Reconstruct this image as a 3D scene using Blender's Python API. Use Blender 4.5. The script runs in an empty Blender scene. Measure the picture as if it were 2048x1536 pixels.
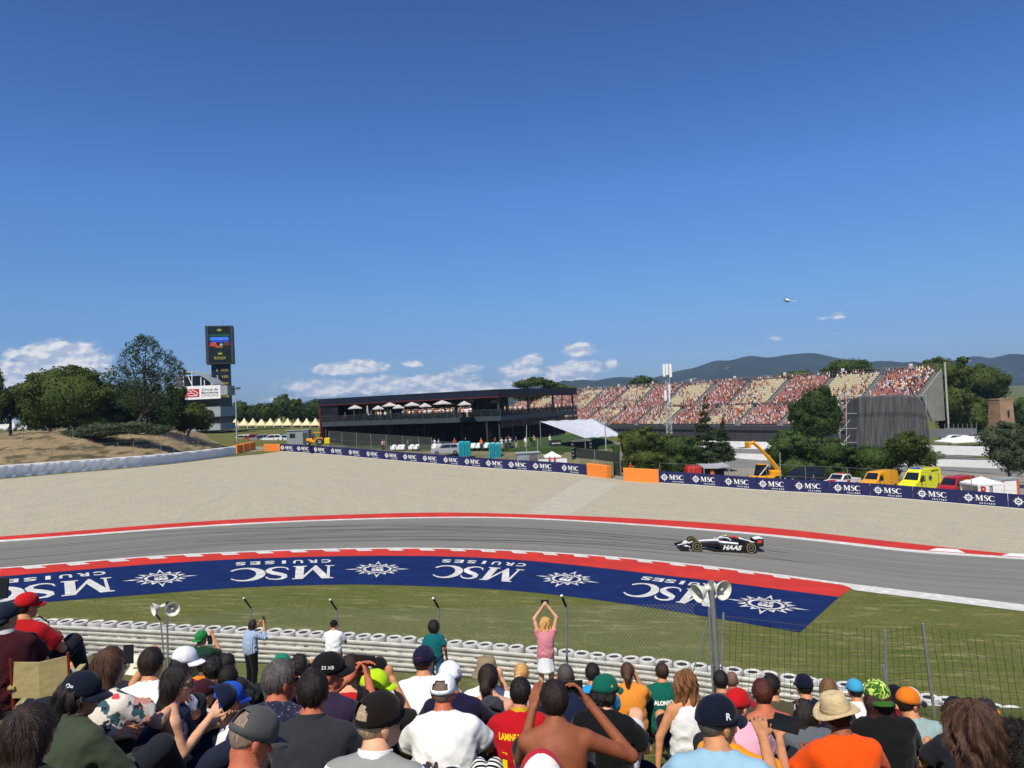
import bpy, bmesh, math, random
import numpy as np
from mathutils import Vector, Matrix
random.seed(7); rng = np.random.default_rng(11)
PI = math.pi; R = math.radians
sc = bpy.context.scene
col = sc.collection

# ------------------------------------------------------------------ camera
FPX = 1479.0                      # focal length in pixels of a 2048 px wide picture
CAMZ = 9.3
PITCH = math.atan(37 / FPX); ROLL = math.atan(0.045)
_F = np.array([0, math.cos(PITCH), math.sin(PITCH)])
_R0 = np.array([1.0, 0, 0]); _U0 = np.array([0, -math.sin(PITCH), math.cos(PITCH)])
_R = math.cos(ROLL) * _R0 - math.sin(ROLL) * _U0
_U = math.sin(ROLL) * _R0 + math.cos(ROLL) * _U0
cam_d = bpy.data.cameras.new('camera'); cam = bpy.data.objects.new('camera', cam_d); col.objects.link(cam)
cam_d.sensor_width = 36; cam_d.lens = 36 * FPX / 2048; cam_d.clip_start = 0.1; cam_d.clip_end = 20000
M4 = Matrix(((_R[0], _U[0], -_F[0], 0), (_R[1], _U[1], -_F[1], 0), (_R[2], _U[2], -_F[2], CAMZ), (0, 0, 0, 1)))
cam.matrix_world = M4
sc.camera = cam

def ray(u, v):
    return _F + _R * ((u - 1024) / FPX) - _U * ((v - 768) / FPX)
def P(u, v, D):
    """the world point seen at photo position (u, v), D metres ahead"""
    d = ray(u, v); t = D / d[1]
    return Vector((d[0] * t, D, CAMZ + d[2] * t))
TX = 0.072
def G(u, v, h=0.0):
    """the point of the (slightly tilted) track plane seen at photo position (u, v)"""
    d = ray(u, v); t = (h - CAMZ) / (d[2] + TX * d[0])
    return Vector((d[0] * t, d[1] * t, CAMZ + d[2] * t))
def plane_z(x): return -TX * x

# ------------------------------------------------------------------ light
SUN_EL, SUN_AZ = R(54), R(200)      # azimuth clockwise from +Y (the view direction): behind and to the left
sun_dir = Vector((math.sin(SUN_AZ) * math.cos(SUN_EL), math.cos(SUN_AZ) * math.cos(SUN_EL), math.sin(SUN_EL)))
sd = bpy.data.lights.new('sun', 'SUN'); sun = bpy.data.objects.new('sun', sd); col.objects.link(sun)
sd.energy = 5.0; sd.angle = R(0.53); sd.color = (1.0, 0.935, 0.78)
sun.rotation_euler = sun_dir.to_track_quat('Z', 'Y').to_euler(); sun.location = (0, -50, 90)
w = bpy.data.worlds.new('World'); sc.world = w; w.use_nodes = True
nt = w.node_tree; nt.nodes.clear(); N = nt.nodes; L = nt.links
def wn(t, **k):
    n = N.new(t)
    for a, b in k.items(): setattr(n, a, b)
    return n
def wm(op, a, b=None, c=None, clamp=False):
    n = N.new('ShaderNodeMath'); n.operation = op; n.use_clamp = clamp
    for i, x in enumerate((a, b, c)):
        if x is None: continue
        if isinstance(x, (int, float)): n.inputs[i].default_value = x
        else: L.new(x, n.inputs[i])
    return n.outputs[0]
sky = wn('ShaderNodeTexSky', sky_type='NISHITA', sun_disc=False)
sky.sun_elevation = SUN_EL; sky.sun_rotation = SUN_AZ; sky.altitude = 120; sky.air_density = 1.0; sky.dust_density = 0.4; sky.ozone_density = 3.0
hs = wn('ShaderNodeHueSaturation'); hs.inputs['Saturation'].default_value = 1.22; hs.inputs['Hue'].default_value = 0.508
L.new(sky.outputs[0], hs.inputs['Color'])
# the camera's rendering of a clear sky: deeper blue towards the horizon than the raw sky model
tc0 = wn('ShaderNodeTexCoord'); sz0 = wn('ShaderNodeSeparateXYZ'); L.new(tc0.outputs['Generated'], sz0.inputs[0])
cr = wn('ShaderNodeValToRGB'); L.new(sz0.outputs['Z'], cr.inputs[0]); E = cr.color_ramp.elements
E[0].position = 0.0; E[0].color = (.30, .42, .74, 1); E[1].position = .5; E[1].color = (.58, .66, .80, 1)
for pz, c in ((.03, (.33, .45, .72, 1)), (.071, (.36, .475, .72, 1)), (.138, (.50, .63, .79, 1)), (.27, (.65, .78, .95, 1))):
    e = E.new(pz); e.color = c
mulc = wn('ShaderNodeMix', data_type='RGBA', blend_type='MULTIPLY'); mulc.inputs[0].default_value = 1; L.new(hs.outputs[0], mulc.inputs[6]); L.new(cr.outputs[0], mulc.inputs[7])
mulv = wn('ShaderNodeVectorMath', operation='SCALE'); mulv.inputs['Scale'].default_value = 1.31; L.new(mulc.outputs[2], mulv.inputs[0])
tc = wn('ShaderNodeTexCoord'); sx = wn('ShaderNodeSeparateXYZ'); L.new(tc.outputs['Generated'], sx.inputs[0])
ysafe = wm('MAXIMUM', sx.outputs['Y'], 0.05)
cu = wm('DIVIDE', sx.outputs['X'], ysafe); cw = wm('DIVIDE', sx.outputs['Z'], ysafe)
cx = wn('ShaderNodeCombineXYZ'); L.new(cu, cx.inputs[0]); L.new(cw, cx.inputs[1])
def cloud_noise(scale, off, detail=8):
    mp = wn('ShaderNodeMapping'); mp.inputs['Scale'].default_value = (scale, scale * 1.9, 1); mp.inputs['Location'].default_value = off
    L.new(cx.outputs[0], mp.inputs[0])
    n = wn('ShaderNodeTexNoise'); n.inputs['Scale'].default_value = 1; n.inputs['Detail'].default_value = detail; n.inputs['Roughness'].default_value = 0.58
    L.new(mp.outputs[0], n.inputs['Vector']); return n.outputs[0]
# cumulus banks by direction: centre (u, v) in the picture, half widths, strength
banks = [(112,716,70,26,1.15),(40,745,90,22,1.0),(175,742,45,15,.7),(60,775,110,22,.7),
 (705,735,62,13,.95),(826,728,24,7,.5),(650,775,75,16,.75),(760,770,95,16,.8),(880,762,60,16,.7),(905,778,90,14,.8),(1000,775,70,14,.75),
 (1060,722,26,10,.8),(1040,745,40,12,.8),(1150,740,50,15,.85),(1165,698,26,12,.8),(1222,727,13,10,.55),(935,735,26,9,.55),(1110,762,60,12,.7),(560,798,50,6,.35),
 (1678,630,16,9,.42),(1645,637,30,7,.24),(1552,676,14,8,.22),(1420,692,26,14,.1)]
env = None
for (u, v, a, b, s) in banks:
    d = ray(u, v); uc, wc = d[0] / d[1], d[2] / d[1]
    # the bank lies level in the picture
    du = wm('MULTIPLY', wm('SUBTRACT', cu, uc), FPX / a); dw = wm('MULTIPLY', wm('SUBTRACT', cw, wc), FPX / b)
    q = wm('ADD', wm('MULTIPLY', du, du), wm('MULTIPLY', dw, dw))
    g = wm('MULTIPLY', wm('POWER', 0.42, q), s)
    env = g if env is None else wm('MAXIMUM', env, g)
n1 = cloud_noise(30, (3.1, 1.7, 0)); n2 = cloud_noise(30, (3.1 + 0.10, 1.7 - 0.36, 0))
def dens(n): return wm('ADD', env, wm('MULTIPLY', wm('SUBTRACT', n, 0.5), 1.35))
d1 = dens(n1); d2 = dens(n2)
mask = wn('ShaderNodeMapRange', interpolation_type='SMOOTHSTEP'); L.new(d1, mask.inputs[0]); mask.inputs[1].default_value = 0.10; mask.inputs[2].default_value = 0.44
gate = wm('MULTIPLY', wm('MULTIPLY', mask.outputs[0], wm('GREATER_THAN', sx.outputs['Y'], 0.06)), wm('MINIMUM', wm('MULTIPLY', env, 4.0), 1.0), clamp=True)
lit = wn('ShaderNodeMapRange', interpolation_type='SMOOTHSTEP'); L.new(wm('SUBTRACT', d1, d2), lit.inputs[0]); lit.inputs[1].default_value = -0.12; lit.inputs[2].default_value = 0.16  # cloud light and shade painted in, from the difference of two shifted densities
cm = wn('ShaderNodeMix', data_type='RGBA'); L.new(lit.outputs[0], cm.inputs[0])
cm.inputs[6].default_value = (4.4, 5.2, 6.6, 1); cm.inputs[7].default_value = (9.0, 8.8, 8.5, 1)
fin = wn('ShaderNodeMix', data_type='RGBA'); L.new(wm('MULTIPLY', gate, 0.9), fin.inputs[0]); L.new(mulv.outputs[0], fin.inputs[6]); L.new(cm.outputs[2], fin.inputs[7])
bg = wn('ShaderNodeBackground'); bg.inputs[1].default_value = 0.105; L.new(fin.outputs[2], bg.inputs[0])
wo = wn('ShaderNodeOutputWorld'); L.new(bg.outputs[0], wo.inputs[0])
vs = sc.view_settings; vs.view_transform = 'Standard'; vs.look = 'None'; vs.gamma = 1; vs.exposure = 0.0
sc.cycles.max_bounces = 6; sc.cycles.volume_bounces = 0; sc.cycles.transparent_max_bounces = 8
sc.cycles.use_denoising = True

# ------------------------------------------------------------------ helpers
def lin(c):
    if isinstance(c, str):
        c = [int(c[i:i + 2], 16) / 255 for i in (1, 3, 5)]
        c = [x / 12.92 if x < .04045 else ((x + .055) / 1.055) ** 2.4 for x in c]
    return tuple(c[:3])
_mats = {}
def mat(name, c, rough=0.8, var=0.12, scale=3.0, bump=0.0, bscale=40.0, metal=0.0, c2=None, stretch=None, spec=0.3, coord='Object', detail=5, alpha=None, emit=0, contrast=None):
    if name in _mats: return _mats[name]
    m = bpy.data.materials.new(name); _mats[name] = m; m.use_nodes = True
    t = m.node_tree; b = t.nodes['Principled BSDF']
    c = lin(c); b.inputs['Roughness'].default_value = rough; b.inputs['Metallic'].default_value = metal
    b.inputs['Specular IOR Level'].default_value = spec
    ca = lin(c2) if c2 is not None else tuple(max(0, x * (1 - var)) for x in c)
    cb = c if c2 is not None else tuple(min(1, x * (1 + var)) for x in c)
    tcn = t.nodes.new('ShaderNodeTexCoord'); src = tcn.outputs[coord]
    if stretch:
        mp = t.nodes.new('ShaderNodeMapping'); mp.inputs['Scale'].default_value = stretch; t.links.new(src, mp.inputs[0]); src = mp.outputs[0]
    n = t.nodes.new('ShaderNodeTexNoise'); n.inputs['Scale'].default_value = scale; n.inputs['Detail'].default_value = detail; n.inputs['Roughness'].default_value = .6
    t.links.new(src, n.inputs['Vector'])
    rp = t.nodes.new('ShaderNodeMapRange'); lo, hi = contrast or (0.3, 0.7); rp.inputs[1].default_value = lo; rp.inputs[2].default_value = hi; t.links.new(n.outputs[0], rp.inputs[0])
    mx = t.nodes.new('ShaderNodeMix'); mx.data_type = 'RGBA'; mx.inputs[6].default_value = (*ca, 1); mx.inputs[7].default_value = (*cb, 1)
    t.links.new(rp.outputs[0], mx.inputs[0]); t.links.new(mx.outputs[2], b.inputs['Base Color'])
    if bump:
        n2 = t.nodes.new('ShaderNodeTexNoise'); n2.inputs['Scale'].default_value = bscale; n2.inputs['Detail'].default_value = 4; t.links.new(src, n2.inputs['Vector'])
        bp = t.nodes.new('ShaderNodeBump'); bp.inputs['Strength'].default_value = min(1, bump); bp.inputs['Distance'].default_value = 0.02 if bump <= 1 else 0.02 * bump
        t.links.new(n2.outputs[0], bp.inputs['Height']); t.links.new(bp.outputs[0], b.inputs['Normal'])
    if emit:
        t.links.new(mx.outputs[2], b.inputs['Emission Color']); b.inputs['Emission Strength'].default_value = emit
    if alpha is not None: b.inputs['Alpha'].default_value = alpha
    return m
def glassmat(name, c=(0.02, 0.025, 0.03)):
    return mat(name, c, rough=0.08, var=0.3, scale=0.6, spec=0.6)

def tag(o, label=None, cat=None, group=None, kind=None):
    if label: o['label'] = label
    if cat: o['category'] = cat
    if group: o['group'] = group
    if kind: o['kind'] = kind
    return o
def empty(name, loc=(0, 0, 0), rz=0.0, label=None, cat=None, group=None, kind=None):
    o = bpy.data.objects.new(name, None); col.objects.link(o); o.location = loc; o.rotation_euler = (0, 0, rz); o.empty_display_size = .1
    return tag(o, label, cat, group, kind)
def copy_tree(o, parent=None):
    c = o.copy(); col.objects.link(c); c.parent = parent
    if parent is not None: c.matrix_parent_inverse = o.matrix_parent_inverse.copy()
    for ch in [x for x in _kids.get(o.name, [])]:
        copy_tree(ch, c)
    return c
_kids = {}

class MB:
    """collects faces of one mesh"""
    def __init__(s): s.v = []; s.f = []; s.m = []; s.uv = None
    def add(s, verts, faces, mi=0, M=None):
        b = len(s.v)
        if M is not None: verts = [tuple(M @ Vector(p)) for p in verts]
        s.v.extend(tuple(p) for p in verts); s.f.extend([tuple(b + i for i in f) for f in faces]); s.m.extend([mi] * len(faces)); return s
    def box(s, x0, x1, y0, y1, z0, z1, mi=0, M=None):
        v = [(x, y, z) for z in (z0, z1) for y in (y0, y1) for x in (x0, x1)]
        return s.add(v, [(0, 2, 3, 1), (4, 5, 7, 6), (0, 1, 5, 4), (2, 6, 7, 3), (0, 4, 6, 2), (1, 3, 7, 5)], mi, M)
    def cbox(s, c, d, mi=0, rz=0.0, M=None):
        T = Matrix.Translation(Vector(c)) @ Matrix.Rotation(rz, 4, 'Z')
        if M is not None: T = M @ T
        return s.box(-d[0] / 2, d[0] / 2, -d[1] / 2, d[1] / 2, -d[2] / 2, d[2] / 2, mi, T)
    def bbox(s, c, d, bev, mi=0, M=None):
        """box with chamfered vertical and top edges"""
        x, y, z = d[0] / 2, d[1] / 2, d[2] / 2; b = bev
        ring = lambda i, zz: [(x - i, y - b - i * 0, zz), (x - b, y - i, zz), (-x + b, y - i, zz), (-x + i, y - b, zz), (-x + i, -y + b, zz), (-x + b, -y + i, zz), (x - b, -y + i, zz), (x - i, -y + b, zz)]
        return s.loft([[(p[0] + c[0], p[1] + c[1], p[2] + c[2]) for p in ring(i, zz)] for i, zz in ((0, -z), (0, z - b), (b, z))], mi, caps=True, M=M)
    def loft(s, rings, mi=0, caps=True, closed=True, M=None):
        n = len(rings[0]); v = [p for r in rings for p in r]; f = []
        for i in range(len(rings) - 1):
            for j in range(n if closed else n - 1):
                a = i * n + j; b = i * n + (j + 1) % n
                f.append((a, b, b + n, a + n))
        if caps and closed:
            f.append(tuple(range(n - 1, -1, -1))); f.append(tuple((len(rings) - 1) * n + j for j in range(n)))
        return s.add(v, f, mi, M)
    def tube(s, pts, r, n=8, mi=0, caps=True, M=None):
        pts = [Vector(p) for p in pts]; rs = r if isinstance(r, (list, tuple)) else [r] * len(pts); rings = []
        up = Vector((0, 0, 1)); prev = None
        for i, p in enumerate(pts):
            t = (pts[min(i + 1, len(pts) - 1)] - pts[max(i - 1, 0)]).normalized()
            a = prev if prev is not None else (up if abs(t.z) < .9 else Vector((1, 0, 0)))
            a = (a - t * a.dot(t)).normalized(); b = t.cross(a); prev = a
            rings.append([tuple(p + (a * math.cos(2 * PI * k / n) + b * math.sin(2 * PI * k / n)) * rs[i]) for k in range(n)])
        return s.loft(rings, mi, caps, True, M)
    def lathe(s, prof, n=16, mi=0, M=None, caps=False):
        rings = [[(r * math.cos(2 * PI * k / n), r * math.sin(2 * PI * k / n), z) for k in range(n)] for r, z in prof]
        return s.loft(rings, mi, caps, True, M)
    def ell(s, c, r, n=10, m=7, mi=0, M=None):
        T = Matrix.Translation(Vector(c)); 
        if M is not None: T = M @ T
        prof = [(max(1e-4, math.sin(PI * i / m)), -math.cos(PI * i / m)) for i in range(m + 1)]
        rings = [[(a * math.cos(2 * PI * k / n) * r[0], a * math.sin(2 * PI * k / n) * r[1], z * r[2]) for k in range(n)] for a, z in prof]
        return s.loft(rings, mi, False, True, T)
    def poly(s, pts, h, mi=0, M=None):
        """prism: pts in xy plane extruded by h in z"""
        n = len(pts); v = [(x, y, 0) for x, y in pts] + [(x, y, h) for x, y in pts]
        f = [tuple(range(n - 1, -1, -1)), tuple(range(n, 2 * n))] + [(i, (i + 1) % n, (i + 1) % n + n, i + n) for i in range(n)]
        return s.add(v, f, mi, M)
    def build(s, name, mats, parent=None, smooth=False, loc=None, label=None, cat=None, group=None, kind=None, autosmooth=None):
        me = bpy.data.meshes.new(name); me.from_pydata(s.v, [], s.f)
        if not isinstance(mats, (list, tuple)): mats = [mats]
        for m in mats: me.materials.append(m)
        if len(mats) > 1: me.polygons.foreach_set('material_index', s.m)
        if smooth: me.polygons.foreach_set('use_smooth', [True] * len(me.polygons))
        me.update()
        if smooth and autosmooth is None: autosmooth = 40
        if smooth and autosmooth < 180:
            try: me.set_sharp_from_angle(angle=R(autosmooth))
            except Exception: pass
        o = bpy.data.objects.new(name, me); col.objects.link(o)
        if loc is not None: o.location = loc
        if parent is not None:
            o.parent = parent; _kids.setdefault(parent.name, []).append(o)
        tag(o, label, cat, group, kind); return o

def text_geo(txt, size=1.0, bold=0.0, space=1.0):
    """flat filled lettering as (verts 2D, faces); baseline at y 0, centred on x"""
    c = bpy.data.curves.new('lettering', 'FONT'); c.body = txt; c.size = size; c.offset = bold; c.space_character = space
    c.align_x = 'CENTER'; c.resolution_u = 3
    o = bpy.data.objects.new('lettering', c); me = bpy.data.meshes.new_from_object(o)
    v = [(p.co.x, p.co.y) for p in me.vertices]; f = [tuple(p.vertices) for p in me.polygons]
    bpy.data.objects.remove(o); bpy.data.meshes.remove(me); bpy.data.curves.remove(c)
    return v, f
def put_text(mb, txt, fn, size=1.0, bold=0.0, mi=0, space=1.0, width=None):
    v, f = text_geo(txt, size, bold, space)
    if width:
        w0 = max(p[0] for p in v) - min(p[0] for p in v); k = width / w0; cxm = (max(p[0] for p in v) + min(p[0] for p in v)) / 2
        v = [((p[0] - cxm) * k, p[1]) for p in v]
    mb.add([tuple(fn(*p)) for p in v], f, mi)
def interp(pts, x):
    """piecewise linear y(x)"""
    for i in range(len(pts) - 1):
        if x <= pts[i + 1][0] or i == len(pts) - 2:
            a, b = pts[i], pts[i + 1]; return a[1] + (b[1] - a[1]) * (x - a[0]) / (b[0] - a[0])
def smooth_curve(pts):
    """monotone-ish smooth interpolation (natural cubic) of y(x)"""
    xs = np.array([p[0] for p in pts], float); ys = np.array([p[1] for p in pts], float); n = len(xs)
    h = np.diff(xs); A = np.zeros((n, n)); b = np.zeros(n); A[0, 0] = A[-1, -1] = 1
    for i in range(1, n - 1):
        A[i, i - 1] = h[i - 1]; A[i, i] = 2 * (h[i - 1] + h[i]); A[i, i + 1] = h[i]
        b[i] = 3 * ((ys[i + 1] - ys[i]) / h[i] - (ys[i] - ys[i - 1]) / h[i - 1])
    c = np.linalg.solve(A, b)
    def f(x):
        i = int(np.clip(np.searchsorted(xs, x) - 1, 0, n - 2)); d = x - xs[i]
        bb = (ys[i + 1] - ys[i]) / h[i] - h[i] * (2 * c[i] + c[i + 1]) / 3; dd = (c[i + 1] - c[i]) / (3 * h[i])
        return ys[i] + bb * d + c[i] * d * d + dd * d ** 3
    return f
# sans/serif glyph outlines for the bold roman capitals painted on the ground and printed on the boards
GLYPH_M = [(0, 0), (.27, 0), (.27, .05), (.2, .07), (.2, .74), (.52, 0), (.57, 0), (.88, .74), (.88, .07), (.8, .05), (.8, 0), (1.2, 0), (1.2, .05), (1.12, .07), (1.12, .93), (1.2, .95), (1.2, 1), (.9, 1), (.62, .32), (.35, 1), (0, 1), (0, .95), (.11, .92), (.13, .07), (0, .05)]
def stroke(pts, ws):
    v = []; n = len(pts)
    for i, (x, y) in enumerate(pts):
        a = pts[max(i - 1, 0)]; b = pts[min(i + 1, n - 1)]; tx, ty = b[0] - a[0], b[1] - a[1]; l = math.hypot(tx, ty)
        nx, ny = -ty / l, tx / l; v += [(x + nx * ws[i] / 2, y + ny * ws[i] / 2), (x - nx * ws[i] / 2, y - ny * ws[i] / 2)]
    return v, [(2 * i, 2 * i + 1, 2 * i + 3, 2 * i + 2) for i in range(n - 1)]
def glyph_S():
    P_ = [(.70, .74), (.68, .84), (.58, .93), (.42, .965), (.26, .93), (.17, .82), (.19, .69), (.32, .585), (.47, .5), (.60, .40), (.65, .27), (.58, .13), (.42, .045), (.26, .05), (.13, .13), (.08, .28)]
    W_ = [.03, .06, .07, .07, .11, .16, .19, .21, .22, .21, .18, .13, .08, .07, .06, .03]
    return stroke(P_, W_)
def glyph_C():
    pts = []; ws = []
    for k in range(19):
        a = R(38 + 284 * k / 18); pts.append((.52 + .44 * math.cos(a), .5 + .46 * math.sin(a)))
        ws.append(.05 + .17 * max(0, -math.cos(a)) ** 1.2 + (.03 if k > 1 else 0))
    return stroke(pts, ws)
def put_MSC(mb, fn, mi=0):
    """bold roman MSC, height 1, width about 3.1, from x=0"""
    mb.add([tuple(fn(x, y)) for x, y in GLYPH_M], [tuple(range(len(GLYPH_M)))], mi)
    v, f = glyph_S(); mb.add([tuple(fn(x + 1.25, y)) for x, y in v], f, mi)
    v, f = glyph_C(); mb.add([tuple(fn(x * 1.08 + 2.02, y)) for x, y in v], f, mi)
def put_star(mb, fn, mi=0, solid=False):
    """compass rose of radius 1 with a ring and a monogram"""
    n = 16; o = []; i_ = []
    for k in range(n * 2):
        a = PI * k / n
        r = (1.0 if k % 8 == 0 else .8 if k % 4 == 0 else .68) if k % 2 == 0 else .5
        if k % 2 == 0 and k % 4 == 2: r = .72
        o.append((r * math.cos(a), r * math.sin(a))); q = .74 if k % 2 == 0 else .93
        i_.append((r * q * math.cos(a), r * q * math.sin(a)))
    if solid: i_ = [(.36 * math.cos(PI * k / n), .36 * math.sin(PI * k / n)) for k in range(2 * n)]
    v = [tuple(fn(*p)) for p in o + i_]; m = 2 * n
    mb.add(v, [(k, (k + 1) % m, (k + 1) % m + m, k + m) for k in range(m)], mi)
    if not solid:
        c = [(.44 * math.cos(PI * k / 16), .44 * math.sin(PI * k / 16)) for k in range(32)] + [(.36 * math.cos(PI * k / 16), .36 * math.sin(PI * k / 16)) for k in range(32)]
        mb.add([tuple(fn(*p)) for p in c], [(k, (k + 1) % 32, (k + 1) % 32 + 32, k + 32) for k in range(32)], mi)
        put_text(mb, 'm', lambda x, y: fn(x, y + .02), .42, .03, mi, width=.36)
        put_text(mb, 'SC', lambda x, y: fn(x, y - .27), .3, .01, mi, width=.34)
    else:
        c = [(.27 * math.cos(PI * k / 8), .27 * math.sin(PI * k / 8)) for k in range(16)]
        put_text(mb, 'm', lambda x, y: fn(x, y - .12), .42, .03, mi, width=.34)
# ------------------------------------------------------------------ the ground
def proj(p):
    q = np.array([p[0], p[1], p[2] - CAMZ]); z = q @ _F
    return 1024 + FPX * (q @ _R) / z, 768 - FPX * (q @ _U) / z
def sclip(x, a, b, k=12.0):
    # smooth clamp
    x = a + k * math.log1p(math.exp(min(50, (x - a) / k))); return b - k * math.log1p(math.exp(min(50, (b - x) / k)))
def base_z(x, y):
    if -45 < x < 95: return -TX * x
    return -TX * (95 + 30 * math.tanh((x - 95) / 30)) if x > 0 else TX * (45 + 30 * math.tanh((-x - 45) / 30))
def bank_z(x, y):
    y = max(y, -8)
    return 8.24 - .336 * y - .05 * x
_rl = [G(u, v) for u, v in ((-300, 1303), (0, 1304), (320, 1317), (800, 1344), (1100, 1371), (1450, 1412), (1850, 1474), (2100, 1515), (2500, 1580))]
def y_rail(x): return float(np.interp(x, [p.x for p in _rl], [p.y for p in _rl]))
def terr(x, y):
    a = base_z(x, y); b = bank_z(x, y); k = .2
    t = (y - (y_rail(x) - 6.5)) / 5.0
    if t > 0: t = min(1, t); t = t * t * (3 - 2 * t); b = b * (1 - t) + (a - 1.0) * t
    return (a if a - b > 3 else b if b - a > 3 else k * math.log(math.exp(a / k) + math.exp(b / k)))
def grid_mesh(xs, ys, fn):
    mb = MB(); nx = len(xs); v = [(x, y, fn(x, y)) for y in ys for x in xs]
    f = [(j * nx + i, j * nx + i + 1, (j + 1) * nx + i + 1, (j + 1) * nx + i) for j in range(len(ys) - 1) for i in range(nx - 1)]
    return mb.add(v, f)
M_grass = mat('mown_grass', (.098, .118, .026), .95, spec=.08, scale=.35, c2=(.135, .135, .042), bump=1.2, bscale=14, contrast=(.36, .66), stretch=(.55, 1.6, 1))
def dry_patches(m):
    t = m.node_tree; b = t.nodes['Principled BSDF']; src = b.inputs['Base Color'].links[0].from_socket
    tcn = t.nodes.new('ShaderNodeTexCoord'); mp = t.nodes.new('ShaderNodeMapping'); mp.inputs['Scale'].default_value = (.45, 2.6, 1); t.links.new(tcn.outputs['Object'], mp.inputs[0])
    n = t.nodes.new('ShaderNodeTexNoise'); n.inputs['Scale'].default_value = 1.1; n.inputs['Detail'].default_value = 9; n.inputs['Roughness'].default_value = .72; t.links.new(mp.outputs[0], n.inputs[0])
    r = t.nodes.new('ShaderNodeMapRange'); r.inputs[1].default_value = .54; r.inputs[2].default_value = .70; t.links.new(n.outputs[0], r.inputs[0])
    mx = t.nodes.new('ShaderNodeMix'); mx.data_type = 'RGBA'; t.links.new(r.outputs[0], mx.inputs[0]); t.links.new(src, mx.inputs[6]); mx.inputs[7].default_value = (.30, .265, .13, 1)
    n2 = t.nodes.new('ShaderNodeTexNoise'); n2.inputs['Scale'].default_value = 9; n2.inputs['Detail'].default_value = 6; n2.inputs['Roughness'].default_value = .75; t.links.new(tcn.outputs['Object'], n2.inputs[0])
    r2 = t.nodes.new('ShaderNodeMapRange'); r2.inputs[1].default_value = .3; r2.inputs[2].default_value = .7; r2.inputs[3].default_value = .55; r2.inputs[4].default_value = 1.4; t.links.new(n2.outputs[0], r2.inputs[0])
    ml = t.nodes.new('ShaderNodeVectorMath'); ml.operation = 'SCALE'; t.links.new(mx.outputs[2], ml.inputs[0]); t.links.new(r2.outputs[0], ml.inputs['Scale'])
    t.links.new(ml.outputs[0], b.inputs['Base Color'])
dry_patches(M_grass)
def steps(*segs):
    out = []
    for a, b, n in segs: out += list(np.linspace(a, b, n, endpoint=False))
    return out + [segs[-1][1]]
xs = steps((-2600, -200, 12), (-200, -30, 24), (-30, 30, 60), (30, 200, 24), (200, 2600, 12))
ys = steps((-60, 0, 12), (0, 30, 90), (30, 130, 50), (130, 400, 14), (400, 5200, 14))
g = grid_mesh(xs, ys, terr).build('ground', M_grass, smooth=True, autosmooth=180, kind='structure', label='green and dry grass ground of the circuit and the spectators bank')

U0, U1 = -320, 2380
def curve(pts):
    f = smooth_curve(pts); a, b = pts[0][0], pts[-1][0]
    sa = (f(a + 5) - f(a)) / 5; sb = (f(b) - f(b - 5)) / 5
    return lambda u: f(a) + sa * (u - a) if u < a else f(b) + sb * (u - b) if u > b else f(u)
red_out_t = curve([(0,1073),(150,1062),(300,1050),(450,1040),(600,1032.5),(750,1027.5),(900,1025),(1024,1027.5),(1150,1031.5),(1274,1037),(1424,1046),(1524,1054),(1624,1064),(1724,1076),(1824,1087),(1924,1098),(2048,1110)])
red_out_b = curve([(0,1080),(150,1069.5),(300,1058),(450,1048),(600,1041),(750,1036),(900,1033.5),(1024,1034.5),(1150,1040),(1274,1047.5),(1424,1058.5),(1524,1067),(1624,1077),(1724,1088),(1824,1099),(1924,1106.5),(2048,1115)])
wh_out_b = curve([(0,1084),(150,1073),(300,1061),(450,1051),(600,1043.5),(750,1038.3),(900,1035.7),(1024,1036.8),(1150,1042.6),(1274,1050.4),(1424,1062),(1524,1071),(1624,1081.5),(1724,1093),(1824,1104),(1924,1111),(2048,1119)])
in_t = curve([(0,1135),(150,1123.5),(300,1112),(450,1104),(600,1098.5),(750,1095.5),(900,1096),(1024,1100),(1150,1107),(1274,1117),(1424,1132),(1524,1144),(1624,1157),(1684,1165),(1850,1185),(2048,1209)])
in_w = lambda u: in_t(u) + (2.2 if u < 1200 else 2.2 + (u - 1200) * .0045)
red_in_b = curve([(0,1153),(150,1140.5),(300,1128.5),(450,1119.5),(600,1114),(750,1111.5),(900,1113),(1024,1119),(1150,1130),(1274,1144),(1424,1161.5),(1524,1174),(1624,1187),(1678,1194)])
blue_b0 = curve([(0,1212),(80,1205),(300,1188),(450,1177),(600,1170.5),(720,1169),(850,1172),(1024,1181),(1150,1194),(1300,1215),(1424,1235),(1524,1252),(1600,1265)])
def blue_b(u): return blue_b0(u) if u < 1600 else 1265 + (1193.5 - 1265) * (u - 1600) / 78.0
M_asph = mat('track_asphalt', (.186, .182, .163), .85, spec=.12, coord='UV', scale=1.0, c2=(.235, .228, .205), stretch=(.012, 1.1, 1), bump=.25, bscale=60, contrast=(.3, .72), detail=8)
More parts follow.
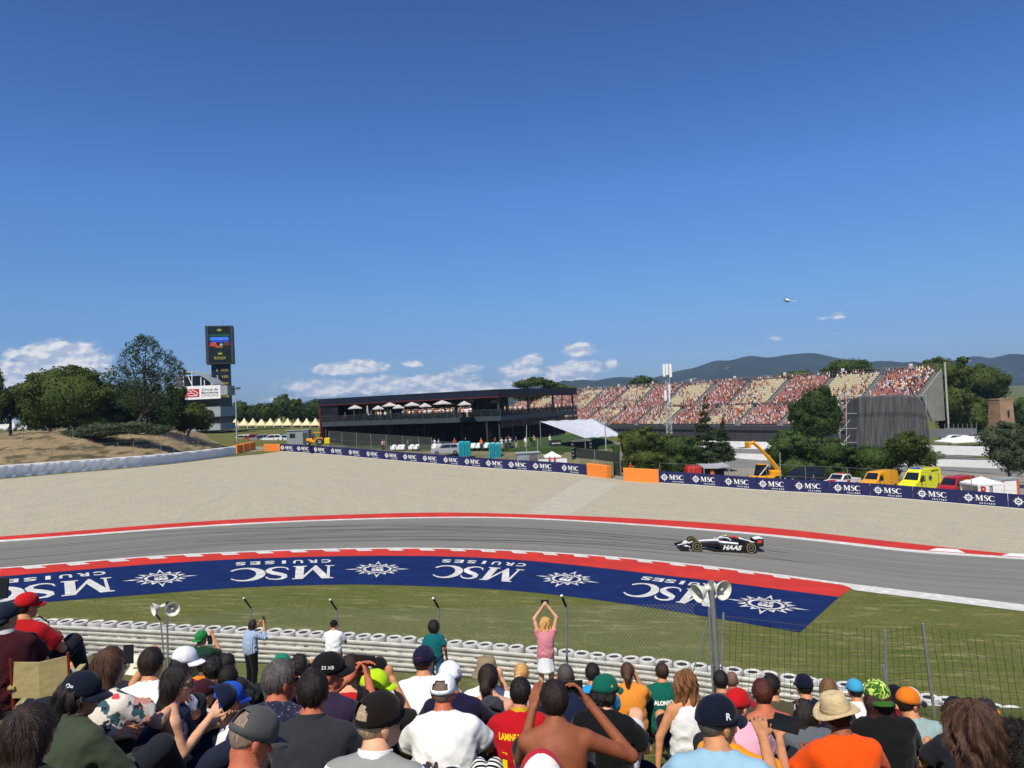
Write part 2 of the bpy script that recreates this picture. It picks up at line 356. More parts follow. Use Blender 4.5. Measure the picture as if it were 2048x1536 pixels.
def rubber(m):
    t = m.node_tree; b = t.nodes['Principled BSDF']; src = b.inputs['Base Color'].links[0].from_socket
    tcn = t.nodes.new('ShaderNodeTexCoord'); mp = t.nodes.new('ShaderNodeMapping'); mp.inputs['Scale'].default_value = (.02, 3.2, 1); t.links.new(tcn.outputs['UV'], mp.inputs[0])
    n = t.nodes.new('ShaderNodeTexNoise'); n.inputs['Scale'].default_value = 1.0; n.inputs['Detail'].default_value = 6; n.inputs['Distortion'].default_value = .3; t.links.new(mp.outputs[0], n.inputs[0])
    r = t.nodes.new('ShaderNodeMapRange'); r.inputs[1].default_value = .46; r.inputs[2].default_value = .66; t.links.new(n.outputs[0], r.inputs[0])
    sp = t.nodes.new('ShaderNodeSeparateXYZ'); t.links.new(tcn.outputs['UV'], sp.inputs[0])
    d = t.nodes.new('ShaderNodeMath'); d.operation = 'SUBTRACT'; t.links.new(sp.outputs[1], d.inputs[0]); d.inputs[1].default_value = 5.0
    d2 = t.nodes.new('ShaderNodeMath'); d2.operation = 'MULTIPLY'; t.links.new(d.outputs[0], d2.inputs[0]); t.links.new(d.outputs[0], d2.inputs[1])
    r2 = t.nodes.new('ShaderNodeMapRange'); r2.inputs[1].default_value = 0; r2.inputs[2].default_value = 20; r2.inputs[3].default_value = 1; r2.inputs[4].default_value = .15; t.links.new(d2.outputs[0], r2.inputs[0])
    m2 = t.nodes.new('ShaderNodeMath'); m2.operation = 'MULTIPLY'; t.links.new(r.outputs[0], m2.inputs[0]); t.links.new(r2.outputs[0], m2.inputs[1])
    m3 = t.nodes.new('ShaderNodeMath'); m3.operation = 'MULTIPLY'; t.links.new(m2.outputs[0], m3.inputs[0]); m3.inputs[1].default_value = .7
    mx = t.nodes.new('ShaderNodeMix'); mx.data_type = 'RGBA'; t.links.new(m3.outputs[0], mx.inputs[0]); t.links.new(src, mx.inputs[6]); mx.inputs[7].default_value = (.07, .07, .072, 1)
    t.links.new(mx.outputs[2], b.inputs['Base Color'])
rubber(M_asph)
M_red = mat('red_paint', (.50, .040, .028), .7, spec=.08, c2=(.68, .045, .028), contrast=(.30, .52), detail=9, scale=.6, coord='Object')
M_white = mat('white_paint', (.80, .80, .78), .6, var=.07, scale=1.5)
M_blue = mat('blue_paint', (.008, .018, .085), .75, spec=.06, scale=1.2, c2=(.012, .028, .115), coord='Object', bump=.3, bscale=20, detail=8)
def rake(m):
    t = m.node_tree; b = t.nodes['Principled BSDF']; src = b.inputs['Base Color'].links[0].from_socket; tcn = t.nodes.new('ShaderNodeTexCoord'); prev = src
    for sc3, lo, hi, am in (((.05, .9, 1), .35, .65, .07), ((.5, .22, 1), .3, .7, .06), ((14, 14, 14), .25, .75, .30)):
        mp = t.nodes.new('ShaderNodeMapping'); mp.inputs['Scale'].default_value = sc3; t.links.new(tcn.outputs['UV' if sc3[0] < 1 else 'Object'], mp.inputs[0]); n = t.nodes.new('ShaderNodeTexNoise'); n.inputs['Scale'].default_value = 1; n.inputs['Detail'].default_value = 7; n.inputs['Roughness'].default_value = .7; t.links.new(mp.outputs[0], n.inputs[0])
        r = t.nodes.new('ShaderNodeMapRange'); r.inputs[1].default_value = lo; r.inputs[2].default_value = hi; r.inputs[3].default_value = 1 - am; r.inputs[4].default_value = 1 + am * .6; t.links.new(n.outputs[0], r.inputs[0]); ml = t.nodes.new('ShaderNodeVectorMath'); ml.operation = 'SCALE'; t.links.new(prev, ml.inputs[0]); t.links.new(r.outputs[0], ml.inputs['Scale']); prev = ml.outputs[0]
    t.links.new(prev, b.inputs['Base Color'])
M_gravel = mat('gravel', (.40, .355, .265), .95, spec=.08, scale=5.5, c2=(.53, .475, .36), bump=3.0, bscale=9, detail=10, contrast=(.35, .65))
rake(M_gravel)
def strip(name, ft, fb, h, m, u0=U0, u1=U1, step=12, rows=2, label=None, extra=()):
    us = sorted(set(list(np.arange(u0, u1, step)) + [u1] + [e for e in extra if u0 < e < u1])); me = bpy.data.meshes.new(name); V = []; UV = []; F = []; s = 0; prev = None
    for u in us:
        a, b = G(u, ft(u), h), G(u, fb(u), h)
        if prev is not None: s += ((a + b) / 2 - prev).length
        prev = (a + b) / 2; wd = (a - b).length
        for r in range(rows): V.append(tuple(a.lerp(b, r / (rows - 1)))); UV.append((s, wd * r / (rows - 1)))
    for i in range(len(us) - 1):
        for r in range(rows - 1):
            a = i * rows + r; F.append((a, a + 1, a + rows + 1, a + rows))
    me.from_pydata(V, [], F); me.materials.append(m); uvl = me.uv_layers.new(name='UVMap')
    for lp in me.loops: uvl.data[lp.index].uv = UV[lp.vertex_index]
    me.update(); o = bpy.data.objects.new(name, me); col.objects.link(o); return tag(o, label, kind='structure')
M_gwhite = mat('worn_white_paint', (.58, .56, .52), .7, spec=.1, scale=2.2, c2=(.80, .80, .77), contrast=(.32, .50), detail=9)
strip('track_asphalt', wh_out_b, in_t, .012, M_asph, rows=6, label='grey asphalt race track with dark rubber streaks')
strip('outer_kerb', red_out_t, red_out_b, .016, M_red, label='red painted kerb along the gravel side of the track')
strip('outer_edge_line', red_out_b, wh_out_b, .016, M_gwhite, label='white line on the gravel side of the track')
strip('inner_kerb', in_w, lambda u: red_in_b(u) if u < 1678 else 1193.8 + (1176.5 - 1193.8) * (u - 1678) / 25.0, .016, M_red, u1=1703, extra=(1678,), label='wide red painted kerb on the inside of the bend')
strip('inner_edge_line', in_t, lambda u: in_w(u) if u < 1690 else in_w(u) + min(7.5, (u - 1690) * .4), .020, M_gwhite, label='white line on the inside of the bend')
strip('blue_run_off', red_in_b, blue_b, .012, M_blue, u1=1678, extra=(1600,), rows=3, label='dark blue painted run-off strip with white ship line lettering')
# arc-length frames on the inner curve
def frame(fn, h, u0=-200, u1=1720):
    pts = [G(u, fn(u), h) for u in np.arange(u0, u1, 4)]; s = [0]
    for a, b in zip(pts, pts[1:]): s.append(s[-1] + (b - a).length)
    X = np.array([tuple(p) for p in pts]); s = np.array(s)
    def at(q, off):
        p = Vector([np.interp(q, s, X[:, k]) for k in range(3)]); p2 = Vector([np.interp(q + .8, s, X[:, k]) for k in range(3)]); p1 = Vector([np.interp(q - .8, s, X[:, k]) for k in range(3)])
        t = p2 - p1; n = Vector((t.y, -t.x, 0)).normalized(); r = p + n * off; r.z = -TX * r.x + h; return r
    return at, s[-1]
at_in, len_in = frame(in_t, .024)
mb = MB(); q = 1.0
while q < len_in - 3.5:
    if proj(at_in(q, 0))[0] < 1640:
        pl = [(0, .1), (.3, .9), (1.2, .9), (.95, .38), (1.0, .1)]
        mb.add([tuple(at_in(q + a, b)) for a, b in pl], [(0, 1, 2, 3, 4)])
    q += 1.95
mb.build('kerb_teeth', M_gwhite, kind='structure', label='white sawtooth blocks painted along the red inside kerb')
mb = MB(); M_rw = M_white
for u0, u1 in ((1868, 1925), (2015, 2080)):
    mb.add([tuple(G(*p, .02)) for p in ((u0 - 12, red_out_b(u0 - 12) - 1), (u0 + 6, red_out_b(u0 + 6) - 7), (u1 - 10, red_out_b(u1 - 10) - 7.5), (u1 + 6, red_out_b(u1 + 6) - 1))], [(0, 1, 2, 3)])
mb.build('kerb_block', M_white, kind='structure', label='white blocks painted on the outer kerb')
at_b, len_b = frame(red_in_b, .020, -300, 1700)
ss = np.linspace(0, len_b, 500); uu = np.array([proj(at_b(s, 3.4))[0] for s in ss])
def s_of(u): return float(np.interp(u, uu, ss))
mb = MB()
for (ul, ur, us_) in ((-60, 225, 322), (452, 668, 755), (862, 1040, 1133), (1252, 1440, 1532)):
    s1 = s_of(ur); s0 = s_of(ul); wd = (s1 - s0) / 3.1
    fn = lambda x, y, s1=s1, wd=wd: at_b(s1 - x * wd, 2.35 + 3.0 * y)
    put_MSC(mb, fn)
    w2 = s1 - s0
    for k, ch in enumerate('CRUISES'):
        put_text(mb, ch, lambda x, y, k=k: at_b(s1 - .25 - (k + .3) * w2 / 7.6 - x, .85 + y * 1.1), 1.0, .03, width=.22 if ch == 'I' else .55)
    sc_ = s_of(us_)
    put_star(mb, lambda x, y, sc_=sc_: at_b(sc_ - x * 1.95, 3.45 + y * 1.95))
mb.build('painted_lettering', M_gwhite, kind='structure', label='white MSC CRUISES lettering and compass roses painted upside down on the blue strip')
# rubber marks along the racing line
rs_ = random.Random(3)
for k in range(9):
    o0, o1 = -rs_.uniform(2.2, 8.5), -rs_.uniform(2.2, 8.5); q0 = rs_.uniform(4, len_in * .55); q1 = min(len_in - 1, q0 + rs_.uniform(14, 34)); wd = rs_.uniform(.10, .26); n_ = 40; V = []
    for i in range(n_):
        t = i / (n_ - 1); of = o0 + (o1 - o0) * t * t * .5; ww = wd * math.sin(PI * min(1, max(0, t))) ** .4 + .005; V += [tuple(at_in(q0 + (q1 - q0) * t, of)), tuple(at_in(q0 + (q1 - q0) * t, of + ww))]
    MB().add(V, [(2 * i, 2 * i + 1, 2 * i + 3, 2 * i + 2) for i in range(n_ - 1)]).build('skid_mark', mat('rubber_mark', (.105, .103, .098), .8, spec=.1, scale=3, c2=(.16, .157, .145), detail=9), kind='structure', label='long dark tyre mark on the asphalt')
# gravel trap up to the boards
board_bot = curve([(-300,985),(0,957),(150,944),(300,931),(475,909),(530,902.5),(561,903),(690,912),(754,918),(881,928.5),(1019,939.5),(1173,951),(1214,957),(1247,962),(1318,966),(1500,979),(1747,993),(1900,1006),(2044,1018),(2300,1043)])
strip('gravel_trap', lambda u: board_bot(u) - 1.5, lambda u: red_out_t(u) + 1, .006, M_gravel, rows=8, label='wide pale gravel trap')
strip('verge_grass', lambda u: board_bot(u) - 1.5, lambda u: board_bot(u) + (1.6 if u < 440 else 1.6 + (u - 440) * .055 if u < 520 else max(0.0, 6 - (u - 520) * .15)), .010, M_grass, u0=-300, u1=560, label='thin strip of grass at the foot of the white barrier')
M_conc = mat('worn_concrete', (.45, .41, .32), .9, var=.12, scale=2, bump=.6, bscale=14)
mb = MB(); c0 = [G(1166, 958, .012), G(1240, 966, .012)]; c1 = [G(1050, 1029, .012), G(1138, 1031, .012)]
V = [tuple(c0[0].lerp(c1[0], t)) for t in np.linspace(0, 1, 9)] + [tuple(c0[1].lerp(c1[1], t)) for t in np.linspace(0, 1, 9)]
mb.add(V, [(i, i + 9, i + 10, i + 1) for i in range(8)]).build('access_path', M_conc, kind='structure', label='pale access path crossing the gravel trap')
M_service = mat('service_ground', (.22, .20, .16), .95, scale=.12, c2=(.31, .275, .215), bump=.8, bscale=5, detail=8)
strip('service_ground', lambda u: 893 - .012 * (u - 500) if u < 1350 else 883 - .01 * (u - 1350), lambda u: board_bot(u) - 1.5, .004, M_service, u0=470, rows=4, label='dusty service ground behind the boards')

# ------------------------------------------------------------------ boards behind the gravel
M_navy = mat('navy_board', (.016, .018, .085), .5, var=.1, scale=.5)
M_orange = mat('orange_foam', (.85, .24, .035), .6, var=.08, scale=1.5, bump=.4, bscale=3)
M_dark = mat('dark_steel', (.05, .05, .055), .6, var=.2)
def board_h(u): return 1.28 + (.14 if u > 1173 else .14 * (u - 560) / 613)
_board = None
def board_panel(u0, u1, logo_u, label, tint=None):
    a = G(u0, board_bot(u0)); b = G(u1, board_bot(u1)); h = board_h((u0 + u1) / 2)
    d = b - a; n = Vector((d.y, -d.x, 0)).normalized(); up = Vector((0, 0, 1))
    root = empty('advertising_board', a, label=label, cat='advertising board', group='navy ship line boards along the gravel')
    def pt(s, z, off): return tuple(d * s + up * z + n * off)
    mb = MB(); gp = .004
    mb.add([pt(gp, 0, 0), pt(1 - gp, 0, 0), pt(1 - gp, h, 0), pt(gp, h, 0), pt(gp, 0, -.25), pt(1 - gp, 0, -.25), pt(1 - gp, h, -.25), pt(gp, h, -.25)],
           [(0, 1, 2, 3), (7, 6, 5, 4), (3, 2, 6, 7), (0, 3, 7, 4), (1, 5, 6, 2), (0, 4, 5, 1)])
    mb.build('panel', M_navy, root)
    mb = MB(); mb.add([pt(gp, 0, .006), pt(1 - gp, 0, .006), pt(1 - gp, .05, .006), pt(gp, .05, .006), ], [(0, 1, 2, 3)]); mb.build('base_strip', M_white, root)
    # star and lettering
    Lm = d.length; s0 = (logo_u - u0) / (u1 - u0)
    # true perspective placement of the logo centre
    pc = G(logo_u, board_bot(logo_u)); s0 = (pc - a).length / Lm
    k = h * .40
    wl = 2.15 * h
    starc = s0 * Lm - wl * .40
    mb = MB(); put_star(mb, lambda x, y: pt((starc + x * k * .95) / Lm, h * .52 + y * k * .95, .012), solid=True); mb.build('emblem', M_white, root)
    tx0 = starc + k * 1.02
    mb = MB(); put_MSC(mb, lambda x, y: pt((tx0 + x * h * .40) / Lm, h * .36 + y * h * .40, .012))
    mw = 3.1 * h * .40
    for kk, ch in enumerate('CRUISES'):
        put_text(mb, ch, lambda x, y, kk=kk: pt((tx0 + .25 * h + (kk + .3) * (mw - .25 * h) / 7 + x) / Lm, h * .14 + y * .2, .012), 1.0, .03, width=(.03 if ch == 'I' else .085) * h)
    mb.build('lettering', M_white, root)
    return root
logosA = [577, 609, 642, 676, 711, 747, 785, 823, 863, 905, 948, 992, 1039, 1089, 1146]
edgesA = [561] + [(a + b) / 2 for a, b in zip(logosA, logosA[1:])] + [1173]
namesA = ['leftmost, beside the orange block', 'second from the left orange block', 'third from the left orange block', 'below the yellow tractor', 'fifth from the left orange block', 'sixth from the left orange block', 'seventh from the left orange block', 'left of the silver car', 'just below the silver car', 'between the silver car and the first toilets', 'below the first teal toilets', 'below the second teal toilets', 'below the grey container', 'below the small white gazebo', 'ending at the orange block of the gap']
for i, lu in enumerate(logosA): board_panel(edgesA[i], edgesA[i + 1], lu, 'navy board with white MSC lettering, ' + namesA[i])
logosB = [1350, 1413, 1479, 1549, 1622, 1700, 1782, 1871, 1966, 2068]
edgesB = [1318] + [(a + b) / 2 for a, b in zip(logosB, logosB[1:])] + [2125]
namesB = ['first right of the long orange block', 'in front of the marshal shelter', 'left of the yellow loader', 'in front of the yellow loader and black van', 'below the dark van', 'below the white pickup', 'in front of the orange and yellow vans', 'in front of the red truck', 'in front of the white gazebo with the red R', 'cut by the right picture edge']
for i, lu in enumerate(logosB): board_panel(edgesB[i], edgesB[i + 1], lu, 'navy board with white MSC lettering, ' + namesB[i])
def block(name, u0, u1, label, v0=None, v1=None, m=None, h=None, th=.7, cat='barrier block', group=None, seg=1, bulge=0.0):
    m = m or M_orange; a = G(u0, v0 or board_bot(u0)); b = G(u1, v1 or board_bot(u1)); h = h or board_h(u0) * 1.12
    d = b - a; n = Vector((d.y, -d.x, 0)).normalized(); rings = []
    for i in range(seg + 1):
        p = d * (i / seg); j = bulge * random.uniform(-1, 1)
        rings.append([tuple(p + n * (j)), tuple(p + n * (j * .3) + Vector((0, 0, h - .05))), tuple(p - n * .06 + Vector((0, 0, h + j * .3))), tuple(p - n * (th - .05) + Vector((0, 0, h + j * .2))), tuple(p - n * th + Vector((0, 0, h - .06))), tuple(p - n * th)])
    return MB().loft(rings).build(name, m, loc=a, label=label, cat=cat, group=group, smooth=True, autosmooth=35)
block('barrier_block', 1174, 1214.5, 'short orange foam block right of the navy boards at the gap', group='orange foam barrier blocks')
block('barrier_block', 1247.5, 1318, 'long orange foam block right of the gap', group='orange foam barrier blocks')
block('barrier_block', 528, 560, 'orange foam block at the left end of the navy boards', h=1.2, group='orange foam barrier blocks')
for i, (a, b, l) in enumerate(((475, 487, 'nearest'), (488, 499, 'middle'), (500, 511, 'farthest'))):
    block('barrier_block', a, b, l + ' of three orange blocks at the end of the white barrier', v0=907 - i * 3.0, v1=905 - i * 3.0, h=1.35, group='orange foam barrier blocks', seg=3, bulge=.06)
# white conveyor-belt barrier on the left
M_belt = mat('white_belt', (.70, .70, .70), .55, scale=.8, c2=(.82, .81, .79), bump=1.6, bscale=1.1, detail=6)
mb = MB(); rings = []; us = np.arange(-320, 476, 4.0)
for u in us:
    p = G(u, board_bot(u)); q = G(u + 4, board_bot(u + 4)); d = (q - p).normalized(); n = Vector((d.y, -d.x, 0))
    j = .05 * math.sin(u * .31) * math.sin(u * .083) + random.uniform(-.012, .012)
    rings.append([tuple(p + n * (.05 + j)), tuple(p + n * (.02 - j) + Vector((0, 0, .45))), tuple(p + n * j + Vector((0, 0, 1.0))), tuple(p - n * .04 + Vector((0, 0, 1.27))), tuple(p - n * .14 + Vector((0, 0, 1.33))), tuple(p - n * .75 + Vector((0, 0, 1.30 + j * .6))), tuple(p - n * 1.0 + Vector((0, 0, 1.22))), tuple(p - n * 1.0)])
mb.loft(rings, closed=True).build('belt_barrier', M_belt, smooth=True, autosmooth=50, label='long low barrier wrapped in rumpled white belting left of the gravel', cat='barrier')

# ------------------------------------------------------------------ guardrail, tyres, fence
rail_v = curve([(0,1304),(60,1305),(150,1308),(320,1317),(500,1326),(800,1344),(1100,1371),(1450,1412),(1850,1474),(2100,1515)])
def line_pts(fn, off, step, u0=-60, u1=2160):
    """points each `step` metres along a picture-traced ground line, shifted `off` metres towards the track; with tangent"""
    pts = [G(u, fn(u)) for u in np.arange(u0, u1, 6)]; P2 = []
    for i, p in enumerate(pts):
        t = (pts[min(i + 1, len(pts) - 1)] - pts[max(i - 1, 0)]); n = Vector((-t.y, t.x, 0)).normalized(); P2.append(p + n * off)
    out = []; s = 0; nxt = 0
    for a, b in zip(P2, P2[1:]):
        l = (b - a).length
        while nxt <= s + l:
            p = a.lerp(b, (nxt - s) / l); p.z = max(-TX * p.x, 0 * 1) if False else -TX * p.x; out.append((p, (b - a).normalized())); nxt += step
        s += l
    return out
M_tyre = mat('white_tyre', (.60, .59, .56), .8, scale=5, c2=(.82, .82, .80), bump=1.1, bscale=30, contrast=(.26, .46), detail=7)
M_tyrein = mat('tyre_inside', (.05, .05, .05), .9)
def tyre_mesh():
    mb = MB(); n = 22; prof = [(.160, .03), (.178, .010), (.245, .0), (.270, .012), (.279, .05), (.279, .15), (.270, .190), (.245, .203), (.178, .194), (.160, .17)]
    rings = []
    for r, z in prof:
        rings.append([(r * math.cos(2 * PI * k / n) * (1 + (.012 if (k % 2 and r > .26) else 0)), r * math.sin(2 * PI * k / n) * (1 + (.012 if (k % 2 and r > .26) else 0)), z) for k in range(n)])
    mb.loft(rings, 0, caps=False)
    mb.loft([[(p[0], p[1], p[2]) for p in rings[-1]], [(p[0], p[1], p[2]) for p in rings[0]]], 1, caps=False)
    return mb
tyre_proto = tyre_mesh().build('tyre', [M_tyre, M_tyrein], smooth=True, autosmooth=50); tyre_me = tyre_proto.data; bpy.data.objects.remove(tyre_proto)
tl = line_pts(rail_v, 1.05, .555, -60, 2160)
for i, (p, t) in enumerate(tl):
    r = empty('tyre_stack', p + Vector((random.uniform(-.03, .03), random.uniform(-.03, .03), 0)), label='stack of white painted tyres behind the guardrail', cat='tyre stack', group='white tyre stacks lined up behind the guardrail')
    for k in range(4):
        o = bpy.data.objects.new('tyre', tyre_me); col.objects.link(o); o.parent = r; o.location = (random.uniform(-.025, .025), random.uniform(-.02, .02), .012 + k * .207)
        o.rotation_euler = (random.uniform(-.05, .05), random.uniform(-.05, .05), random.uniform(0, 6)); o.scale = (1, 1, random.uniform(.97, 1.03))
    if k == 3 and random.random() < .02: pass
M_galv = mat('galvanised_steel', (.36, .36, .34), .55, scale=3, c2=(.60, .58, .53), metal=.35, bump=.2, bscale=12)
M_post = mat('grey_post', (.24, .25, .26), .5, scale=6, c2=(.34, .35, .36), metal=.5)
M_black = mat('black_paint', (.02, .02, .022), .5, var=.3)
rp = line_pts(rail_v, 0, .5, -60, 2160)
root = empty('guardrail', rp[0][0], label='long galvanised steel guardrail in front of the white tyres', cat='guardrail')
o0 = rp[0][0]
wprof = [(-.005, 0), (-.04, .035), (-.075, .05), (-.075, .085), (-.015, .125), (-.015, .165), (-.075, .205), (-.075, .24), (-.04, .255), (-.005, .29)]
for k in range(3):
    z0 = .02 + k * .335; rings = []
    for p, t in rp:
        n = Vector((-t.y, t.x, 0)); q = p - o0
        a = [tuple(q + n * x + Vector((0, 0, z + z0))) for x, z in wprof]; b = [tuple(q + n * (x + .006) + Vector((0, 0, z + z0))) for x, z in reversed(wprof)]
        rings.append(a + b)
    MB().loft(rings).build('rail', M_galv, root, smooth=True, autosmooth=30)
for p, t in line_pts(rail_v, .07, 2.0):
    MB().cbox((0, 0, .52), (.08, .12, 1.0), rz=math.atan2(t.y, t.x)).build('rail_post', M_post, root, loc=p - o0)
# thin straps seen over the rails
# chain-link fence
fence_pts = [(-70, 27.5), (97, 26), (320, 24), (501, 21.5), (672, 19.8), (876, 18), (1131, 16.2), (1428, 14.6)]
def on_bank(u, D):
    x = P(u, 900, D).x
    for _ in range(3):
        p = P(u, 768 + (CAMZ - terr(x, D)) / D * FPX + (.045 * 0), D); x = p.x
    # solve u at the ground height
    z = terr(x, D); d = 0
    for _ in range(12):
        q = proj((x, D, z)); x += (u - q[0]) * D / FPX; z = terr(x, D)
    return Vector((x, D, z))
def top_z(u, v, D): return P(u, v, D).z
M_wire = mat('fence_wire', (.22, .22, .21), .5, metal=.4, var=.2)
froot = empty('chain_link_fence', on_bank(501, 21.5), label='chain link fence with bent black post tops in front of the guardrail', cat='fence')
fo = froot.location.copy(); tops = []
bent = {97: (80, 1229, 1245), 320: (312, 1222, 1240), 501: (491, 1195, 1216), 672: (663, 1198, 1219), 876: (868, 1195, 1215), 1131: (1123, 1190, 1213), 1428: (1412, 1172, 1205)}
for u, D in fence_pts:
    ub = {97: 97, 320: 334, 501: 512, 672: 680, 876: 880, 1131: 1135}.get(u, u)
    b = on_bank(ub, D)
    if u in bent: ut, vt, vk = bent[u]; k = P(u + 1, vk, D); t = P(ut, vt, D) + Vector((0, -.12, 0))
    else: k = b + Vector((0, 0, 2.3)); t = k + Vector((-.15, -.1, .25))
    MB().tube([b - fo - Vector((0, 0, .3)), k - fo], .026, 8).build('post', M_post, froot, smooth=True)
    MB().tube([k - fo, t - fo], .028, 8).build('post_arm', M_black, froot, smooth=True)
    MB().tube([t - fo, t - fo + (t - k).normalized() * .03], .03, 8).build('post_cap', M_white, froot, smooth=True)
    tops.append((b, k))
def mesh_panel(a0, a1, b0, b1, pitch, r, diamond=True):
    """wire mesh between the ground points a0, b0 and the tops a1, b1"""
    mb = MB(); w_ = ((b0 - a0).length + (b1 - a1).length) / 2; h_ = ((a1 - a0).length + (b1 - b0).length) / 2
    def pt(s, z): 
        lo = a0.lerp(b0, s / w_); hi = a1.lerp(b1, s / w_); return lo.lerp(hi, z / h_)
    def seg(p, q):
        mb.tube([p - fo, q - fo], r, 3, caps=False)
    if diamond:
        n = int((w_ + h_) / pitch)
        for k in range(n):
            c = k * pitch
            for sgn in (1, -1):
                s0, z0 = (c - h_, 0) if sgn == 1 else (c, 0); s1, z1 = (c, h_) if sgn == 1 else (c - h_, h_)
                # clip to 0..w
                def cl(s0, z0, s1, z1):
                    for lo, hi in ((0, w_),):
                        if s0 == s1: return None
                        if max(s0, s1) < lo or min(s0, s1) > hi: return None
                        def at(s): return z0 + (z1 - z0) * (s - s0) / (s1 - s0)
                        if s0 < lo: z0_, s0_ = at(lo), lo
                        elif s0 > hi: z0_, s0_ = at(hi), hi
                        else: z0_, s0_ = z0, s0
                        if s1 < lo: z1_, s1_ = at(lo), lo
                        elif s1 > hi: z1_, s1_ = at(hi), hi
                        else: z1_, s1_ = z1, s1
                        return s0_, z0_, s1_, z1_
                q = cl(s0, z0, s1, z1)
                if q: seg(pt(q[0], q[1]), pt(q[2], q[3]))
    else:
        for k in range(int(w_ / pitch) + 1): 
            ss_ = min(w_, k * pitch); bow = .02 * math.sin(k * 1.7)
            mb.tube([pt(ss_, 0) - fo, pt(min(w_, max(0, ss_ + bow)), h_ * .5) - fo, pt(ss_, h_) - fo], r, 3, caps=False)
        for k in range(int(h_ / (pitch * 1.0)) + 1):
            z = k * pitch * 1.0; sag = -.03 * math.sin(k * 2.1)
            mb.tube([pt(0, z) - fo, pt(w_ * .5, max(0, z + sag)) - fo, pt(w_, z) - fo], r, 3, caps=False)
    return mb
for (a, b) in zip(tops, tops[1:]):
    mesh_panel(a[0], a[1], b[0], b[1], .085, .0022).build('wire_mesh', M_wire, froot)
# diagonal brace chain at the speaker mast
MB().tube([P(1415, 1240, 14.5) - fo, P(1386, 1345, 14.5) - fo], .012, 5).build('brace', M_post, froot)
# welded square mesh fence on the right
froot = empty('square_mesh_fence', on_bank(1445, 14.3), label='sagging square mesh fence with thin grey posts right of the speaker mast', cat='fence'); fo = froot.location.copy()
qp = [(1447, 1225, 1440, 14.3), (1770, 1258, 1775, 13.4), (1846, 1247, 1872, 12.8), (2110, 1300, 2130, 12.0)]
tops = []
for ut, vt, ub, D in qp:
    t = P(ut, vt, D); b = on_bank(ub, D); tops.append((b, t))
    MB().tube([b - fo - Vector((0, 0, .3)), t - fo], .024, 8).build('post', M_post, froot, smooth=True)
b = on_bank(1785, 13.2); MB().tube([b - fo, P(1766, 1330, 13.2) - fo], .03, 8).build('short_post', M_post, froot, smooth=True)
for i, (a, b) in enumerate(zip(tops, tops[1:])):
    if i == 1: continue
    ta = a[1] - Vector((0, 0, .03)); tb = b[1] - Vector((0, 0, .03))
    mesh_panel(a[0], ta, b[0], tb, .125, .0040, False).build('wire_mesh', mat('dark_wire', (.03, .032, .02), .6), froot)
mesh_panel(tops[1][0], tops[1][1], tops[2][0], tops[2][1], .125, .0032, False).build('wire_mesh', mat('dark_wire', 0), froot)
# horn speakers on masts
M_horn = mat('cream_horn', (.70, .69, .60), .5, var=.06, scale=5)
M_hornin = mat('horn_inside', (.30, .31, .28), .6, var=.1)
def horn_mast(name, u_base, D, u_top, v_top, horns, label, rad):
    b = on_bank(u_base, D); t = P(u_top, v_top, D); root = empty(name, b, label=label, cat='speaker mast', group='horn speaker masts at the fence')
    MB().tube([Vector((0, 0, -.3)), t - b], rad, 10).build('mast', M_post, root, smooth=True)
    for (u, v, dia, dirv) in horns:
        mouth = P(u, v, D) + Vector((0, -.1, 0)); dr = Vector(dirv).normalized(); T = Matrix.Translation(mouth - b) @ dr.to_track_quat('Z', 'Y').to_matrix().to_4x4()
        r = dia / 2; prof = [(.05, -.40), (.07, -.36), (.075, -.28), (.055, -.27), (.05, -.20), (r * .62, -.12), (r * .85, -.05), (r * .97, 0), (r * 1.05, .006), (r * 1.03, .015), (r * .94, .0)]
        h = MB().lathe(prof + [(r * .80, -.05), (r * .55, -.12), (.05, -.2), (.001, -.21)], 24, M=T).build('horn', M_horn, root, smooth=True)
        MB().lathe([(.001, .0), (.03, -.01), (.045, -.05), (.05, -.19)], 14, M=T @ Matrix.Translation((0, 0, -.02))).build('horn_driver', M_horn, h, smooth=True)
        MB().tube([T @ Vector((0, 0, -.25)), Vector(((t - b).x, (t - b).y, (T @ Vector((0, 0, -.3))).z - .02))], .018, 8).build('bracket', M_post, root, smooth=True)
    MB().cbox(t - b - Vector((0, 0, .12)), (.07, .07, .16)).build('clamp', M_dark, root)
horn_mast('speaker_mast', 336, 23.5, 334, 1200, [(310, 1217, .40, (-.75, -.75, -.12)), (348, 1217, .42, (.5, -.9, -.12))], 'cream twin horn speakers on a thin mast above the tyres at left', .03)
horn_mast('speaker_mast', 1441, 14.45, 1422, 1162, [(1392, 1184, .36, (-1, -.45, -.25)), (1444, 1178, .37, (.45, -.9, -.1))], 'cream twin horn speakers on a thick mast in front of the blue lettering', .055)
b = on_bank(1428, 14.35); MB().tube([Vector((0, 0, -.2)), P(1418, 1215, 14.3) - b], .022, 8).build('steel_pole', M_post, loc=b, smooth=True, label='thin steel pole strapped left of the thick speaker mast', cat='pole')
